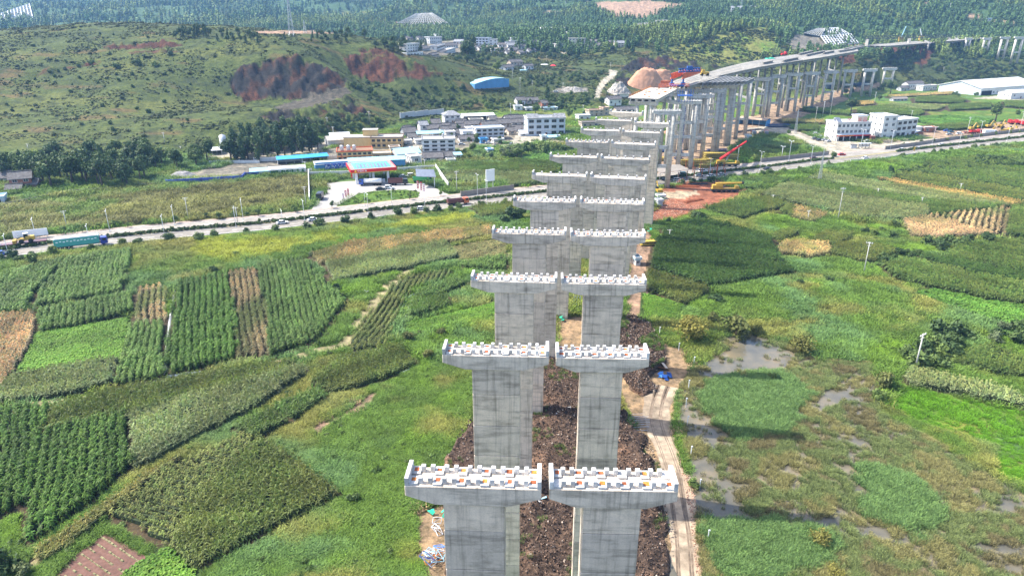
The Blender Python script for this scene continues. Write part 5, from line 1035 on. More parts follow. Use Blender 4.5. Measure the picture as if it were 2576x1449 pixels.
# hill trees
cluster('A', [(1690,400),(2080,380),(2080,300),(1750,330)], 24, 6, 9, ['pine', 'dark', 'cone'], 'pine in the dense clump on the bare hill crest', 'pines on the hill crest', 4)
cluster('A', [(2140,430),(2576,450),(2576,360),(2170,330)], 18, 6, 9, ['pine', 'cone'], 'pine in the thin row on the hill shoulder', 'pines on the hill shoulder', 5)
trees('A', [(1000,375,60,'pine'),(1130,380,55,'pine'),(1365,285,30,'dark'),(1360,650,95,'sdark'),(1690,550,65,'sdark'),(910,635,65,'smid'),(780,670,50,'sdark'),(1155,680,75,'smid'),(1545,660,70,'smid'),(560,385,40,'dark'),(330,465,40,'sdark'),(1470,1125,60,'sdark'),(1085,545,40,'sdark'),(500,725,45,'smid'),(570,715,40,'smid'),(1205,985,50,'sgrey'),(1475,410,60,'pine'),(1640,915,40,'smid')], 'sdark',
 ['slim pine left of centre on the hill crest','slim pine right of its twin on the crest','small round tree on the crest line','wide dark bush left of the quarry on the hill','dark bush near the top of the quarry','round green bush mid hill','narrow dark bush mid hill at the left','green bush beside the eroded bank','green bush just right of the wide dark one','small dark tree high at the left','small bush high at the far left','round bush on the lower hill left of the quarry','tiny round bush under the red bank','bush on the red gully at the left','second bush on the red gully','grey bush low on the hill','lone pine under the crest clump','bush low on the hill near the quarry foot'])
cluster('A', [(200,640),(1500,560),(2100,900),(1900,1300),(400,1350),(0,1000)], 60, 1.8, 3.8, ['sdark', 'smid', 'sgrey'], 'small bush scattered on the big grassy hill', 'bushes scattered on the grassy hill', 12, stuff='small bushes scattered on the big grassy hill')
# marsh and field shrubs
trees('g', [(190,262,150,'syellow'),(440,245,150,'solive'),(770,325,115,'syellow'),(860,1290,105,'syellow'),(330,170,80,'solive'),(540,225,70,'solive'),(230,1000,70,'smid'),(1190,500,110,'solive'),(1150,560,80,'smid'),(620,460,60,'smid'),(930,1460,90,'syellow')], 'syellow', ['yellow willow bush left of the flooded pool','large olive willow bush standing in the pool','small yellow bush right of the pool','yellow bush in the lower marsh','olive bush behind the pool','low olive bush beside the large willow','dark small bush on the track edge near the white posts','olive bush at the corner of the bright meadow','green bush below the olive one at the meadow','small green bush in the marsh grass','yellowish bush at the bottom edge of the marsh'])
cluster('g', [(1300,420),(1480,390),(1640,300),(1580,200),(1420,240),(1320,330)], 14, 4.5, 7, ['sdark', 'smid'], 'dark bush in the thicket beside the tall pole', 'thicket beside the tall pole', 3)
cluster('g', [(1660,290),(1880,290),(1895,220),(1720,210)], 8, 4, 6, ['sdark', 'sgrey'], 'greyish bush in the thicket at the right edge', 'thicket at the right edge', 3)
trees('h', [(340,315,85,'sdark'),(130,345,55,'sdark'),(1555,310,75,'solive'),(1690,375,70,'sdark'),(1480,410,60,'sdark'),(1560,430,60,'smid'),(1680,450,70,'sdark'),(1600,400,50,'smid'),(460,885,85,'sdark'),(1040,765,60,'sdark'),(1240,745,55,'sdark'),(870,780,45,'smid'),(1850,560,60,'sdark'),(2250,180,30,'sdark'),(1520,660,45,'sdark'),(680,360,35,'smid')], 'sdark', ['dark round bush at the edge of the red earth yard','dark low bush beside the red earth yard','olive tree-like bush above the dark thicket','dark bush in the thicket left of the dry plot','low dark bush at the thicket edge','green bush in the thicket','darkest bush at the foot of the thicket','small green bush in the thicket middle','big dark bush at the corner of the maize right of the piers','dark bush along the ditch right of the big maize','dark bush right of the ditch','small bush at the end of the blue net','dark bush under the dry plot','small bush by the golden strip','dark bush beside the middle pole','small bush in the yellow meadow'])
cluster('h', [(1900,500),(2100,470),(2440,470),(2400,500),(2000,540)], 18, 3.5, 5.5, ['sdark'], 'dark bush in the hedge under the right dry plot', 'hedge under the dry plot', 3)
cluster('h', [(1500,560),(1640,560),(1880,540),(1860,580),(1600,640)], 10, 2.5, 4, ['smid', 'sdark'], 'bush between the small olive plots', 'bushes between the olive plots', 3)
cluster('H', [(1100,780),(1500,740),(2000,700),(2300,690),(2400,720),(1500,800)], 26, 3, 5, ['sdark', 'smid'], 'dark bush in the hedge above the pale right field', 'hedge above the pale field', 4)
cluster('H', [(2000,640),(2576,650),(2576,740),(2200,720)], 22, 3.5, 6, ['sdark', 'smid'], 'bush in the dense hedge at the right edge', 'dense hedge at the right edge', 4)
trees('e', [(680,215,75,'sgrey'),(885,500,90,'sdark'),(40,215,70,'smid'),(1485,920,110,'solive'),(1760,870,90,'solive'),(1650,1070,110,'solive'),(800,880,50,'sgrey'),(830,1030,50,'sgrey'),(1020,560,40,'smid'),(1080,105,30,'smid'),(1370,60,40,'sgrey'),(940,560,60,'smid'),(1230,20,40,'sdark'),(170,320,40,'sdark'),(480,200,40,'sgrey')], 'smid', ['grey bush at the left tip of the tan band','dark round bush by the cart track bend','green bush in the yellow meadow','olive willow bush below the thin plots','olive bush left of the third pier','olive bush left of the second pier','whitish weed clump at the track fork','second whitish weed clump under the track fork','small bush on the track bank','small bush above the tan band','grey bush above the tan band','green bush behind the dark round one','small dark bush at the upper meadow edge','dark bush at the top of the yellowed strip','grey bush in the meadow'])
trees('d', [(1790,350,80,'sdark'),(40,250,90,'sdark'),(160,255,80,'sdark'),(280,275,110,'smid'),(2100,330,30,'smid')], 'sdark', ['dark bush above the deep green maize','dark shrub at the far left roadside','dark shrub next to the left roadside one','big green shrub in the left roadside row','small bush right of the dark one'])
trees('P', [(12,1440,95,'sdark'),(60,1449,50,'sgrey'),(1060,1180,26,'smid'),(1085,1240,30,'sdark'),(890,1260,30,'sdark'),(1300,553,50,'sdark'),(1270,560,30,'sdark')], 'sdark', ['dark bush in the bottom left corner','small grey bush beside the corner bush','bush in the tall grass left of the nearest pier','dark bush near the mud left of the nearest pier','dark bush at the corner of the olive plot','dark tree-like bush left of the fifth pier','small dark bush beside it by the fifth pier'])
# roadside shrubs and small trees
def along(o0, o1, step, h0, h1, kinds, label, group, x0, x1, name=None):
    acc = 0; made = []
    for i in range(len(RL)-1):
        q = RL[i]+nr[i]*random.uniform(o0, o1); P = PJ(np.array([[q[0], q[1], 0]])); acc += 5.0
        if acc < step or not (x0 < P[0][0] < x1) or 2090 < P[0][0] < 2260: continue
        acc = random.uniform(-2, 2); made.append(plant_at((q[0], q[1], 0.05), random.uniform(h0, h1), random.choice(kinds), label, group, name))
    for i, q in enumerate(sorted(made, key=lambda q: q.location.x/q.location.y)): q['label'] = f'{label}, {NTH[i]}'
along(-16, -11.5, 5, 3.2, 5.8, ['sdark', 'sdark', 'smid'], 'dark shrub on the near roadside left of the piers', 'shrubs on the near roadside', -100, 1300)
along(14.5, 18, 6, 2.2, 3.8, ['sdark', 'smid'], 'shrub on the far roadside along the straw field', 'shrubs on the far roadside', -100, 760)
along(-15, -11.5, 6, 2.6, 4.4, ['sdark', 'smid'], 'shrub on the near roadside right of the piers', 'shrubs on the near roadside right', 1700, 2650)
along(11, 12.2, 11, 2.6, 4.2, ['light', 'mid'], 'young street tree on the far pavement', 'young street trees', -100, 2650)
along(-.4, .4, 13, 1.8, 2.8, ['light', 'mid', 'sdark'], 'small tree on the road median', 'median trees', -100, 2650)
cluster('r', [(0,300),(560,260),(1100,330),(1600,300),(1700,240),(1500,560),(900,560),(500,420)], 20, 4, 7, ['mid', 'dark', 'light'], 'small tree between the main village houses', 'trees between the village houses', 6)
cluster('n', [(80,420),(700,430),(1200,560),(1200,640),(700,560),(100,560)], 18, 4, 7, ['mid', 'dark', 'light'], 'leafy tree around the small houses above the villa', 'trees around the small houses', 5)
print('trees', NT[0])
# ---------------------------------------------------------------- buildings
def f_tile(t, b, col):
    tc = N(t, 'ShaderNodeTexCoord'); wv = N(t, 'ShaderNodeTexWave', i_Scale=1.6, i_Distortion=.6); t.links.new(tc.outputs['Object'], wv.inputs['Vector']); v = coords(t, world=True); n = noise(t, v, .8, 5)
    c = mixc(t, 'MULTIPLY', 1., rampn(t, n, [(.3, tuple(x*.55 for x in col)), (.7, tuple(x*1.4 for x in col))]).outputs[0], rampn(t, wv.outputs[0], [(.2, (.6, .6, .6)), (.7, (1.1, 1.1, 1.1))]).outputs[0]); t.links.new(c, b.inputs['Base Color']); bump(t, b, wv.outputs[0], .5, .08)
M['tile'] = mat('grey_tile', (.13, .125, .12), .85, 0, .2, lambda t, b: f_tile(t, b, (.15, .14, .135))); M['villa_tile'] = mat('slate_tile', (.25, .26, .27), .8, 0, .2, lambda t, b: f_tile(t, b, (.27, .275, .285)))
for k, c_ in dict(wall_white=(.62,.61,.58), wall_grey=(.45,.46,.47), wall_bluegrey=(.52,.57,.62), wall_tan=(.52,.42,.32), wall_yellow=(.68,.46,.20), wall_cream=(.66,.60,.48), wall_brick=(.33,.14,.09), wall_mud=(.40,.29,.20), wall_blue=(.10,.28,.50), wall_stone=(.24,.21,.18)).items(): M[k] = rough_mat(k, c_, .12, .7, .85, (1, 1, .3), .05, .08)
M['roof_blue'] = rough_mat('blue_sheet_roof', (.045, .30, .62), .12, .6, .45, rnd=.08, bmp=0); M['roof_cyan'] = rough_mat('pale_cyan_roof', (.28, .48, .56), .1, .6, .5, rnd=.06, bmp=0); M['roof_white'] = rough_mat('white_sheet_roof', (.52, .525, .52), .08, .6, .5, rnd=.06, bmp=0); M['roof_pale'] = rough_mat('pale_flat_roof', (.36, .335, .295), .3, .5)
M['roof_brown'] = rough_mat('brown_edge', (.20, .115, .065), .2, 1.); M['trim_dark'] = rough_mat('dark_trim', (.10, .095, .095), .2, 1.); M['glass'] = mat('window_glass', (.025, .032, .038), .15, 0, .5); M['frame'] = mat('window_frame', (.55, .56, .56), .5); M['frame_dark'] = mat('dark_frame', (.10, .075, .06), .5); M['metal'] = rough_mat('galvanised_metal', (.48, .49, .50), .12, 1.2, .4, metal=.6); M['fascia_red'] = rough_mat('red_fascia', (.62, .015, .02), .1, 1., .4, rnd=0)
M['white_paint'] = rough_mat('white_paint', (.78, .78, .77), .06, 1., .5); M['pv'] = rough_mat('solar_panel', (.16, .18, .22), .2, .8, .3); M['banner_blue'] = rough_mat('blue_banner', (.06, .10, .42), .5, .7, .6); M['banner_green'] = rough_mat('green_banner', (.02, .13, .06), .25, .8, .6); M['text_white'] = mat('white_lettering', (.85, .85, .85), .6); M['text_red'] = mat('red_lettering', (.40, .035, .025), .6); M['text_yellow'] = mat('yellow_lettering', (.85, .55, .05), .6)
def winmesh(name, fm):
    m = MB(); m.box((0, 0, 0), (1, .06, 1), 0, 1)
    for x in (-.47, 0, .47): m.box((x, -.05, 0), (.07, .12, 1), 0, 0)
    for z in (-.47, .47): m.box((0, -.052, z), (1, .118, .06), 0, 0)
    return m.mesh(name, [fm, 'glass'])
WIN = winmesh('window', 'frame'); WIND = winmesh('window_dark', 'frame_dark')
dm = MB(); dm.box((0, 0, 0), (1, .08, 1), 0, 0); dm.box((.3, -.06, 0), (.06, .05, .12), 0, 1); DOOR = dm.mesh('door', ['roof_brown', 'frame'])
ORG = {}
def bframe(key, pL, pR, flat=False):
    p = Q(key, [pL, pR]); a, b = (GT([q[0] for q in p], [q[1] for q in p]) if not flat else (G(*p[0]), G(*p[1])))
    w_ = float(np.hypot(*(b-a)[:2])); rz = math.atan2(b[1]-a[1], b[0]-a[0]); return (a[0], a[1], min(a[2], b[2])), w_, rz
def house(key, pL, pR, hz, dp, style, label, wall='wall_white', roof='tile', st=1, win=None, rotk=1.0, trim=None, dark=False, name='house', cat='house', group=None, side=True, extra=None):
    o, w_, rz = bframe(key, pL, pR); rz *= rotk; h = px2m(o, hz*TR[key][2]); t = thing(name, label, cat, o, rz, group); R_ = None
    m = MB(); m.box((w_/2, dp/2, (h-1.5)/2), (w_, dp, h+1.5)); m.build('wall', wall, t)
    if style == 'tile':
        rh = dp*.30; ov = .6; m = MB(); m.extx([(-ov, h-.15), (dp/2, h+rh), (dp+ov, h-.15), (dp+ov, h-.45), (dp/2, h+rh-.35), (-ov, h-.45)], -ov, w_+ov); R_ = m.build('roof', roof, t); m = MB(); m.box((w_/2, dp/2, h+rh+.1), (w_+1.3, .45, .35)); m.build('ridge', roof, R_)
        m = MB(); m.add([(.0, 0, h-.4), (.0, dp, h-.4), (.0, dp/2, h+rh-.4), (w_, 0, h-.4), (w_, dp, h-.4), (w_, dp/2, h+rh-.4)], [(0, 2, 1), (3, 4, 5)]); m.build('gable', wall, t)
    elif style == 'hip':
        rh = min(dp, w_)*.26; ov = .8; m = MB(); k = min(w_*.36, dp*.5); m.add([(-ov, -ov, h), (w_+ov, -ov, h), (w_+ov, dp+ov, h), (-ov, dp+ov, h), (k, dp/2, h+rh), (w_-k, dp/2, h+rh)], [(0, 1, 5, 4), (1, 2, 5), (2, 3, 4, 5), (3, 0, 4), (3, 2, 1, 0)]); R_ = m.build('roof', roof, t)
    elif style == 'gable':
        rh = dp*.16; ov = .5; m = MB(); m.extx([(-ov, h-.1), (dp/2, h+rh), (dp+ov, h-.1), (dp+ov, h-.25), (dp/2, h+rh-.18), (-ov, h-.25)], -ov, w_+ov); R_ = m.build('roof', roof, t); m = MB(); m.add([(.0, 0, h-.2), (.0, dp, h-.2), (.0, dp/2, h+rh-.2), (w_, 0, h-.2), (w_, dp, h-.2), (w_, dp/2, h+rh-.2)], [(0, 2, 1), (3, 4, 5)]); m.build('gable', wall, t)
    else:
        m = MB(); m.box((w_/2, dp/2, h+.09), (w_+.8, dp+.8, .3)); R_ = m.build('roof', roof, t); tr = trim or wall; m = MB()
        for (cx, cy_, sx, sy) in ((w_/2, -.25, w_+.75, .22), (w_/2, dp+.25, w_+.75, .22), (-.25, dp/2, .22, dp+.7), (w_+.25, dp/2, .22, dp+.7)): m.box((cx, cy_, h+.5), (sx, sy, .6))
        m.build('parapet', tr, R_)
    sh = h/st; nw = win if win is not None else max(1, int(w_/3.6)); wm = WIND if dark else WIN
    for s in range(st):
        if nw <= 0: break
        for j in range(nw):
            x = w_*(j+.5)/nw; ww = min(w_/nw*.62, 3.4 if dark else 2.0); hh = min(sh*.5, 1.9)
            if s == 0 and j == nw//2 and nw > 1: obj('door', DOOR, t, (x, -.03, 1.1), None, (min(1.4, ww), 1, 2.2)); continue
            obj('window', wm, t, (x, -.02, sh*s+sh*.55), None, (ww, 1, hh))
        if side:
            for j in range(max(1, int(dp/4.5))):
                for xx, rr_ in ((-.02, -math.pi/2), (w_+.02, math.pi/2)): obj('window', wm, t, (xx, dp*(j+.5)/max(1, int(dp/4.5)), sh*s+sh*.55), rr_, (1.2, 1, min(sh*.42, 1.5)))
    if st > 1:
        for s in range(1, st): mm = MB(); mm.box((w_/2, -.12, sh*s), (w_+.3, .5, .28)); mm.build('floor_band', trim or wall, t)
    return t, w_, h
def tank(t, x, y, z, s=1.0): m = MB(); m.tube((x, y, z), (x, y, z+1.6*s), .7*s, .7*s, 10); m.tube((x, y, z+1.6*s), (x, y, z+1.9*s), .7*s, .2*s, 10); m.build('water_tank', 'metal', t, False)
def textm(t, s, loc, size, m, rot=(math.pi/2, 0, 0), name='lettering', ext=.03):
    cu = D.curves.new(name, 'FONT'); cu.body = s; cu.size = size; cu.extrude = ext; cu.align_x = 'LEFT'; ob = D.objects.new(name, cu); COL.objects.link(ob); dg = bpy.context.evaluated_depsgraph_get(); me = D.meshes.new_from_object(ob.evaluated_get(dg)); D.objects.remove(ob); me.materials.clear(); me.materials.append(M[m]); o = obj(name, me, t, loc); o.rotation_euler = rot; return o
# hillside village (upper)
H = house
H('B',(1520,520),(1640,515),75,9,'flat','white flat-roofed block left of the upper village conical tree','wall_white','roof_pale',3); H('B',(1740,438),(1860,432),60,9,'flat','white two-part house high in the upper village','wall_white','roof_pale',2); H('B',(1800,400),(1870,395),50,6,'flat','small white top storey behind the two-part house','wall_white','roof_white',1)
H('B',(1810,505),(1890,500),60,8,'flat','white house with dark glazing in the upper village','wall_white','tile',2,dark=True); H('B',(1880,485),(2020,478),28,9,'tile','wide old house with a dark tiled roof in the upper village'); H('B',(1845,528),(1910,525),24,6,'tile','small tiled house under the wide old one','wall_white')
H('B',(1515,552),(1670,548),22,7,'flat','long low white building at the edge of the upper village','wall_white','roof_white',1); H('B',(1760,560),(1830,558),22,5,'tile','small pavilion with a dark roof by the upper village wall','wall_tan'); H('B',(1975,440),(2060,436),26,8,'tile','grey roofed house right of the two-part house','wall_grey','villa_tile')
H('B',(2195,455),(2320,452),70,11,'flat','grey three-storey block with glazed bands in the upper village','wall_bluegrey','villa_tile',3,dark=True); H('B',(2325,450),(2410,446),50,10,'flat','white wing right of the grey glazed block','wall_white','roof_pale',2); H('B',(2420,470),(2490,468),24,7,'tile','small tiled house right of the grey glazed block'); H('B',(2495,470),(2590,466),30,8,'tile','pale blue roofed house at the right of the upper village','wall_white','villa_tile'); H('B',(2490,700),(2576,690),30,7,'tile','white cottage above the arched blue shed'); H('B',(2550,640),(2600,636),24,6,'tile','tiny tiled cottage above the white cottage')
H('C',(20,452),(185,446),40,9,'flat','long white house at the left of the middle hamlet','wall_white','roof_pale',2); H('C',(-5,480),(90,474),28,8,'tile','grey tiled house below the long white one','wall_white','villa_tile'); H('C',(100,490),(275,480),26,8,'tile','wide tiled farmhouse in the middle hamlet'); H('C',(200,440),(300,436),22,7,'tile','tiled house behind the wide farmhouse'); H('C',(315,460),(415,455),30,7,'tile','white walled tiled house by the tall trees')
H('C',(595,462),(760,452),72,11,'flat','tall cream house with white trim beside the winding lane','wall_cream','roof_pale',3); H('C',(770,440),(880,436),26,8,'tile','tiled house right of the tall cream house'); H('C',(880,435),(960,432),18,7,'tile','low tiled house furthest right of the hamlet'); H('C',(1050,470),(1145,466),40,8,'tile','lone house with a blue-grey roof on the wooded slope','wall_cream','villa_tile',2)
H('C',(25,655),(140,650),36,8,'tile','brown tiled house on the terraces','wall_tan'); H('C',(172,692),(248,688),36,6,'tile','small white house on the terraces beside the red parasol'); H('C',(290,330),(560,322),38,14,'gable','white hall with a red-edged roof far behind the village','wall_white','roof_white',1,win=0,side=False); H('C',(85,296),(130,294),18,8,'gable','small red-roofed hut far behind the village','wall_white','red',1,win=0,side=False); H('C',(612,362),(700,358),34,10,'flat','white cube building behind the village','wall_white','roof_white',1,win=0); H('C',(803,345),(872,342),36,9,'flat','second white cube with a tall mast behind the village','wall_white','roof_white',1,win=0)
H('C',(2205,125),(2320,118),40,10,'tile','white tiled house on the upper right mountain','wall_white','villa_tile',2); H('C',(2380,95),(2490,90),18,9,'tile','long low house beside the mountain house','wall_white','villa_tile')
H('B',(945,332),(1035,330),26,9,'flat','white block with a pink roof edge in the far shelf village','wall_white','red',2,win=5); H('B',(1155,330),(1225,328),20,9,'flat','white and blue hut in the far shelf village','wall_white','roof_blue',1,win=2); H('D',(2205,215),(2265,210),26,6,'flat','tiny white and blue hut on the upper right slope','wall_white','roof_blue',1,win=1)
# main village
H('r',(235,315),(355,308),80,8,'tile','narrow pale house with a blue window on the left of the main village','wall_white','villa_tile',1,win=1); H('r',(410,250),(540,245),45,9,'tile','white gabled house beside the narrow pale one'); H('r',(0,400),(190,385),60,9,'tile','old farmhouse with weathered tiles at the left of the main village','wall_grey'); H('r',(355,320),(560,312),28,9,'tile','long low tiled house above the cyan canopy','wall_cream'); H('r',(565,365),(720,355),50,9,'tile','tiled house with a hipped gable behind the cyan canopy'); H('r',(720,325),(910,312),40,9,'tile','dark tiled hall in the middle of the main village','wall_brick')
H('r',(600,215),(835,205),125,11,'hip','white two-storey house with a grey hipped roof and balconies','wall_white','villa_tile',2); H('r',(795,250),(930,243),50,8,'tile','small tiled house right of the hipped white house','wall_white'); H('r',(920,265),(1110,255),40,8,'tile','low dark roofed house under the long white sheet roof','wall_cream'); H('r',(980,215),(1170,208),55,7,'flat','cream stage-like wall with three round grilles','wall_cream','tile',1,win=3); H('r',(1170,290),(1380,278),45,9,'tile','house with a dark gable in the right part of the village','wall_brick'); H('r',(1390,270),(1590,258),60,9,'tile','old house with a flat front gable near the lane','wall_tan'); H('r',(1520,190),(1680,180),40,9,'tile','tiled house at the top of the lane'); H('r',(1610,245),(1800,238),50,8,'tile','white courtyard house left of the grey villa'); H('r',(1550,380),(1660,372),60,7,'tile','small tiled gatehouse beside the lane','wall_tan'); H('r',(1720,400),(1830,396),45,6,'tile','tiny white gabled store in front of the villa','wall_white','roof_white')
H('r',(875,415),(1065,405),75,9,'flat','pale grey wing with a bright flat roof','wall_bluegrey','roof_white',1,win=0); H('r',(1070,460),(1480,440),165,10,'flat','three-storey house with dark glazed bands and grey balconies','wall_grey','roof_white',3,win=5,dark=True,trim='wall_bluegrey'); H('r',(820,480),(1050,470),40,7,'tile','long tiled shop with a pale awning by the lane','wall_white'); H('r',(1330,505),(1480,495),50,5,'flat','garage row with a red door beside the glazed house','wall_white','roof_pale',1,win=2)
t, w_, h = H('r',(275,690),(755,680),230,12,'flat','four-storey white and grey house with curved balconies','wall_white','roof_pale',4,win=4,dark=True,trim='wall_grey'); tank(t, w_*.65, 6, h+.6, 1.2)
H('r',(290,770),(570,760),55,8,'tile','low house with a big weathered tile roof before the four-storey one','wall_white'); H('r',(610,750),(755,742),60,7,'tile','white gabled house right of the weathered roof'); H('r',(640,790),(755,785),30,5,'flat','pale lean-to below the white gabled house','wall_white','roof_pale',1,win=1)
t, w_, h = H('r',(1830,395),(2385,380),250,14,'flat','big grey villa with glazed wings and a slate roof','wall_bluegrey','villa_tile',3,win=5,dark=True,trim='wall_white')
for x in (.14, .86): m = MB(); m.extx([(-1.2, 0), (3.5, 2.6), (8, 0)], w_*x-w_*.15, w_*x+w_*.15); o = m.build('wing_roof', 'villa_tile', t); o.location = (0, 0, h+.4)
H('r',(2170,385),(2370,375),85,8,'flat','low grey annex in front of the villa','wall_bluegrey','roof_pale',1,win=2); H('r',(2040,465),(2110,462),65,4,'flat','small white cabin on the dusty yard','wall_white','roof_cyan',1,win=1); H('r',(2115,455),(2260,450),45,6,'gable','low shed with pale green sheet roof by the cabin','wall_grey','roof_cyan',1,win=1); H('r',(2250,440),(2310,438),40,3,'flat','tiny pale blue cabin','wall_white','roof_cyan',1,win=1)
H('n',(120,450),(230,445),65,8,'tile','small white house above the villa trees'); H('n',(245,435),(405,428),50,7,'tile','long tiled house above the villa trees','wall_tan'); H('n',(455,475),(535,472),55,7,'tile','little brick-red house above the villa','wall_brick'); H('n',(90,520),(190,515),50,6,'flat','pale shed with a white roof left of the villa trees','wall_white','roof_white',1); H('n',(240,525),(370,520),30,6,'flat','low white roofed shed by the villa trees','wall_white','roof_white',1); H('n',(480,520),(665,512),26,6,'flat','long low white shed above the villa','wall_white','roof_cyan',1)
H('n',(955,660),(1110,652),60,7,'flat','white box house left of the ninth pier','wall_white','roof_white',1); H('n',(1095,600),(1290,590),70,8,'flat','tan two-storey house behind the tenth pier','wall_tan','roof_brown',2); H('n',(1285,590),(1365,585),95,7,'flat','tan tower-like annex behind the tenth pier','wall_tan','roof_brown',2); H('n',(995,755),(1225,745),60,7,'flat','tan low house beside the ninth pier','wall_tan','tile',1); H('n',(1365,460),(1530,452),90,8,'tile','white temple-like gate with curved dark eaves','wall_white'); H('n',(1470,560),(1720,545),40,8,'tile','long tiled house behind the eleventh pier','wall_tan'); H('n',(1470,345),(1640,338),36,5,'flat','pale concrete hut on the stone pile','wall_cream','roof_pale',1,win=0)
# packed small houses
def pack(key, spots, lab, group, wz, hz):
    for i, (x, y) in enumerate(sorted(spots)):
        w2 = random.uniform(.75, 1.25)*wz; wl = random.choice(['wall_white', 'wall_white', 'wall_cream', 'wall_tan', 'wall_grey'])
        if random.random() < .75: H(key, (x-w2/2, y+4), (x+w2/2, y-2), hz*random.uniform(.8, 1.2), random.uniform(7, 10), 'tile', f'{lab}, {NTH[i]}', wl, 'tile', 1, group=group)
        else: H(key, (x-w2/2, y+4), (x+w2/2, y-2), hz*random.uniform(1.3, 1.9), random.uniform(7, 10), 'flat', f'{lab}, {NTH[i]}', 'wall_white', 'roof_pale', 2, group=group)
pack('r', [(60,330),(130,440),(480,390),(650,300),(690,400),(770,380),(840,270),(1000,330),(1140,340),(1290,250),(1460,330),(1330,180),(1700,330),(1500,230),(60,520),(1720,170),(230,520),(690,520),(1640,150),(1880,160)], 'small house packed among the main village roofs', 'packed houses in the main village', 120, 34)
pack('B', [(1600,470),(1700,500),(1950,520),(2080,470),(2150,500),(2260,500),(2380,520),(2460,520),(2540,540),(1560,400),(1660,400)], 'small house packed in the upper village', 'packed houses in the upper village', 75, 22)
pack('C', [(60,520),(150,540),(240,520),(360,500),(450,470),(520,480),(700,500),(820,480),(930,470),(990,440),(60,420),(250,400)], 'small tiled house in the middle hamlet', 'packed houses in the middle hamlet', 75, 22)
# left part
H('E',(110,590),(330,570),100,9,'tile','old two-storey timber house at the far left','wall_brick','tile',2); H('E',(205,580),(370,572),40,7,'tile','brick courtyard house beside the old timber house','wall_brick'); H('E',(-60,540),(100,530),60,9,'tile','dark tiled house at the left picture edge','wall_grey'); H('E',(60,620),(210,610),30,6,'tile','low house before the old timber house','wall_brick'); H('E',(-60,745),(50,735),65,7,'flat','pale grey house at the left picture edge below the trees','wall_bluegrey','roof_cyan',1)
H('E',(650,440),(890,425),90,9,'flat','brown edged house among the dark trees','wall_white','roof_brown',2); H('E',(870,300),(1160,310),40,8,'gable','long pale roof among the dark trees','wall_cream','roof_pale',1)
H('F',(735,510),(900,498),60,12,'gable','grey sheet-roofed hall left of the yellow building','wall_grey','roof_pale',1,win=0); H('F',(760,460),(950,450),45,12,'gable','pale sheet-roofed hall behind the grey one','wall_grey','roof_white',1,win=0)
t, w_, h = H('F',(1160,528),(1470,524),98,14,'flat','long yellow building with dark shopfronts','wall_yellow','roof_pale',2,win=6,dark=True,trim='roof_brown'); m = MB(); m.box((-8, 8, h*.5), (18, 10, h)); m.build('wing', 'wall_yellow', t); m = MB(); m.box((-8, 8, h+.2), (18.6, 10.6, .4)); m.build('wing_roof', 'roof_pale', t); m = MB(); m.box((-1, 10, h+2), (9, 6, 4)); m.build('stair_tower', 'wall_yellow', t); m = MB(); m.box((-1, 10, h+4.1), (9.6, 6.6, .3)); m.build('tower_roof', 'roof_pale', t)
t, w_, h = H('F',(830,690),(1175,676),120,12,'flat','ochre three-storey inn with brown trim and three rooftop tanks','wall_yellow','roof_brown',3,win=7,dark=True,trim='orange')
for i, x in enumerate((.14, .33, .5)): tank(t, w_*x, 4, h+.5, 1.5)
textm(t, '停', (w_*.09, -.1, h*.72), 1.3, 'text_red'); textm(t, '车', (w_*.09, -.1, h*.58), 1.3, 'text_red'); textm(t, '住', (w_*.09, -.1, h*.44), 1.3, 'text_red'); textm(t, '宿', (w_*.09, -.1, h*.30), 1.3, 'text_red')
H('F',(1180,640),(1360,632),50,9,'flat','low ochre annex beside the inn','wall_yellow','roof_pale',1); H('F',(1350,560),(1445,555),36,6,'flat','small cream gatehouse with a brown canopy','wall_cream','roof_brown',1); H('F',(1420,640),(1650,620),55,14,'gable','wide pale blue sheet roof behind the long blue shed','wall_grey','roof_cyan',1,win=0); H('F',(1560,680),(1660,670),60,9,'flat','white walled yard house by the blue shed end','wall_white','roof_pale',1); H('F',(1990,640),(2055,636),50,6,'gable','little cyan-roofed lean-to at the corn edge','wall_white','roof_cyan',1,win=1); H('F',(2315,580),(2370,576),36,4,'flat','tiny hut with a blue roof among the bushes','wall_white','roof_blue',1,win=1); H('F',(2245,480),(2310,476),40,4,'flat','bright blue booth beside the parked cars','wall_blue','roof_blue',1,win=1)
# open sheds
def shed(key, pL, pR, hz, dp, roof, label, posts=6, wall=None, drop=.8, wallh=None, rotk=1.0, side=0, name='shed'):
    o, w_, rz = bframe(key, pL, pR); h = px2m(o, hz*TR[key][2]); t = thing(name, label, 'shed', o, rz*rotk)
    m = MB(); m.extx([(-.8, h-drop), (dp*.55, h+drop*.4), (dp+.6, h-drop), (dp+.6, h-drop-.18), (dp*.55, h+drop*.4-.18), (-.8, h-drop-.18)], -.6, w_+.6); m.build('roof', roof, t)
    for j in range(posts): m = MB(); x = w_*j/(posts-1); m.tube((x, .2, -.3), (x, .2, h-drop), .14, .14, 6); m.build('post', 'metal', t)
    if wall:
        m = MB(); m.box((w_/2, dp, (h-1)/2), (w_, .25, h-1.0)); m.build('back_wall', wall, t)
        for x in (0, w_): m = MB(); m.box((x, dp/2, (h-1)/2), (.25, dp, h-1.0)); m.build('end_wall', wall, t)
        if wallh: m = MB(); m.box((w_/2, -.1, wallh/2), (w_, .25, wallh)); m.build('front_wall', wall, t)
    return t, w_, h
shed('o',(510,320),(890,295),105,7,'roof_blue','left half of the bright blue open shed behind the long row',4,'wall_white'); shed('o',(895,296),(1290,262),105,7,'roof_blue','right half of the bright blue open shed behind the long row',4,'wall_white')
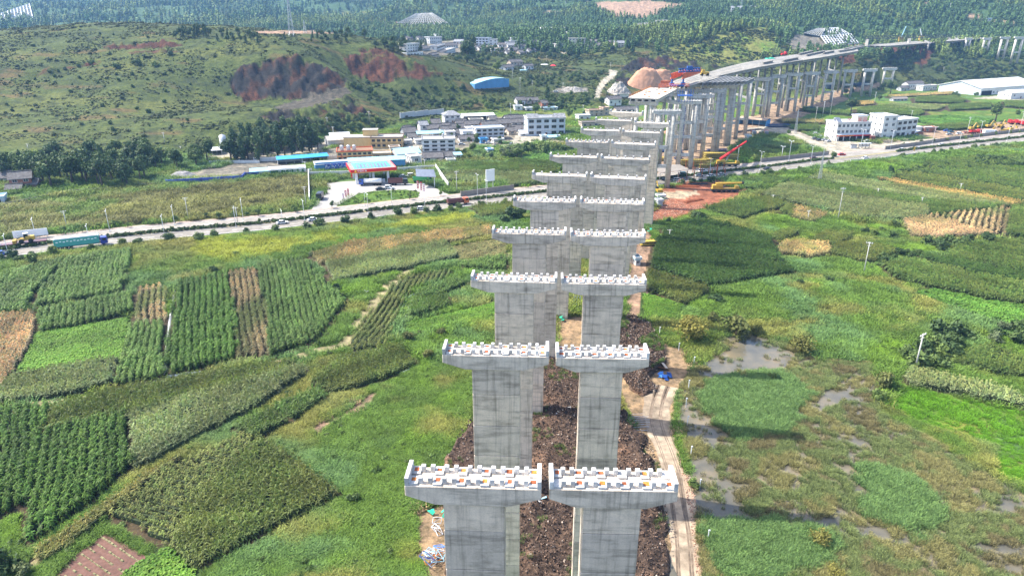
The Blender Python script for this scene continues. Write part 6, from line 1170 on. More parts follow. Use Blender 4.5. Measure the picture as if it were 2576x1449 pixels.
shed('o',(90,500),(380,480),95,6,'roof_cyan','leftmost blue-roofed section of the long shed row',3,'wall_white',wallh=2.6); t, w_, h = shed('o',(390,490),(935,455),110,6,'roof_white','white-roofed section of the long row behind the green hoarding',5,'wall_blue',wallh=3.2)
m = MB(); m.box((w_*.5, -.35, 1.7), (w_*.96, .1, 3.0)); g = m.build('hoarding', 'banner_green', t); textm(g, '金 江 公 园 里 全 程', (w_*.22, -.45, 1.0), 2.0, 'text_white')
shed('o',(1100,420),(1620,385),125,7,'roof_white','white-roofed middle section of the long row',5,'wall_blue',wallh=4.4); t, w_, h = shed('o',(1630,415),(2500,370),165,9,'roof_cyan','wide cyan-roofed section of the long row behind the filling station',7,'wall_blue',wallh=4.6)
for i in range(5):
    o, w2, rz = bframe('o', (1240+i*100, 418-i*7), (1330+i*100, 411-i*7)); t = thing('banner', f'blue poster panel on the long shed row, {ORD[i]} from the left', 'banner', o, rz, 'blue poster panels'); m = MB(); m.box((w2/2, -.6, 2.0), (w2*.94, .1, 3.4)); m.build('panel', 'banner_blue', t); m = MB()
    for j in range(4): m.box((w2*(.2+.2*j), -.68, 2.2+.5*math.sin(j*2+i)), (w2*.13, .05, 1.0+.4*math.cos(j+i)))
    m.build('print', 'wall_bluegrey', t)
shed('r',(200,440),(580,425),95,9,'roof_cyan','open canopy with a bright cyan roof in the main village',5,None); shed('r',(880,165),(1340,150),80,14,'roof_white','long white sheet roof behind the hipped house',6,'wall_white'); shed('l',(1440,930),(1810,965),100,9,'wall_mud','dusty sheet-roofed workshop beside the column piers',5,'wall_blue'); shed('s',(360,650),(760,600),170,12,'wall_stone','grey sheet canopy over parked cars beside the ninth pier',4,None); shed('E',(2060,250),(2200,245),60,9,'roof_white','white shed at the foot of the silo',4,'wall_white'); shed('q',(2090,600),(2330,640),80,8,'roof_white','stall row with a pale roof behind the white blocks',4,'wall_brick')
# arched blue shed on its stone base
o, w_, rz = bframe('B', (2185,885), (2525,862)); t = thing('arched_shed', 'bright blue arched metal shed on a stone retaining wall', 'shed', o, rz); h = px2m(o, 60*.2539); prof = [(0, 0)]+[(w_*x, h*(.62+.85*math.sin(x*math.pi*.62+.25)**1.2)) for x in np.linspace(0, 1, 13)]+[(w_, 0)]
m = MB(); m.ext(prof, 0, 14); m.build('body', 'wall_blue', t); m = MB(); top = prof[1:-1]; m.ext([(x, z+.08) for x, z in top]+[(x, z+.30) for x, z in top[::-1]], -.5, 14.5); m.build('roof', 'roof_cyan', t)
o2, w2, rz2 = bframe('B', (2200,945), (2540,935)); t = thing('retaining_wall', 'rough stone retaining wall under the arched blue shed', 'wall', (o[0], o[1], o[2]-.2), rz); m = MB(); m.add([(-1, -2.5, -9), (w_+2, -2.5, -9), (w_+2, -.4, .1), (-1, -.4, .1), (-1, 6, -9), (w_+2, 6, -9), (w_+2, 6, .1), (-1, 6, .1)], [(0,1,2,3),(3,2,6,7),(1,5,6,2),(4,0,3,7)]); m.build('masonry', 'wall_stone', t)
# silo
o = GT1(*Q('E', [(2220,190)])[0]); t = thing('silo', 'white cylindrical cement silo behind the trees', 'silo', o); hh = px2m(o, 130*.2539); m = MB(); m.tube((0, 0, 2), (0, 0, hh), 1.9, 1.9, 16); m.build('shell', 'white_paint', t, True); m = MB(); m.tube((0, 0, hh), (0, 0, hh+.8), 1.9, .5, 16); m.build('cap', 'metal', t)
for a in range(4): m = MB(); m.tube((1.5*math.cos(a*1.57), 1.5*math.sin(a*1.57), -.3), (1.5*math.cos(a*1.57), 1.5*math.sin(a*1.57), 2.2), .18, .18, 6); m.build('leg', 'metal', t)
for z in (.25, .5, .75): m = MB(); m.tube((0, 0, hh*z), (0, 0, hh*z+.15), 1.96, 1.96, 16); m.build('band', 'metal', t)
# white shop building and white blocks on the right
t, w_, h = H('q',(300,800),(1150,775),440,13,'flat','white three-storey shop building with a red signboard and rooftop letters','wall_white','roof_white',3,win=8,side=True)
m = MB(); m.box((w_/2, -.9, h*.36), (w_*1.02, 1.8, .3)); m.build('canopy', 'wall_bluegrey', t); m = MB(); m.box((w_/2, -1.5, h*.31), (w_, .2, h*.085)); g = m.build('signboard', 'fascia_red', t); textm(g, '云 南 省 公 路 工 程 有 限 公 司 物 资', (w_*.03, -1.64, h*.285), h*.058, 'text_yellow')
m = MB(); m.box((w_/2, -.2, h*.13), (w_*.97, .3, h*.25)); m.build('shopfront', 'dark', t)
for j in range(6): m = MB(); m.box((w_*(.02+.192*j), -.9, h*.145), (.5, .5, h*.29)); m.build('pillar', 'wall_white', t)
m = MB(); m.box((w_*.85, 8, h+2), (w_*.3, 6, 3.6)); m.build('stair_house', 'wall_cream', t); m = MB(); m.box((w_*.85, 8, h+3.9), (w_*.34, 7, .4)); m.build('stair_house_roof', 'wall_bluegrey', t); textm(t, '民 乐 家 园', (w_*.33, 2.5, h+.5), 3.0, 'text_red')
m = MB(); m.add([(w_*.05, 2, h+.4), (w_*.18, 2, h+.4), (w_*.18, 6, h+3), (w_*.05, 6, h+3)], [(0, 1, 2, 3)]); m.build('solar_heater', 'pv', t); tank(t, w_*.08, 7, h+.4, 1.2)
H('q',(1450,758),(1800,745),560,14,'flat','tall white four-storey block, left of the two joined ones','wall_white','roof_white',4,win=2,trim='wall_white'); H('q',(1820,720),(2330,660),420,11,'flat','white three-storey wing joined to the tall white block','wall_white','roof_white',3,win=4,dark=True,trim='wall_white'); H('q',(2340,590),(2490,580),115,6,'flat','white storage container beside the white wing','wall_white','roof_white',1,win=0)
H('u',(180,220),(330,215),55,6,'flat','stall with a pale roof and brick front right of the container','wall_brick','roof_white',1)
# warehouse
o, w_, rz = bframe('D', (2140,950), (2700,905)); t = thing('warehouse', 'long white warehouse with a pale blue gable at the right edge', 'warehouse', o, rz); h = px2m(o, 70*.2539); dp = 45
m = MB(); m.box((w_/2, dp/2, h/2), (w_, dp, h)); m.build('wall', 'wall_white', t); m = MB(); m.extx([(-1, h), (dp/2, h+6), (dp+1, h), (dp+1, h-.6), (dp/2, h+5.4), (-1, h-.6)], -1, w_+1); m.build('roof', 'roof_white', t); m = MB(); m.add([(-.05, 0, 0), (-.05, dp, 0), (-.05, dp, h), (-.05, dp/2, h+5.5), (-.05, 0, h)], [(0, 1, 2, 3, 4)]); m.build('gable_wall', 'wall_bluegrey', t)
for j in range(12): obj('window', WIN, t, (w_*(.22+.066*j), -.05, h*.35), None, (2.6, 1, 2))
m = MB(); m.box((w_*.1, -.1, h*.3), (w_*.17, .2, h*.6)); m.build('gate', 'dark', t); H('D',(2440,985),(2640,975),60,14,'gable','white annex hall in front of the warehouse','wall_white','roof_white',1,win=3)
H('D',(1420,895),(1575,885),60,8,'tile','old tiled house with a white gable below the wooded mound','wall_white','tile',1); H('D',(1570,905),(1710,895),45,8,'flat','white house with a pale roof beside the old tiled house','wall_white','roof_pale',1); H('D',(1355,905),(1440,900),30,6,'tile','small dark tiled house left of the old one','wall_grey'); H('D',(1280,1005),(1420,1000),22,5,'tile','low hut with a pale blue end in the fields','wall_grey','wall_stone')
# ---------------------------------------------------------------- filling station
oL = G(*Q('m', [(430,700)])[0]); oR = G(*Q('m', [(1240,640)])[0]); d = oR-oL; rz = math.atan2(d[1], d[0]); t = thing('filling_station', 'filling station with a red-edged canopy and blue roof panels', 'filling station', oL, rz); W_ = float(np.hypot(d[0], d[1])); Dp = 17.0; Hc = 6.6
m = MB(); m.box((W_/2, Dp/2, Hc+.5), (W_+2, Dp+2, 1.3)); m.build('canopy', 'wall_stone', t); m = MB(); m.box((W_/2, -1.05, Hc+.45), (W_+2.2, .3, 1.5)); fa = m.build('fascia', 'fascia_red', t); m = MB(); m.box((W_/2, -1.06, Hc-.37), (W_+2.2, .32, .16)); m.build('fascia_stripe', 'text_yellow', fa); textm(fa, '中国石油', (W_*.10, -1.24, Hc+.08), 1.15, 'text_white')
m = MB(); m.tube((W_*.06, -1.25, Hc+.45), (W_*.06, -1.2, Hc+.45), .5, .5, 12); m.build('emblem', 'text_yellow', fa); m = MB(); m.box((-1.05, Dp/2, Hc+.45), (.3, Dp+2.1, 1.5)); m.box((W_+1.05, Dp/2, Hc+.45), (.3, Dp+2.1, 1.5)); m.build('side_fascia', 'fascia_red', t)
M['panel_blue'] = rough_mat('blue_glazed_panel', (.10, .42, .62), .15, 1., .3)
m = MB(); m.add([(1, 1.2, Hc+1.2), (W_-1, 1.2, Hc+1.2), (W_-2.2, Dp/2, Hc+2.3), (2.2, Dp/2, Hc+2.3), (W_-1, Dp-1.2, Hc+1.2), (1, Dp-1.2, Hc+1.2)], [(0, 1, 2, 3), (3, 2, 4, 5), (1, 4, 2), (5, 0, 3)]); pr = m.build('roof_lantern', 'panel_blue', t)
for j in range(9):
    x = W_*(.12+.085*j); m = MB(); m.add([(x, 1.7, Hc+1.36), (x+W_*.055, 1.7, Hc+1.36), (x+W_*.055, Dp/2-1.0, Hc+2.18), (x, Dp/2-1.0, Hc+2.18)], [(0, 1, 2, 3)]); m.build('solar_panel', 'pv', pr)
for x in (.09, .5, .86):
    for y in (2.2, Dp-2.5): m = MB(); m.box((W_*x, y, Hc/2), (1.1, .9, Hc)); m.build('column', 'white_paint', t)
for x in (.16, .74): m = MB(); m.box((W_*x, 1.6, .95), (1.3, .8, 1.7)); m.box((W_*x, 1.15, 1.3), (.9, .1, .6)); m.build('pump', 'white_paint', t)
m = MB(); m.box((W_*.55, Dp+6, 2.4), (W_*.8, 8, 4.8)); m.build('kiosk', 'wall_white', t); m = MB(); m.box((W_*.12, Dp-2, 2.2), (W_*.18, .6, 3.4)); m.build('red_screen', 'fascia_red', t)
# small solar canopy on one leg, boundary walls
o = G(*Q('m', [(2030,740)])[0]); t = thing('solar_canopy', 'tilted solar panel canopy on a white post at the station exit', 'solar panel', o); m = MB(); m.tube((0, 0, 0), (0, 0, 5.6), .22, .18, 8); m.build('post', 'white_paint', t); m = MB(); m.add([(-8.5, -1, 5.6), (1, -1.4, 5.4), (-.6, 5.5, 7.6), (-9.6, 5.6, 7.8), (-8.5, -1, 5.4), (1, -1.4, 5.2), (-.6, 5.5, 7.4), (-9.6, 5.6, 7.6)], [(0,1,2,3),(7,6,5,4),(0,4,5,1),(1,5,6,2),(2,6,7,3),(3,7,4,0)]); m.build('panel', 'pv', t)
def wall(key, pts, h, th, m_, label, name='boundary_wall', terr=False, posts=True):
    p = Q(key, pts); P = GT([a[0] for a in p], [a[1] for a in p]); o = P[0]; t = thing(name, label, 'wall', o); n = 0
    for a, b in zip(P[:-1], P[1:]):
        L_ = np.hypot(*(b-a)[:2]); k = max(1, int(L_/9)); rz = math.atan2(b[1]-a[1], b[0]-a[0])
        for j in range(k):
            c_ = a+(b-a)*(j+.5)/k-o; mm = MB(); mm.box((0, 0, h/2-.3), (L_/k-.25, th, h+.6)); q = mm.build('wall_panel', m_, t); q.location = tuple(c_); q.rotation_euler = (0, 0, rz)
            if posts: c2 = a+(b-a)*j/k-o; mm = MB(); mm.box((0, 0, h/2-.25), (.5, th+.15, h+.9)); q = mm.build('wall_post', m_, t); q.location = tuple(c2); q.rotation_euler = (0, 0, rz)
    return t
wall('F', [(540,780),(545,920),(550,1060)], 2.4, .35, 'wall_white', 'white wall on the left side of the filling station'); wall('F', [(545,800),(760,795),(980,790)], 2.2, .3, 'wall_white', 'white wall behind the filling station lawn'); wall('F', [(1800,730),(1860,820),(1925,915)], 2.4, .35, 'wall_white', 'white wall on the right side of the filling station'); wall('F', [(1430,755),(1620,740),(1790,728)], 2.0, .3, 'wall_white', 'white wall behind the solar canopy')
wall('r', [(-60,130),(150,105),(350,85),(590,68)], 4.0, .5, 'wall_grey', 'long grey concrete wall at the foot of the hill'); wall('F', [(2050,1005),(2300,970),(2576,935)], 2.4, .3, 'wall_stone', 'brown roadside wall left of the piers'); wall('H', [(-30,665),(200,640),(450,610),(640,590)], 2.2, .3, 'wall_stone', 'brown roadside wall left of the junction'); wall('H', [(1200,540),(1500,500),(1900,440),(2250,400),(2576,360)], 2.2, .3, 'wall_stone', 'long brown roadside wall right of the junction'); wall('E', [(1650,540),(2000,520),(2400,495),(2430,465),(2576,455)], 2.2, .3, 'banner_blue', 'blue printed site hoarding behind the brown field', 'hoarding'); wall('E', [(0,760),(300,700),(700,620),(1100,590),(1400,555),(1640,545)], 1.2, .3, 'wall_stone', 'low stone wall at the back of the straw field'); wall('o', [(0,510),(390,475)], 2.0, .3, 'banner_blue', 'blue printed fence in front of the leftmost shed'); wall('F', [(0,660),(240,650),(740,640),(820,632)], 2.2, .3, 'wall_white', 'white wall behind the bright blue shed'); wall('E', [(2080,340),(2170,330),(2576,330)], 1.6, .3, 'wall_white', 'white wall with a gate at the gravel yard'); wall('H', [(860,655),(1100,645),(1300,615),(1490,590)], 1.0, .3, 'wall_grey', 'low grey wall below the road junction')
# ---------------------------------------------------------------- concrete lattice slopes
def lattice(key, quad, nu, nv, label, m_='pale_concrete', r=.45, Y0=None):
    p = Q(key, quad); n = 9; g = np.zeros((n, n, 2))
    for i in range(n):
        for j in range(n):
            u, v = i/(n-1), j/(n-1); g[i, j] = (np.array(p[0])*(1-u)+np.array(p[1])*u)*(1-v)+(np.array(p[3])*(1-u)+np.array(p[2])*u)*v
    A, B, C_, D_ = GT([q[0] for q in p], [q[1] for q in p]); Ym = Y0 or min(A[1], B[1]); Yt = Ym+ (abs(p[0][1]-p[3][1])*Ym/FPX)*1.15
    z0 = float(AY(*p[0], Ym)[2]); kk = 1.15
    def onp(q):                            # meet of the sight line with one sloping plane
        d = ray(np.array(q[0]), np.array(q[1])); s_ = d[2]/d[1]; return AY(q[0], q[1], (Ym+kk*(CAMH-z0))/(1-kk*s_))
    cs = [onp(q) for q in p]
    o = cs[0]; t = thing('lattice_slope', label, 'retaining slope', o)
    def pt(u, v): return (cs[0]*(1-u)+cs[1]*u)*(1-v)+(cs[3]*(1-u)+cs[2]*u)*v-o
    nn = Vector(np.cross(cs[1]-cs[0], cs[3]-cs[0])).normalized(); nn = nn if nn.y < 0 else -nn
    m = MB(); bk = [pt(0, 0), pt(1, 0), pt(1, 1), pt(0, 1)]; off = -np.array(nn)*1.0; m.add([q for q in bk]+[q+off*6+np.array([0, 3, -4]) for q in bk], [(0,1,2,3),(1,5,6,2),(3,2,6,7),(4,0,3,7)]); m.build('slope_face', M['slope'], t)
    for i in range(nu+1): m = MB(); m.tube(tuple(pt(i/nu, 0)), tuple(pt(i/nu, 1)), r, r, 4); m.build('rib', m_, t)
    for j in range(nv+1): m = MB(); m.tube(tuple(pt(0, j/nv)), tuple(pt(1, j/nv)), r*1.05, r*1.05, 4); m.build('rib', m_, t)
M['slope'] = rough_mat('planted_slope_soil', (.085, .080, .04), .35, .15)
lattice('D', [(635,462),(935,428),(860,338),(562,360)], 11, 5, 'lower pale lattice panel on the slope at the end of the deck', 'white_paint', .6); lattice('D', [(575,355),(845,336),(735,275),(610,282)], 9, 4, 'upper lattice panel on the slope at the end of the deck', 'white_paint', .5); lattice('D', [(400,330),(562,362),(600,284),(540,282)], 7, 4, 'left mossy lattice panel on the slope at the end of the deck', 'pale_concrete', .5)
lattice('B', [(1290,297),(1975,268),(1760,130),(1600,138)], 20, 7, 'pyramid-shaped lattice slope below the mountain', r=.55); lattice('A', [(-80,288),(352,288),(290,42),(-80,165)], 12, 12, 'large white lattice slope at the upper left edge', 'white_paint', 1.0, 1650); lattice('A', [(472,273),(597,272),(585,182),(540,195)], 6, 5, 'small white lattice slope right of the large one', 'white_paint', 1.0, 1650); lattice('A', [(692,251),(782,243),(765,196),(735,205)], 5, 4, 'smallest white lattice slope beyond the hill', 'white_paint', 1.0, 1650); lattice('A', [(1600,268),(1895,270),(1800,215),(1690,212)], 14, 4, 'white lattice slope behind the hill crest pines', 'white_paint', 1.0, 1650); lattice('C', [(1200,318),(1380,300),(1420,225),(1290,235)], 8, 4, 'left lattice slope on the wooded ridge', r=.5); lattice('C', [(1400,250),(1700,262),(1560,198),(1460,205)], 10, 3, 'right lattice slope on the wooded ridge', r=.5); lattice('C', [(400,152),(525,150),(520,118),(410,125)], 8, 2, 'short pale lattice on the forest slope', r=.5)
# ---------------------------------------------------------------- stockpiles
def pile(key, base, wz, hz, m_, label, dp=.8, rough=.12, seed=1):
    o = GT1(*Q(key, [base])[0]); w_ = px2m(o, wz*TR[key][2]); h = px2m(o, hz*TR[key][2]); n = 44; bm = bmesh.new(); vs = []
    for i in range(n):
        for j in range(n):
            u, v = i/(n-1)*2-1, j/(n-1)*2-1; rr_ = math.sqrt(u*u+v*v); f = max(0, 1-rr_); f = min(f*1.5, .8+.2*f) if seed % 2 else min(f*1.25, .7+.3*f); z = h*f*(1+rough*2*(float(fbm(np.array(u*3+seed), np.array(v*3), 3, seed))-.5))+rough*h*1.2*(float(fbm(np.array(u*14+seed), np.array(v*14), 2, seed))-.5)*(f > 0); vs.append(bm.verts.new((u*w_/2, v*w_*dp/2+w_*dp*.35, z-.4)))
    for i in range(n-1):
        for j in range(n-1): bm.faces.new((vs[i*n+j], vs[(i+1)*n+j], vs[(i+1)*n+j+1], vs[i*n+j+1])).smooth = True
    me = D.meshes.new('stockpile'); bm.to_mesh(me); bm.free(); me.materials.append(M[m_]); q = obj('stockpile', me); q.location = tuple(o); tag(q, label, 'stockpile')
M['sand_orange'] = rough_mat('orange_sand', (.40, .215, .13), .15, .5, .95, bmp=.3, bdist=.2); M['stone_white'] = rough_mat('white_stone', (.30, .275, .24), .6, 1.2, .95, bmp=.9, bdist=.5); M['gravel_grey'] = rough_mat('grey_gravel', (.20, .19, .185), .3, .6)
pile('C', (1370,895), 470, 210, 'sand_orange', 'large flat-topped pile of orange sand', .5, .10, 3); pile('C', (1520,850), 420, 150, 'sand_orange', 'second orange sand pile behind the large one', .5, .1, 5); pile('C', (1095,945), 280, 120, 'stone_white', 'pile of white broken stone by the pale lane', .7, .3, 2); pile('C', (640,910), 300, 45, 'stone_white', 'long low pile of white stone beside the parked car', .4, .4, 4); pile('E', (1780,480), 330, 60, 'gravel_grey', 'grey gravel heap in the yard behind the hoarding', .6, .15, 1); pile('l', (430,1080), 160, 60, 'sand_orange', 'low reddish earth heap among the column piers', .6, .2, 6); pile('r', (2440,390), 200, 50, 'gravel_grey', 'dark scrap heap beside the villa', .6, .5, 8); pile('q', (1950,830), 300, 40, 'track', 'low sand heap before the white blocks', .6, .3, 2)
# ---------------------------------------------------------------- lamps, poles, pylons
M['pole_concrete'] = rough_mat('pole_concrete', (.52, .50, .46), .12, 1.); M['lamp_metal'] = rough_mat('lamp_metal', (.62, .64, .65), .08, 1., .4); M['wire'] = mat('wire', (.05, .05, .05), .6)
def lamp_mesh():
    a = MB(); a.tube((0, 0, 0), (0, 0, 10), .11, .06, 8); b = MB()
    for s in (-1, 1): b.tube((0, 0, 9.6), (s*1.1, 0, 10.1), .045, .035, 5)
    c = MB()
    for s in (-1, 1): c.box((s*1.35, 0, 10.12), (.75, .26, .12))
    d = MB(); d.box((0, 0, .2), (.4, .4, .5)); return a.mesh('post', 'lamp_metal', True), b.mesh('arm', 'lamp_metal'), c.mesh('lamp_head', 'white_paint'), d.mesh('base', 'lamp_metal')
LMP = lamp_mesh()
LAMPS = [('E',310,880,358,1065),('E',38,1040,80,1220),('E',850,945,898,1150),('E',1040,800,1090,1010),('E',1598,850,1632,1045),('E',1692,755,1732,945),('E',2313,770,2340,965),('E',2378,690,2410,885),
 ('F',475,1045,500,1240),('F',1085,930,1100,1100),('F',1115,980,1130,1170),('F',1350,920,1365,1085),('F',2205,790,2212,1000),('F',2290,850,2300,1040),('F',1685,970,1692,1120),('F',265,1140,278,1245),
 ('s',1100,310,1095,570),('s',1525,130,1510,380),('s',1855,205,1845,470),('s',2180,120,2170,300),('s',2300,50,2275,340),
 ('H',265,460,245,650),('H',470,510,460,680),('H',180,515,172,625),('H',1265,355,1250,535),('H',1685,320,1665,490),('H',1945,380,1925,515),('H',2160,265,2130,420),('H',2430,320,2405,455),('H',970,350,955,525),('H',735,395,728,485),('H',600,335,596,480)]
for i, (k, x0, y0, x1, y1) in enumerate(LAMPS):
    (a, b) = Q(k, [(x0, y0), (x1, y1)]); o = GT1(*b); h = px2m(o, b[1]-a[1])*1.0/math.cos(R(14)); j = np.argmin(((RL-o[:2])**2).sum(1)); d = RL[min(j+1, len(RL)-1)]-RL[j-1]
    t = thing('street_lamp', f'white double-armed street lamp {["on the left stretch of road","around the filling station","between piers and junction","right of the junction"][i//8 if i < 16 else (2 if i < 21 else 3)]}, {NTH[i % 8 if i < 16 else (i-16 if i < 21 else i-21)]}', 'street lamp', o, math.atan2(d[1], d[0])+math.pi/2, 'street lamps along the main road'); t.scale = (1, 1, h/10)
    for nm, me in zip(('post', 'arm', 'lamp_head', 'base'), LMP): obj(nm, me, t)
def pole_mesh():
    a = MB(); a.tube((0, 0, 0), (0, 0, 10), .17, .10, 8); b = MB(); b.box((0, 0, 9.55), (1.9, .12, .12)); b.box((0, .02, 8.8), (1.3, .1, .1)); c = MB()
    for x in (-.85, -.3, .3, .85): c.tube((x, 0, 9.6), (x, 0, 9.95), .09, .06, 6)
    return a.mesh('post', 'pole_concrete', True), b.mesh('cross_arm', 'pole_concrete'), c.mesh('insulator', 'white_paint')
PLM = pole_mesh()
POLES = [('g',1362,210,1341,420,'tall concrete utility pole beside the right thicket'),('h',1322,100,1298,322,'utility pole in front of the long pale maize at the right'),('h',1508,465,1475,690,'utility pole left of the sloping maize at the right'),('h',1580,105,1568,158,'short pole in the middle of the dark maize'),('h',1878,165,1870,220,'short pole in the pale maize right of the middle'),('h',2145,70,2135,125,'short pole on the golden strip'),('h',1105,255,1090,330,'short pole in the small tan plot'),('h',145,385,142,450,'thin pole at the left tip of the big dark maize'),('h',858,150,850,195,'thin pole by the olive plot near the red yard'),
 ('E',1828,670,1867,880,'utility pole in the brown field by the road'),('E',625,800,665,965,'utility pole in the straw field by the road'),('E',1610,30,1635,140,'utility pole on the hill foot above the grove'),('E',1097,190,1110,270,'pole beside the long pale roof at the left'),('E',695,255,712,320,'pole behind the brown edged house'),('E',1485,160,1495,210,'pole behind the grove'),('E',1785,165,1792,205,'pole near the silo'),('E',2330,765,2355,915,'thick pole beside the twin lamps'),('E',270,140,285,215,'pole on the slope at the far left'),
 ('B',715,1170,730,1280,'pole on the bank under the quarry'),('B',775,1260,787,1360,'white pole above the blue sheds'),('B',1130,1110,1142,1210,'pole at the end of the quarry mound'),('C',40,700,40,800,'pole beside the arched blue shed'),('C',110,780,115,930,'tall pole left of the white stone pile'),('C',235,810,235,890,'pole left of the parked white car'),('C',535,830,538,935,'pole by the low white stone pile'),('C',378,560,378,610,'pole above the terraces'),('C',1010,630,1010,690,'pole beside the pale lane bend'),('C',1165,210,1166,285,'white pole at the foot of the pink cut'),
 ('n',905,575,910,690,'cross-armed pole right of the villa'),('n',1005,450,1010,570,'pole behind the white box house'),('n',20,430,28,585,'pole at the villa lane'),('r',1228,60,1225,215,'pole before the long white roof'),('r',1575,0,1580,90,'pole at the top of the village lane'),('F',1990,755,2008,960,'utility pole at the corn right of the filling station'),('F',490,905,515,1105,'utility pole left of the filling station wall'),('F',500,660,515,790,'pole at the left end of the station wall'),('F',1650,610,1660,720,'first of two poles behind the solar canopy'),('F',1685,640,1690,725,'second of two poles behind the solar canopy'),
 ('D',1090,920,1090,1035,'pole in the fields below the twin columns'),('H',660,-30,652,205,'tall white mast left of the shop building'),('H',590,70,580,210,'lamp-like pole left of the tall white mast'),('H',510,125,502,290,'pole above the small maize plot'),('H',1460,155,1455,235,'pole behind the white wing'),('H',2035,225,2008,390,'pole before the parked cars at the right'),('H',2545,170,2525,375,'pole at the right edge by the excavator'),('D',1840,45,1832,130,'pole on the upper right slope'),('D',1780,670,1775,715,'pole in the wood above the warehouse'),('a',335,645,352,690,'short bent pole in the mud at the bottom left')]
for k, x0, y0, x1, y1, lb in POLES[:-1]:
    a, b = Q(k, [(x0, y0), (x1, y1)]); o = GT1(*b); h = px2m(o, max(4, b[1]-a[1]))/math.cos(R(12)); t = thing('utility_pole', lb, 'utility pole', o, random.uniform(-.6, .6), 'utility poles'); t.scale = (1.0, 1.0, h/10)
    if k == 'g': t.scale = (1.3, 1.3, h/10)
    for nm, me in zip(('post', 'cross_arm', 'insulator'), PLM): obj(nm, me, t)
def pylon(key, top, base, label, wd=.16, dark=False):
    a, b = Q(key, [top, base]); o = GT1(*b); h = px2m(o, b[1]-a[1])/math.cos(R(8)); t = thing('lattice_pylon', label, 'pylon', o); w_ = h*wd/2
    r = max(.08, h*.0035)
    for sx in (-1, 1):
        for sy in (-1, 1): m = MB(); m.tube((sx*w_, sy*w_, -.5), (sx*w_*.12, sy*w_*.12, h), r, r*.7, 5); m.build('leg', 'metal', t)
    m = MB(); n = 9
    for i in range(n):
        z0, z1 = h*i/n, h*(i+1)/n; k0, k1 = w_*(1-.88*i/n), w_*(1-.88*(i+1)/n)
        for s in (-1, 1): m.tube((-k0, s*k0, z0), (k1, s*k1, z1), r*.55, r*.55, 4); m.tube((k0, s*k0, z0), (-k1, s*k1, z1), r*.55, r*.55, 4); m.tube((s*k0, -k0, z0), (s*k1, k1, z1), r*.55, r*.55, 4)
    m.build('bracing', 'metal', t); m = MB()
    for z in (.80, .90): m.tube((-h*.14, 0, h*z), (h*.14, 0, h*z), r*.8, r*.8, 4)
    m.build('cross_arm', 'metal', t)
pylon('H', (572,545), (545,860), 'lattice mast standing at the corner of the pale maize', .09); pylon('H', (325,150), (308,380), 'lattice mast beside the pale yard lane', .10); pylon('C', (2305,0), (2300,132), 'tall lattice pylon on the upper right mountain', .2); pylon('B', (492,215), (505,335), 'pale lattice pylon on the far shelf', .2); pylon('B', (1752,15), (1757,100), 'small lattice pylon above the pyramid lattice slope', .18); pylon('B', (345,-20), (372,360), 'very tall grey lattice pylon behind the hill shoulder', .12); pylon('C', (565,0), (567,50), 'lattice pylon at the top of the mountain wood', .2)
# white marker posts along the flooded track
MKP = [('k',748,130,746,190),('k',732,250,728,312),('k',742,370,738,432),('k',765,572,762,636),('k',828,793,822,852),('k',877,1133,877,1206),('g',57,195,55,235),('g',155,275,152,312),('g',228,345,228,385),('b',2252,10,2250,85)]
mm = MB(); mm.box((0, 0, .5), (.10, .10, 1.1)); mm.box((.05, 0, 1.0), (.22, .12, .12)); MKM = mm.mesh('stake', 'white_paint')
for i, (k, x0, y0, x1, y1) in enumerate(MKP[:9]):
    a, b = Q(k, [(x0, y0), (x1, y1)]); o = G(*b); h = px2m(o, b[1]-a[1])/math.cos(R(28)); t = obj('marker_post', MKM, None, tuple(o), random.uniform(-.2, .2), (1.25, 1.25, h)); tag(t, f'white marker post along the muddy track, {ORD[i]} in the line', 'post', 'marker posts by the track')
# ---------------------------------------------------------------- vehicles
M['tyre'] = mat('tyre', (.018, .018, .019), .85); M['car_glass'] = mat('car_glass', (.02, .025, .03), .1, 0, .5); M['chrome'] = mat('grey_steel', (.32, .33, .34), .4, .6)
PAINT = {}
def paint(n, c_):
    if n not in PAINT: PAINT[n] = mat('car_paint_'+n, c_, .3, 0, .5)
    return PAINT[n]
PC = dict(white=(.75,.75,.74), silver=(.42,.44,.45), dark=(.025,.028,.032), red=(.55,.03,.03), blue=(.03,.10,.42), teal=(.03,.12,.16), orange=(.55,.14,.05), green=(.05,.36,.12), navy=(.03,.05,.30), yellow=(.45,.28,.04), maroon=(.14,.05,.045), grey=(.2,.21,.22), turq=(.08,.36,.32))
wm = MB(); wm.tube((0, -.11, 0), (0, .11, 0), .33, .33, 12); WHEEL = wm.mesh('wheel', 'tyre', False); wm = MB(); wm.tube((0, -.17, 0), (0, .17, 0), .52, .52, 12); TWHEEL = wm.mesh('wheel', 'tyre', False)
CARM = {}
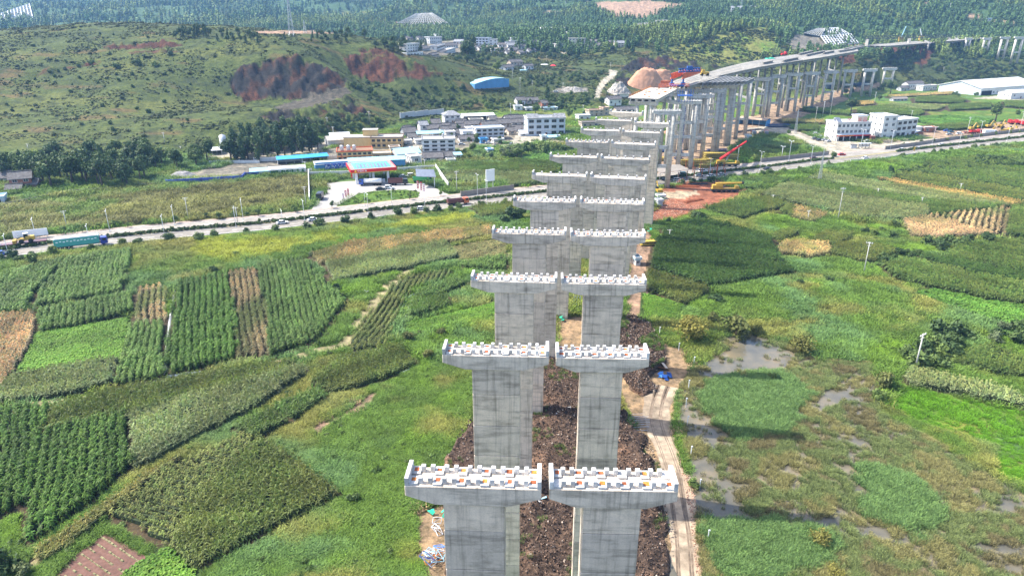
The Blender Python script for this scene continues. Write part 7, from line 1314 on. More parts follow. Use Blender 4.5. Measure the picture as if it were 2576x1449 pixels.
def car_mesh(c_, suv):
    if (c_, suv) in CARM: return CARM[(c_, suv)]
    hb = .95 if suv else .85; hr = 1.72 if suv else 1.45; m = MB(); m.ext([(-2.3, .32), (2.3, .32), (2.35, .62), (2.15, hb-.05), (1.25, hb), (-1.9 if suv else -1.5, hb+.03), (-2.3, hb-.05)], -.88, .88); b = m.mesh('body', paint(c_, PC[c_])); bm = bmesh.new(); bm.from_mesh(b); bmesh.ops.bevel(bm, geom=bm.edges[:], offset=.07, segments=2, affect='EDGES'); bm.to_mesh(b); bm.free()
    m = MB(); zb = hb-.03; f0, f1, r0, r1 = (1.25, .55, -2.1, -1.95) if suv else (1.2, .45, -1.75, -.95)
    m.add([(r0, -.82, zb), (f0, -.82, zb), (f0, .82, zb), (r0, .82, zb), (r1, -.68, hr), (f1, -.68, hr), (f1, .68, hr), (r1, .68, hr)], [(0,1,5,4),(1,2,6,5),(2,3,7,6),(3,0,4,7),(4,5,6,7)]); g = m.mesh('glazing', 'car_glass')
    m = MB(); m.box(((r1+f1)/2, 0, hr+.01), (f1-r1+.05, 1.38, .07)); 
    for s in (-1, 1):
        for x in (f0-.02, (f0+r0)/2, r0+.05): m.box((x*.82+(f1 if x > 0 else r1)*.10, s*.76, (zb+hr)/2), (.07, .05, hr-zb))
    r = m.mesh('roof', paint(c_, PC[c_])); CARM[(c_, suv)] = (b, g, r); return CARM[(c_, suv)]
def heading(o, flip=0):
    j = np.argmin(((RL-np.array(o)[:2])**2).sum(1)); d = RL[min(j+1, len(RL)-1)]-RL[max(j-1, 0)]; return math.atan2(d[1], d[0])+(math.pi if flip else 0)
def car(key, x, y, c_, label, rz=None, suv=False, flip=0, group=None, z=None):
    p = Q(key, [(x, y)])[0]; o = GT1(*p); 
    if z is not None: o = G(*p, z)
    t = thing('car', label, 'car', (o[0], o[1], o[2]+.06), heading(o, flip) if rz is None else R(rz), group); b, g, r = car_mesh(c_, suv); obj('body', b, t); obj('glazing', g, t); obj('roof', r, t)
    for wx in (-1.4, 1.4):
        for wy in (-.80, .80): obj('wheel', WHEEL, t, (wx, wy, .33))
for a in [('F',280,1275,'white','white car on the near lane left of the filling station'),('F',585,1245,'white','white car on the near lane below the station entrance'),('F',1650,1135,'white','white car on the near lane right of the station lawn'),('H',1003,632,'white','white car crossing at the wide junction'),('H',1365,548,'white','white car on the far lane right of the junction'),('H',1530,535,'silver','pale car at the end of the median right of the junction'),('H',1760,500,'white','white car further right on the far lane'),('H',30,738,'dark','black car on the near lane right of the cranes'),('t',20,375,'blue','blue car at the left edge of the near lane'),('s',1120,570,'white','white car on the near lane among the rusty posts'),('s',1270,548,'silver','pale car just right of the rusty posts')]: car(*a)
for a in [('F',1560,805,'white','white car parked behind the green truck at the station',20,True),('F',1250,940,'dark','black car at the front of the station canopy',15),('F',1340,928,'white','white car at the front of the station canopy',10,True),('F',1475,815,'silver','pale car behind the dark tipper at the station',25),('r',850,530,'silver','silver car in front of the village shop',10),('r',1250,508,'white','white car beside the blue booth',5),('r',1360,548,'dark','dark car on the village lane',60),('r',1585,528,'grey','grey car where the village lane bends',70),('r',90,590,'white','white car in the yard behind the inn',15),('C',470,915,'white','white car beside the white stone pile',5),('H',770,597,'red','bright red car waiting at the junction',10),('H',490,632,'maroon','dark red car by the wall left of the junction',20),('H',1835,395,'silver','silver car parked behind the roadside wall',5),('H',1935,390,'white','white van parked behind the roadside wall',5,True),('H',1810,360,'blue','bright blue car parked by the fields',0),
 ('H',515,395,'white','white car at the back of the crowded parking lot',5,True),('H',605,400,'white','white car nearest the shop corner in the parking lot',40),('H',560,420,'silver','silver car in the middle of the parking lot',30),('H',500,440,'grey','grey car at the left of the parking lot',20),('H',640,432,'white','white car beside the shop pillar',50),('H',545,452,'dark','dark car in the lower parking lot',25),('H',635,462,'white','white car at the lower right of the parking lot',30),('H',595,452,'silver','pale car in the lower parking lot',25),('s',720,545,'teal','dark teal car by the grey canopy',10,True),('s',1000,500,'white','white pickup among the rusty posts',12,True),('s',945,565,'silver','silver car below the white pickup',8),('s',620,635,'silver','pale green car under the grey canopy',5,True),('s',455,620,'dark','black car under the grey canopy',5),('q',1110,830,'white','white and blue car before the shop building',20),('q',2390,700,'blue','blue car beside the white wing',10),('H',1850,372,'teal','teal car between the parked cars',10),('H',2000,380,'orange','orange-red car before the long white van',5)]: car(a[0], a[1], a[2], a[3], a[4], a[5], len(a) > 6 and a[6])
def truck(key, x, y, rz, cab, bed, label, L_=9.0, kind='tipper', h=2.6, axles=4, flip=0, name='truck'):
    o = GT1(*Q(key, [(x, y)])[0]); t = thing(name, label, 'truck', (o[0], o[1], o[2]+.06), heading(o, flip) if rz is None else R(rz)); pc = paint(cab, PC[cab]); pb = paint(bed, PC[bed])
    m = MB(); m.box((0, 0, .95), (L_, 1.0, .35)); m.build('chassis', 'dark', t)
    m = MB(); m.ext([(L_/2-2.2, .7), (L_/2, .7), (L_/2, 1.9), (L_/2-.25, 3.0), (L_/2-2.2, 3.05)], -1.22, 1.22); c_ = m.build('cab', pc, t); m = MB(); m.add([(L_/2+.01, -1.1, 1.85), (L_/2+.01, 1.1, 1.85), (L_/2-.22, 1.05, 2.85), (L_/2-.22, -1.05, 2.85)], [(0, 1, 2, 3)]); m.add([(L_/2-.3, s*1.235, 1.9) for s in (1,)]+[(L_/2-1.5, 1.235, 1.9), (L_/2-1.5, 1.235, 2.7), (L_/2-.5, 1.235, 2.7)], [(0, 1, 2, 3)]); m.add([(L_/2-.3, -1.235, 1.9), (L_/2-.5, -1.235, 2.7), (L_/2-1.5, -1.235, 2.7), (L_/2-1.5, -1.235, 1.9)], [(0, 1, 2, 3)]); m.build('windscreen', 'car_glass', c_)
    b0, b1 = -L_/2, L_/2-2.5
    if kind == 'tipper':
        m = MB(); z0, z1 = 1.2, 1.2+h*.62; w2 = 1.22
        m.add([(b0, -w2, z0), (b1, -w2, z0), (b1, w2, z0), (b0, w2, z0), (b0-.2, -w2-.05, z1), (b1, -w2-.05, z1), (b1, w2+.05, z1), (b0-.2, w2+.05, z1), (b0, -w2+.15, z1-.02), (b1-.15, -w2+.15, z1-.02), (b1-.15, w2-.15, z1-.02), (b0, w2-.15, z1-.02), (b0+.1, -w2+.2, z0+.5), (b1-.2, -w2+.2, z0+.5), (b1-.2, w2-.2, z0+.5), (b0+.1, w2-.2, z0+.5)], [(0,1,5,4),(1,2,6,5),(2,3,7,6),(3,0,4,7),(3,2,1,0),(4,5,9,8),(5,6,10,9),(6,7,11,10),(7,4,8,11),(8,9,13,12),(9,10,14,13),(10,11,15,14),(11,8,12,15),(12,13,14,15)]); bb = m.build('tipper_body', pb, t)
        for j in range(7): m = MB(); xx = b0+.4+(b1-b0-.8)*j/6; m.box((xx, -w2-.05, (z0+z1)/2), (.12, .12, z1-z0-.1)); m.box((xx, w2+.05, (z0+z1)/2), (.12, .12, z1-z0-.1)); m.build('side_rib', pb, bb)
    elif kind == 'box': m = MB(); m.box(((b0+b1)/2, 0, 1.2+h/2), (b1-b0, 2.5, h)); m.box(((b0+b1)/2, 0, 1.2+h+.15), (b1-b0, 2.2, .3), 0, 0, .8); m.build('cargo_body', pb, t)
    elif kind == 'tank': m = MB(); m.tube((b0, 0, 2.3), (b1, 0, 2.3), 1.15, 1.15, 16); m.build('tank', pb, t, True)
    xs = list(np.linspace(b0+.8, b0+.8+1.35*(axles-2), max(1, axles-1)))+[L_/2-1.4]
    for wx in xs:
        for wy in (-1.0, 1.0): obj('wheel', TWHEEL, t, (wx, wy, .52))
    return t, b0, b1
t, b0, b1 = truck('t', 1040, 275, None, 'navy', 'turq', 'long articulated truck with a turquoise white-topped trailer and a blue cab', 16.5, 'box', 2.7, 5); m = MB(); m.box(((b0+b1)/2, 0, 4.08), (b1-b0-.1, 2.4, .35), 0, 0, .93); m.build('trailer_cover', 'white_paint', t)
m = MB()
for j in range(12): m.box((b0+1+(b1-b0-2)*j/11, -1.27, 2.9+.2*(j % 2)), (.7, .05, .35)); m.box((b0+1+(b1-b0-2)*j/11, 1.27, 2.9+.2*(j % 2)), (.7, .05, .35))
m.build('side_lettering', 'text_white', t)
t, b0, b1 = truck('t', 250, 262, None, 'red', 'red', 'red low-loader truck hauling a yellow wheel loader', 17.0, 'flat', 1, 5, 1); m = MB(); m.box(((b0+b1)/2, 0, 1.1), (b1-b0, 2.7, .45)); m.build('flatbed', paint('maroon', PC['maroon']), t)
def loader(o, rz, label, z=0):
    t = thing('wheel_loader', label, 'wheel loader', (o[0], o[1], o[2]+z), rz); m = MB(); m.box((-1.5, 0, 1.7), (2.6, 1.9, 1.3)); m.box((-2.5, 0, 1.5), (.8, 1.7, .9)); m.box((.8, 0, 1.3), (1.8, 1.2, .8)); m.build('body', 'yellow', t); m = MB(); m.box((-.3, 0, 2.6), (1.3, 1.5, 1.5), 0, 0, .85); m.build('cab', 'car_glass', t); m = MB(); m.box((-.3, 0, 3.42), (1.5, 1.6, .12)); m.build('cab_roof', 'white_paint', t); m = MB(); m.tube((1, -.5, 1.6), (2.9, -.5, 1.0), .16, .14, 6); m.tube((1, .5, 1.6), (2.9, .5, 1.0), .16, .14, 6); m.build('arm', 'yellow', t); m = MB(); m.extx([(-1.4, .3), (1.4, .3), (1.4, 1.4), (-1.4, 1.4)], 2.8, 3.9); m.build('bucket', 'yellow', t)
    for x in (-1.6, 1.3):
        for y in (-1.0, 1.0): m = MB(); m.tube((x, y-.3, .75), (x, y+.3, .75), .75, .75, 12); m.build('wheel', 'tyre', t)
p = GT1(*Q('t', [(345,262)])[0]); loader(p, heading(p, 1), 'yellow wheel loader riding on the red low-loader', 1.38)
truck('F', 2020, 1085, None, 'orange', 'maroon', 'orange-red tipper truck on the near lane by the station exit', 9.5, 'tipper', 2.4); truck('m', 1310, 690, 5, 'dark', 'maroon', 'dark brown tipper truck leaving the station canopy', 9.5, 'tipper', 3.2); truck('m', 1800, 640, 8, 'green', 'green', 'green tipper truck under the solar canopy', 9.5, 'tipper', 2.6); truck('m', 760, 700, 182, 'blue', 'white', 'blue-cabbed white tanker under the station canopy', 11, 'tank'); truck('q', 1215, 800, 80, 'maroon', 'maroon', 'dark red cargo truck beside the shop building', 7, 'box', 2.2); truck('F', 655, 1030, 95, 'dark', 'dark', 'dark open truck at the station wash bay', 6, 'box', 1.8)
truck('u', 1010, 245, 5, 'white', 'white', 'long white van truck behind the right roadside wall', 9, 'box', 1.9); truck('u', 830, 235, 5, 'red', 'red', 'red lorry with a flat load right of the pole', 8, 'tipper', 2); 
for i, (x, y) in enumerate(((1285,110),(1360,112),(1440,130))): truck('u', x, y, 70, 'red', 'red', f'red tipper parked in the far right truck yard, {ORD[i]} from the left' if i else 'red tipper parked leftmost in the far right truck yard', 8, 'tipper', 2.4)
truck('l', 1640, 1080, 85, 'red', 'grey', 'red-cabbed truck facing the lane beside the workshop', 7, 'box', 1.6); truck('l', 1820, 1080, 75, 'red', 'grey', 'second red-cabbed truck on the pale lane', 7, 'box', 1.4)
def excavator(key, x, y, rz, label):
    o = GT1(*Q(key, [(x, y)])[0]); t = thing('excavator', label, 'excavator', o, R(rz)); m = MB()
    for s in (-1, 1): m.extx([(s*1.2-.3, .05), (s*1.2+.3, .05), (s*1.2+.3, .85), (s*1.2-.3, .85)], -2, 2)
    m.build('track', 'tyre', t); m = MB(); m.box((-.4, 0, 1.7), (3.2, 2.5, 1.3)); m.build('house', 'yellow', t); m = MB(); m.box((.9, .75, 2.5), (1.4, 1.0, 1.6), 0, 0, .9); m.build('cab', 'car_glass', t); m = MB(); m.tube((1, 0, 2), (3.2, 0, 5.2), .32, .28, 6); m.build('boom', 'yellow', t); m = MB(); m.tube((3.2, 0, 5.2), (5.6, 0, 3.2), .26, .2, 6); m.build('stick', 'yellow', t); m = MB(); m.extx([(-.6, 1.9), (.6, 1.9), (.6, 3.0), (-.6, 3.0)], 5.2, 6.2); m.build('bucket', 'yellow', t)
excavator('u', 1280, 200, 20, 'yellow excavator with raised arm by the right roadside wall'); excavator('u', 1180, 215, 160, 'yellow excavator lying low beside the raised one'); excavator('u', 1000, 160, 10, 'yellow excavator behind the long white van'); excavator('u', 1160, 155, 30, 'dark cabbed excavator near the truck yard'); excavator('D', 1500, 470, 0, 'small yellow excavator on the bench under the dark truss'); excavator('s', 345, 820, 100, 'yellow excavator half hidden behind the right pier row'); excavator('u', 780, 190, 15, 'yellow machine next to the red lorry')
def mobile_crane(key, x, y, rz, label, boomcol, up, blen, axles=5):
    o = GT1(*Q(key, [(x, y)])[0]); t = thing('mobile_crane', label, 'mobile crane', (o[0], o[1], o[2]+.05), R(rz)); m = MB(); m.box((0, 0, 1.15), (13, 2.5, .7)); m.build('carrier', 'dark_steel', t); m = MB(); m.box((0, 0, 1.65), (12.6, 2.4, .35)); m.build('deck_plate', 'yellow', t); m = MB(); m.ext([(4.7, 1.4), (6.5, 1.4), (6.5, 2.2), (6.2, 3.0), (4.7, 3.0)], -1.2, 1.2); c_ = m.build('cab', 'yellow', t); m = MB(); m.box((6.45, 0, 2.55), (.2, 2.1, .7)); m.build('windscreen', 'car_glass', c_)
    m = MB(); m.box((-3.6, 0, 2.6), (4.6, 2.5, 1.6)); m.build('superstructure', 'yellow', t); a = Vector((-4.4, 0, 3.9)); b = a+Vector((math.cos(up), 0, math.sin(up)))*blen; m = MB(); m.tube(a, a.lerp(b, .55), .75, .72, 6); m.tube(a.lerp(b, .5), b, .55, .48, 6); m.build('boom', boomcol, t); m = MB(); m.box(tuple(b), (.9, .9, 1.2)); m.build('boom_head', 'dark_steel', t)
    m = MB(); m.tube((-1.5, 0, 2.2), tuple(a.lerp(b, .4)-Vector((0, 0, .5))), .25, .2, 6); m.build('lift_cylinder', 'chrome', t)
    for wx in np.linspace(-5.2, 4.4, axles):
        for wy in (-1.1, 1.1): m = MB(); m.tube((wx, wy-.22, .62), (wx, wy+.22, .62), .62, .62, 12); m.build('wheel', 'tyre', t)
mobile_crane('s', 1320, 795, -1, 'yellow mobile crane with its boom lowered on the red earth', 'yellow', .04, 12.5); mobile_crane('s', 1360, 415, 2, 'yellow mobile crane with a raised red boom at the viaduct foot', 'red', .62, 17, 4)
# ---------------------------------------------------------------- construction clutter
M['navy_form'] = rough_mat('navy_formwork', (.018, .055, .17), .4, 1.5, .6); M['yellow_form'] = rough_mat('yellow_formwork', (.42, .32, .07), .3, 2.0, .6)
def rack(key, x, y, L_, w_, h, label, m_='yellow_form', rz=5, name='formwork_stack', cat='formwork'):
    o = GT1(*Q(key, [(x, y)])[0]); t = thing(name, label, cat, o, R(rz)); n = max(2, int(h/.9))
    for i in range(n):
        m = MB(); z = h*(i+.5)/n
        for s in (-1, 1): m.box((0, s*w_*.42, z), (L_, .18, h/n*.35))
        for j in range(int(L_/1.2)): m.box((-L_/2+.6+j*1.2, 0, z+.1), (.14, w_, .14))
        m.box((0, 0, z-.15), (L_*.96, w_*.8, .06)); m.build('panel', m_, t)
for a in [('s',850,400,16,3,3.6,'long yellow formwork rack between the column piers'),('s',1170,330,13,5,5.0,'tall heap of yellow steel formwork'),('s',1060,380,6,3,3.5,'leaning yellow formwork frame beside the tall heap'),('s',1390,330,11,3.5,4.0,'yellow container-like formwork behind the red-boomed crane'),('s',1010,440,5,3,2.5,'small yellow box on the red yard'),('s',420,330,8,4,2.5,'yellow formwork half hidden by the last wall piers'),('s',1800,320,9,2,1.0,'flat yellow beam stack on the grass by the wall')]: rack(*a)
for a in [('s',410,205,8,3,1.6,'blue steel formwork behind the wall piers'),('s',615,215,7,3,1.6,'blue formwork left of the column foot'),('s',1210,195,13,3,1.8,'long blue formwork stack behind the yellow heap'),('s',640,310,5,3,2.5,'pale blue frame rack on the yard'),('l',1990,970,17,3.4,2.6,'long dark blue container rack beside the fields'),('H',445,150,8,4,3.0,'blue tank-like rack at the field corner'),('D',940,850,18,5,3.0,'blue stacked forms under the twin columns'),('D',640,880,6,4,4.0,'bright blue panel stack between twin columns'),('l',2060,600,14,4,2.6,'dark blue store of forms under the long deck')]: rack(*a, m_='navy_form', name='blue_formwork_stack')
for i, (x, y, y1) in enumerate([(742,330,470),(760,490,600),(852,355,500),(868,420,600),(958,340,520),(985,440,570),(1085,420,530),(1130,450,565),(1180,360,460),(1200,340,530),(1208,400,565),(1305,360,500),(1325,450,545),(635,510,610)]):
    a, b = Q('s', [(x, y), (x, y1)]); o = G(*b); h = px2m(o, b[1]-a[1]); t = thing('steel_post', f'rusty steel post beside the road under the viaduct, {["first","second","third","fourth","fifth","sixth","seventh","eighth","ninth","tenth","eleventh","twelfth","thirteenth","fourteenth"][i]} of the scattered row', 'post', o, 0, 'rusty steel posts'); m = MB(); m.box((0, 0, h/2), (.32, .32, h)); m.build('shaft', 'rust', t); m = MB(); m.box((0, 0, h+.05), (.6, .6, .12)); m.build('head_plate', 'rust', t)
def bundle(key, x, y, L_, n, m_, label, rz, name='beam_bundle', r=.14, cat='steel beams'):
    o = GT1(*Q(key, [(x, y)])[0]); t = thing(name, label, cat, o, R(rz))
    for i in range(n): m = MB(); m.tube((-L_/2+random.uniform(-1, 1), (i-n/2)*.42+random.uniform(-.2, .2), r+.05+.25*(i % 2)), (L_/2+random.uniform(-1, 1), (i-n/2)*.42+random.uniform(-.4, .4), r+.05+.25*(i % 2)), r, r, 6); m.build('beam', m_, t)
bundle('s', 700, 715, 15, 8, 'rust', 'brown steel beams lying behind the red yard', -4); bundle('s', 930, 680, 10, 5, 'dark_steel', 'dark beams and plates at the top of the red yard', 8); bundle('s', 870, 930, 11, 4, 'rust', 'long beams laid across the red earth', 32); bundle('b', 1990, 905, 6, 14, 'metal', 'bundle of grey reinforcing bars on the mud', 4, 'rebar_bundle', .04); bundle('l', 1580, 1020, 26, 8, 'dark_steel', 'dark rails stacked beside the workshop', 32); bundle('c', 1030, 1060, 7, 6, 'blue', 'stack of blue pipes between the third piers', 80, 'pipe_stack', .30, 'pipes'); bundle('c', 1035, 1100, 5, 5, 'dark', 'stack of black pipes under the blue ones', 80, 'pipe_stack', .30, 'pipes')
def debris(key, x, y, parts, label, name='scrap_pile', s=1.0):
    o = G(*Q(key, [(x, y)])[0]); t = thing(name, label, 'scrap', o)
    for nm, m_, n, sz in parts:
        for i in range(n):
            q = MB(); d = (sz[0]*random.uniform(.5, 1.1), sz[1]*random.uniform(.5, 1.1), sz[2]); q.box((0, 0, 0), d); ob = q.build(nm, m_, t); ob.location = (random.uniform(-1.4, 1.4)*s, random.uniform(-1.1, 1.1)*s, .35+.22*i/max(1, n)*4); ob.rotation_euler = (random.uniform(-.5, .5), random.uniform(-.5, .5), random.uniform(0, 3.1))
def frames(key, x, y, cols, n, label):
    o = G(*Q(key, [(x, y)])[0]); t = thing('frame_heap', label, 'scrap', o)
    for i in range(n):
        m = MB(); w_, h_ = random.uniform(1.2, 2.2), random.uniform(.8, 1.4)
        for a, b in (((-w_/2, -h_/2, 0), (w_/2, -h_/2, 0)), ((w_/2, -h_/2, 0), (w_/2, h_/2, 0)), ((w_/2, h_/2, 0), (-w_/2, h_/2, 0)), ((-w_/2, h_/2, 0), (-w_/2, -h_/2, 0)), ((-w_/2, -h_/2, 0), (w_/2, h_/2, 0))): m.tube(a, b, .05, .05, 5)
        ob = m.build('frame', random.choice(cols), t); ob.location = (random.uniform(-1.3, 1.3), random.uniform(-1.6, 1.6), .3+.12*i); ob.rotation_euler = (random.uniform(-.4, .4), random.uniform(-.4, .4), random.uniform(0, 3.1))
debris('k', 545, 50, [('plate', 'rust', 1, (4.2, 2.8, .06)), ('board', 'wall_tan', 2, (2.0, 1.4, .05))], 'rusty steel plate and boards by the track beside the second pier'); debris('k', 595, 110, [('frame', 'blue', 5, (1.7, 1.1, .12)), ('sheet', 'blue_sheet', 4, (1.6, 1.2, .05))], 'heap of bright blue frames and sheets by the track'); frames('a', 390, 900, ['blue', 'blue_sheet', 'metal', 'roof_cyan', 'rust_orange'], 14, 'tangle of blue and orange frames left of the nearest pier'); frames('a', 370, 640, ['metal'], 3, 'thin grey frames on the mud left of the nearest pier'); debris('a', 400, 545, [('net', 'green_net', 5, (.9, .7, .05))], 'crumpled green netting left of the nearest pier', 'netting'); debris('c', 930, 1225, [('net', 'green_net', 5, (1.1, .8, .06))], 'crumpled green netting between the third piers', 'netting'); frames('b', 1330, 840, ['metal', 'white_paint', 'wall_cream'], 9, 'pale scrap frames at the foot of the fourth left pier'); debris('a', 1215, 455, [('sheet', 'roof_white', 3, (1.8, .9, .05)), ('sheet', 'roof_cyan', 2, (1.5, .7, .05))], 'white and pale blue sheets behind the nearest left cap'); debris('P', 930, 737, [('sheet', 'roof_white', 3, (1.2, .7, .05))], 'white scrap lying on the cart track bank'); debris('h', 10, 400, [('net', 'green_net', 4, (1.2, 1, .1))], 'green netting at the foot of the sixth right pier', 'netting'); rack('c', 1660, 540, 6, 3, 2.2, 'yellow tower-crane section right of the fifth pier', 'yellow_form', 10, 'crane_section', 'crane part')
H('s',(335,905),(440,900),40,3,'flat','white roofed site cabin behind the right pier row','wall_white','roof_white',1,win=1); H('s',(335,1010),(400,1005),80,3,'flat','small grey equipment box below the site cabin','wall_grey','roof_white',1,win=0); H('c',(1552,725),(1595,722),60,3,'flat','tiny white cabin right of the fourth pier','wall_white','roof_cyan',1,win=1); H('l',(1548,1140),(1605,1138),45,3,'flat','pale green switch box beside the column piers','wall_white','roof_cyan',1,win=0)
# blue tower hoist on a column
a, b = Q('l', [(625,700), (625,1290)]); o = G(b[0], b[1]); h = px2m(o, b[1]-a[1]); t = thing('climbing_tower', 'slim blue climbing tower between the column piers', 'scaffold tower', o)
for sx in (-1, 1):
    for sy in (-1, 1): m = MB(); m.tube((sx*.9, sy*.9, 0), (sx*.9, sy*.9, h), .09, .09, 5); m.build('standard', 'blue', t)
m = MB(); n = 22
for i in range(n):
    z = h*i/n; m.tube((-.9, -.9, z), (.9, -.9, z+h/n), .06, .06, 4); m.tube((-.9, -.9, z), (.9, -.9, z), .06, .06, 4); m.tube((.9, .9, z), (.9, -.9, z), .06, .06, 4); m.tube((-.9, .9, z), (.9, .9, z+h/n), .06, .06, 4)
m.build('bracing', 'blue', t); o = G(*Q('l', [(690,540)])[0], 39); t = thing('work_platform', 'hazy blue work platform on the column pier top', 'platform', (o[0], o[1], 36)); m = MB(); m.box((0, 0, 3.4), (7, 4, .3)); m.build('floor', 'blue', t); m = MB()
for x in np.linspace(-3.5, 3.5, 6): m.tube((x, -2, 0), (x, -2, 6.5), .09, .09, 5); m.tube((x, 2, 0), (x, 2, 6.5), .09, .09, 5)
m.build('guard_frame', 'blue', t)
# slim cranes above the bench
for i, (x0, y0, x1, y1) in enumerate(((1410,262,1360,370),(1548,285,1562,362))):
    a, b = Q('D', [(x0, y0), (x1, y1)]); B_ = AY(*b, 1010); A_ = AY(*a, 1010); t = thing('crane_boom', ['pale green slanted crane boom above the dark truss', 'white upright crane boom above the dark truss'][i], 'crane', (B_[0], B_[1], B_[2]-6)); m = MB(); d = A_-B_; m.tube((0, 0, 6), (d[0], 0, 6+d[2]), .7, .5, 6); m.build('boom', 'roof_cyan' if i == 0 else 'white_paint', t); m = MB(); m.box((0, 0, 3), (6, 3, 6)); m.build('carrier', 'yellow', t)
# station flags, boards and small street furniture
for i, (x, y0, y1, c_) in enumerate(((190,850,975,'text_white'),(240,790,950,'fascia_red'),(290,760,930,'fascia_red'),(1668,600,800,'fascia_red'),(1735,625,830,'fascia_red'),(1790,655,860,'text_white'))):
    a, b = Q('m', [(x, y0), (x+14, y1)]); o = G(*b); h = px2m(o, b[1]-a[1]); t = thing('banner_flag', f'red and white advertising flag {"left" if i < 3 else "right"} of the station lawn, {["first","second","third"][i % 3]} from the left', 'flag', o, 0, 'advertising flags'); m = MB(); m.tube((0, 0, 0), (0, 0, h), .05, .04, 5); m.build('pole', 'white_paint', t); m = MB(); m.box((.45, 0, h*.58), (.85, .03, h*.78)); f = m.build('cloth', c_, t); m = MB()
    for j in range(4): m.box((.45, -.03, h*(.3+.17*j)), (.5, .02, h*.09))
    m.build('print', 'text_white' if c_ == 'fascia_red' else 'fascia_red', f)
o = G(*Q('t', [(160,195)])[0]); t = thing('site_board', 'white board standing behind the low-loader truck', 'board', o, heading(o)); m = MB(); m.box((6.0, 0, 2.2), (11, .2, 2.6)); m.build('panel', 'white_paint', t); m = MB()
for x in (1, 6, 11): m.tube((x, .2, 0), (x, .2, 3.3), .1, .1, 6)
m.build('posts', 'metal', t)
o, w_, rz = bframe('q', (935,1000), (1205,995)); t = thing('bus_shelter', 'dark glazed bus shelter in front of the shop building', 'bus shelter', o, rz); m = MB(); m.box((w_/2, 1, 3.2), (w_+.6, 2.2, .3)); m.build('roof', 'wall_bluegrey', t)
for j in range(4): m = MB(); m.box((w_*j/3, 1.8, 1.6), (.25, .25, 3.2)); m.build('post', 'trim_dark', t)
for j in range(3): m = MB(); m.box((w_*(j+.5)/3, 1.9, 1.7), (w_/3*.8, .08, 1.6)); m.build('panel', 'wall_white', t)
o, w_, rz = bframe('q', (705,995), (850,1000)); t = thing('kiosk', 'low dark kiosk left of the bus shelter', 'kiosk', o, rz); m = MB(); m.box((w_/2, 1.5, 1.1), (w_, 3, 2.2)); m.build('body', 'wall_grey', t); m = MB(); m.box((w_/2, 1.5, 2.3), (w_+.5, 3.5, .25)); m.build('roof', 'trim_dark', t)
o = G(*Q('q', [(2312,1075)])[0]); t = thing('traffic_sign', 'yellow traffic sign post at the end of the median', 'sign', o); m = MB(); m.box((0, 0, 1.7), (.9, .15, 2.4)); m.build('panel', 'yellow', t); m = MB(); m.tube((0, .1, 0), (0, .1, 3), .06, .06, 6); m.build('post', 'metal', t)
o, w_, rz = bframe('F', (2340,960), (2365,957)); t = thing('billboard', 'white billboard on two legs in the corn by the road', 'billboard', o, .5); m = MB(); m.box((0, 0, 8), (4.5, .3, 5.5)); m.build('panel', 'white_paint', t); m = MB(); m.tube((-1.5, .2, 0), (-1.5, .2, 10.5), .15, .15, 6); m.tube((1.5, .2, 0), (1.5, .2, 10.5), .15, .15, 6); m.build('legs', 'metal', t)
o = GT1(*Q('C', [(443,680)])[0]); t = thing('parasol', 'red parasol on the terraces', 'parasol', o); m = MB(); m.tube((0, 0, 2.6), (0, 0, 4.2), 3.4, .1, 10); m.build('canopy', 'red', t); m = MB(); m.tube((0, 0, 0), (0, 0, 2.8), .1, .1, 6); m.build('pole', 'white_paint', t)
for i, (k, x, y, c_) in enumerate((('C',358,668,'white_paint'),('C',150,725,'roof_cyan'))): o = GT1(*Q(k, [(x, y)])[0]); t = thing('awning', ['white awning beside the red parasol', 'cyan awning at the edge of the terraces'][i], 'awning', o); m = MB(); m.box((0, 0, 2.8), (8, 4, .5), .1, 0, .7); m.build('sheet', c_, t); m = MB(); m.tube((-3, 0, 0), (-3, 0, 2.8), .1, .1, 5); m.tube((3, 0, 0), (3, 0, 2.8), .1, .1, 5); m.build('posts', 'metal', t)
# ploughed plot, field netting
pp = G(np.array([p[0] for p in Q('f', [(900,1080),(1240,1300),(1050,1420),(1000,1490),(380,1490),(620,1280)])]), np.array([p[1] for p in Q('f', [(900,1080),(1240,1300),(1050,1420),(1000,1490),(380,1490),(620,1280)])]))[:, :2]
M['plough'] = rough_mat('ploughed_soil', (.125, .065, .048), .3, 1.2, .95, bmp=.6, bdist=.1); M['straw_ridge'] = rough_mat('pale_ridge', (.20, .18, .09), .4, 2.0, .95, bmp=.6)
mb = MB(); mb.prism([tuple(q) for q in pp][::-1], -.1, .06); tag(mb.build('ploughed_plot', 'plough'), kind='structure'); u = pp[1]-pp[0]; u /= np.linalg.norm(u); v = np.array([-u[1], u[0]]); c0 = pp.mean(0); m = MB()
for k in np.arange(-22, 22, 1.25):
    for s in np.arange(-30, 30, .8):
        q = c0+u*s+v*k
        if inpoly(np.array([q[0]]), np.array([q[1]]), [tuple(x) for x in pp])[0] and random.random() < .7: m.box((q[0], q[1], .12), (.95, random.uniform(.12, .4), random.uniform(.1, .3)), math.atan2(u[1], u[0]), 0, .6)
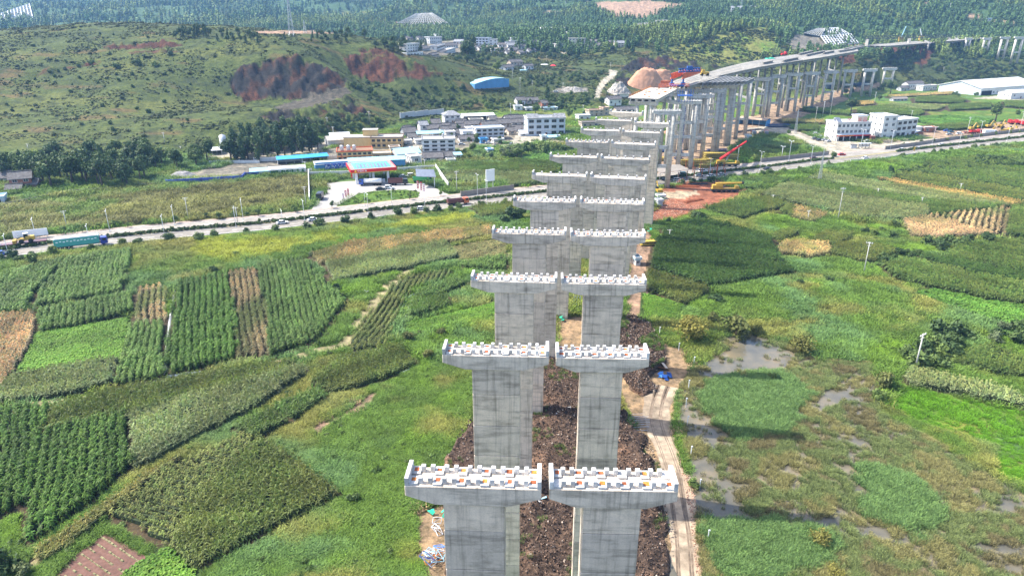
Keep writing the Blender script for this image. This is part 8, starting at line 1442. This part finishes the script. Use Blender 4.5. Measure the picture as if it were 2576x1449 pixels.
tag(m.build('plot_ridges', 'straw_ridge'), 'pale stubble ridges on the ploughed plot', 'ridges', None, 'stuff')
def netline(key, pts, m_, h, label):
    l = lineP(pts, 2.0, key); o = l[0]; t = thing('plastic_edging', label, 'field edging', (o[0], o[1], 0)); mb = MB(); n = len(l); zz = h*(.5+.8*fbm(l[:, 0], l[:, 1], 2, 3)); nn = offs(l); vs = [(*(l[i]-o), .03) for i in range(n)]+[(*(l[i]-o+nn[i]*.25), zz[i]) for i in range(n)]+[(*(l[i]-o+nn[i]*.7), .04) for i in range(n)]
    mb.add(vs, [(i, i+1, n+i+1, n+i) for i in range(n-1)]+[(n+i, n+i+1, 2*n+i+1, 2*n+i) for i in range(n-1)]); mb.build('sheet', m_, t)
netline('h', [(510,800),(650,770),(790,755),(880,740)], 'roof_cyan', .5, 'pale blue plastic along the big dark maize at the right'); netline('e', [(1310,960),(1350,850),(1430,670),(1480,570),(1560,510)], 'roof_white', .35, 'white plastic strip beside the curved plot'); netline('e', [(1410,860),(1450,760),(1500,640)], 'roof_white', .35, 'second white plastic strip by the thin plots'); netline('d', [(1395,1200),(1420,850),(1450,640),(1470,500)], 'roof_white', .3, 'white plastic strip left of the deep green maize'); netline('d', [(1390,1225),(1560,1200),(1680,1185)], 'roof_white', .5, 'crumpled white plastic at the foot of the deep green maize'); netline('e', [(1430,1190),(1550,1140)], 'roof_white', .3, 'white plastic at the tip of the leaf-shaped plot')
# ---------------------------------------------------------------- haze
hb = MB(); hb.box((0, 2500, 160), (9000, 6600, 330)); ho = hb.build('haze', 'block'); ho.data.materials.clear()
hm = D.materials.new('haze'); hm.use_nodes = True; t = hm.node_tree; t.nodes.remove(t.nodes['Principled BSDF'])
pv = N(t, 'ShaderNodeVolumePrincipled'); pv.inputs['Color'].default_value = (.30, .58, 1, 1); pv.inputs['Density'].default_value = 1.05e-4; pv.inputs['Anisotropy'].default_value = .1
t.links.new(pv.outputs[0], t.nodes['Material Output'].inputs['Volume']); ho.data.materials.append(hm); tag(ho, 'pale air haze over the whole valley', 'haze', None, 'stuff')
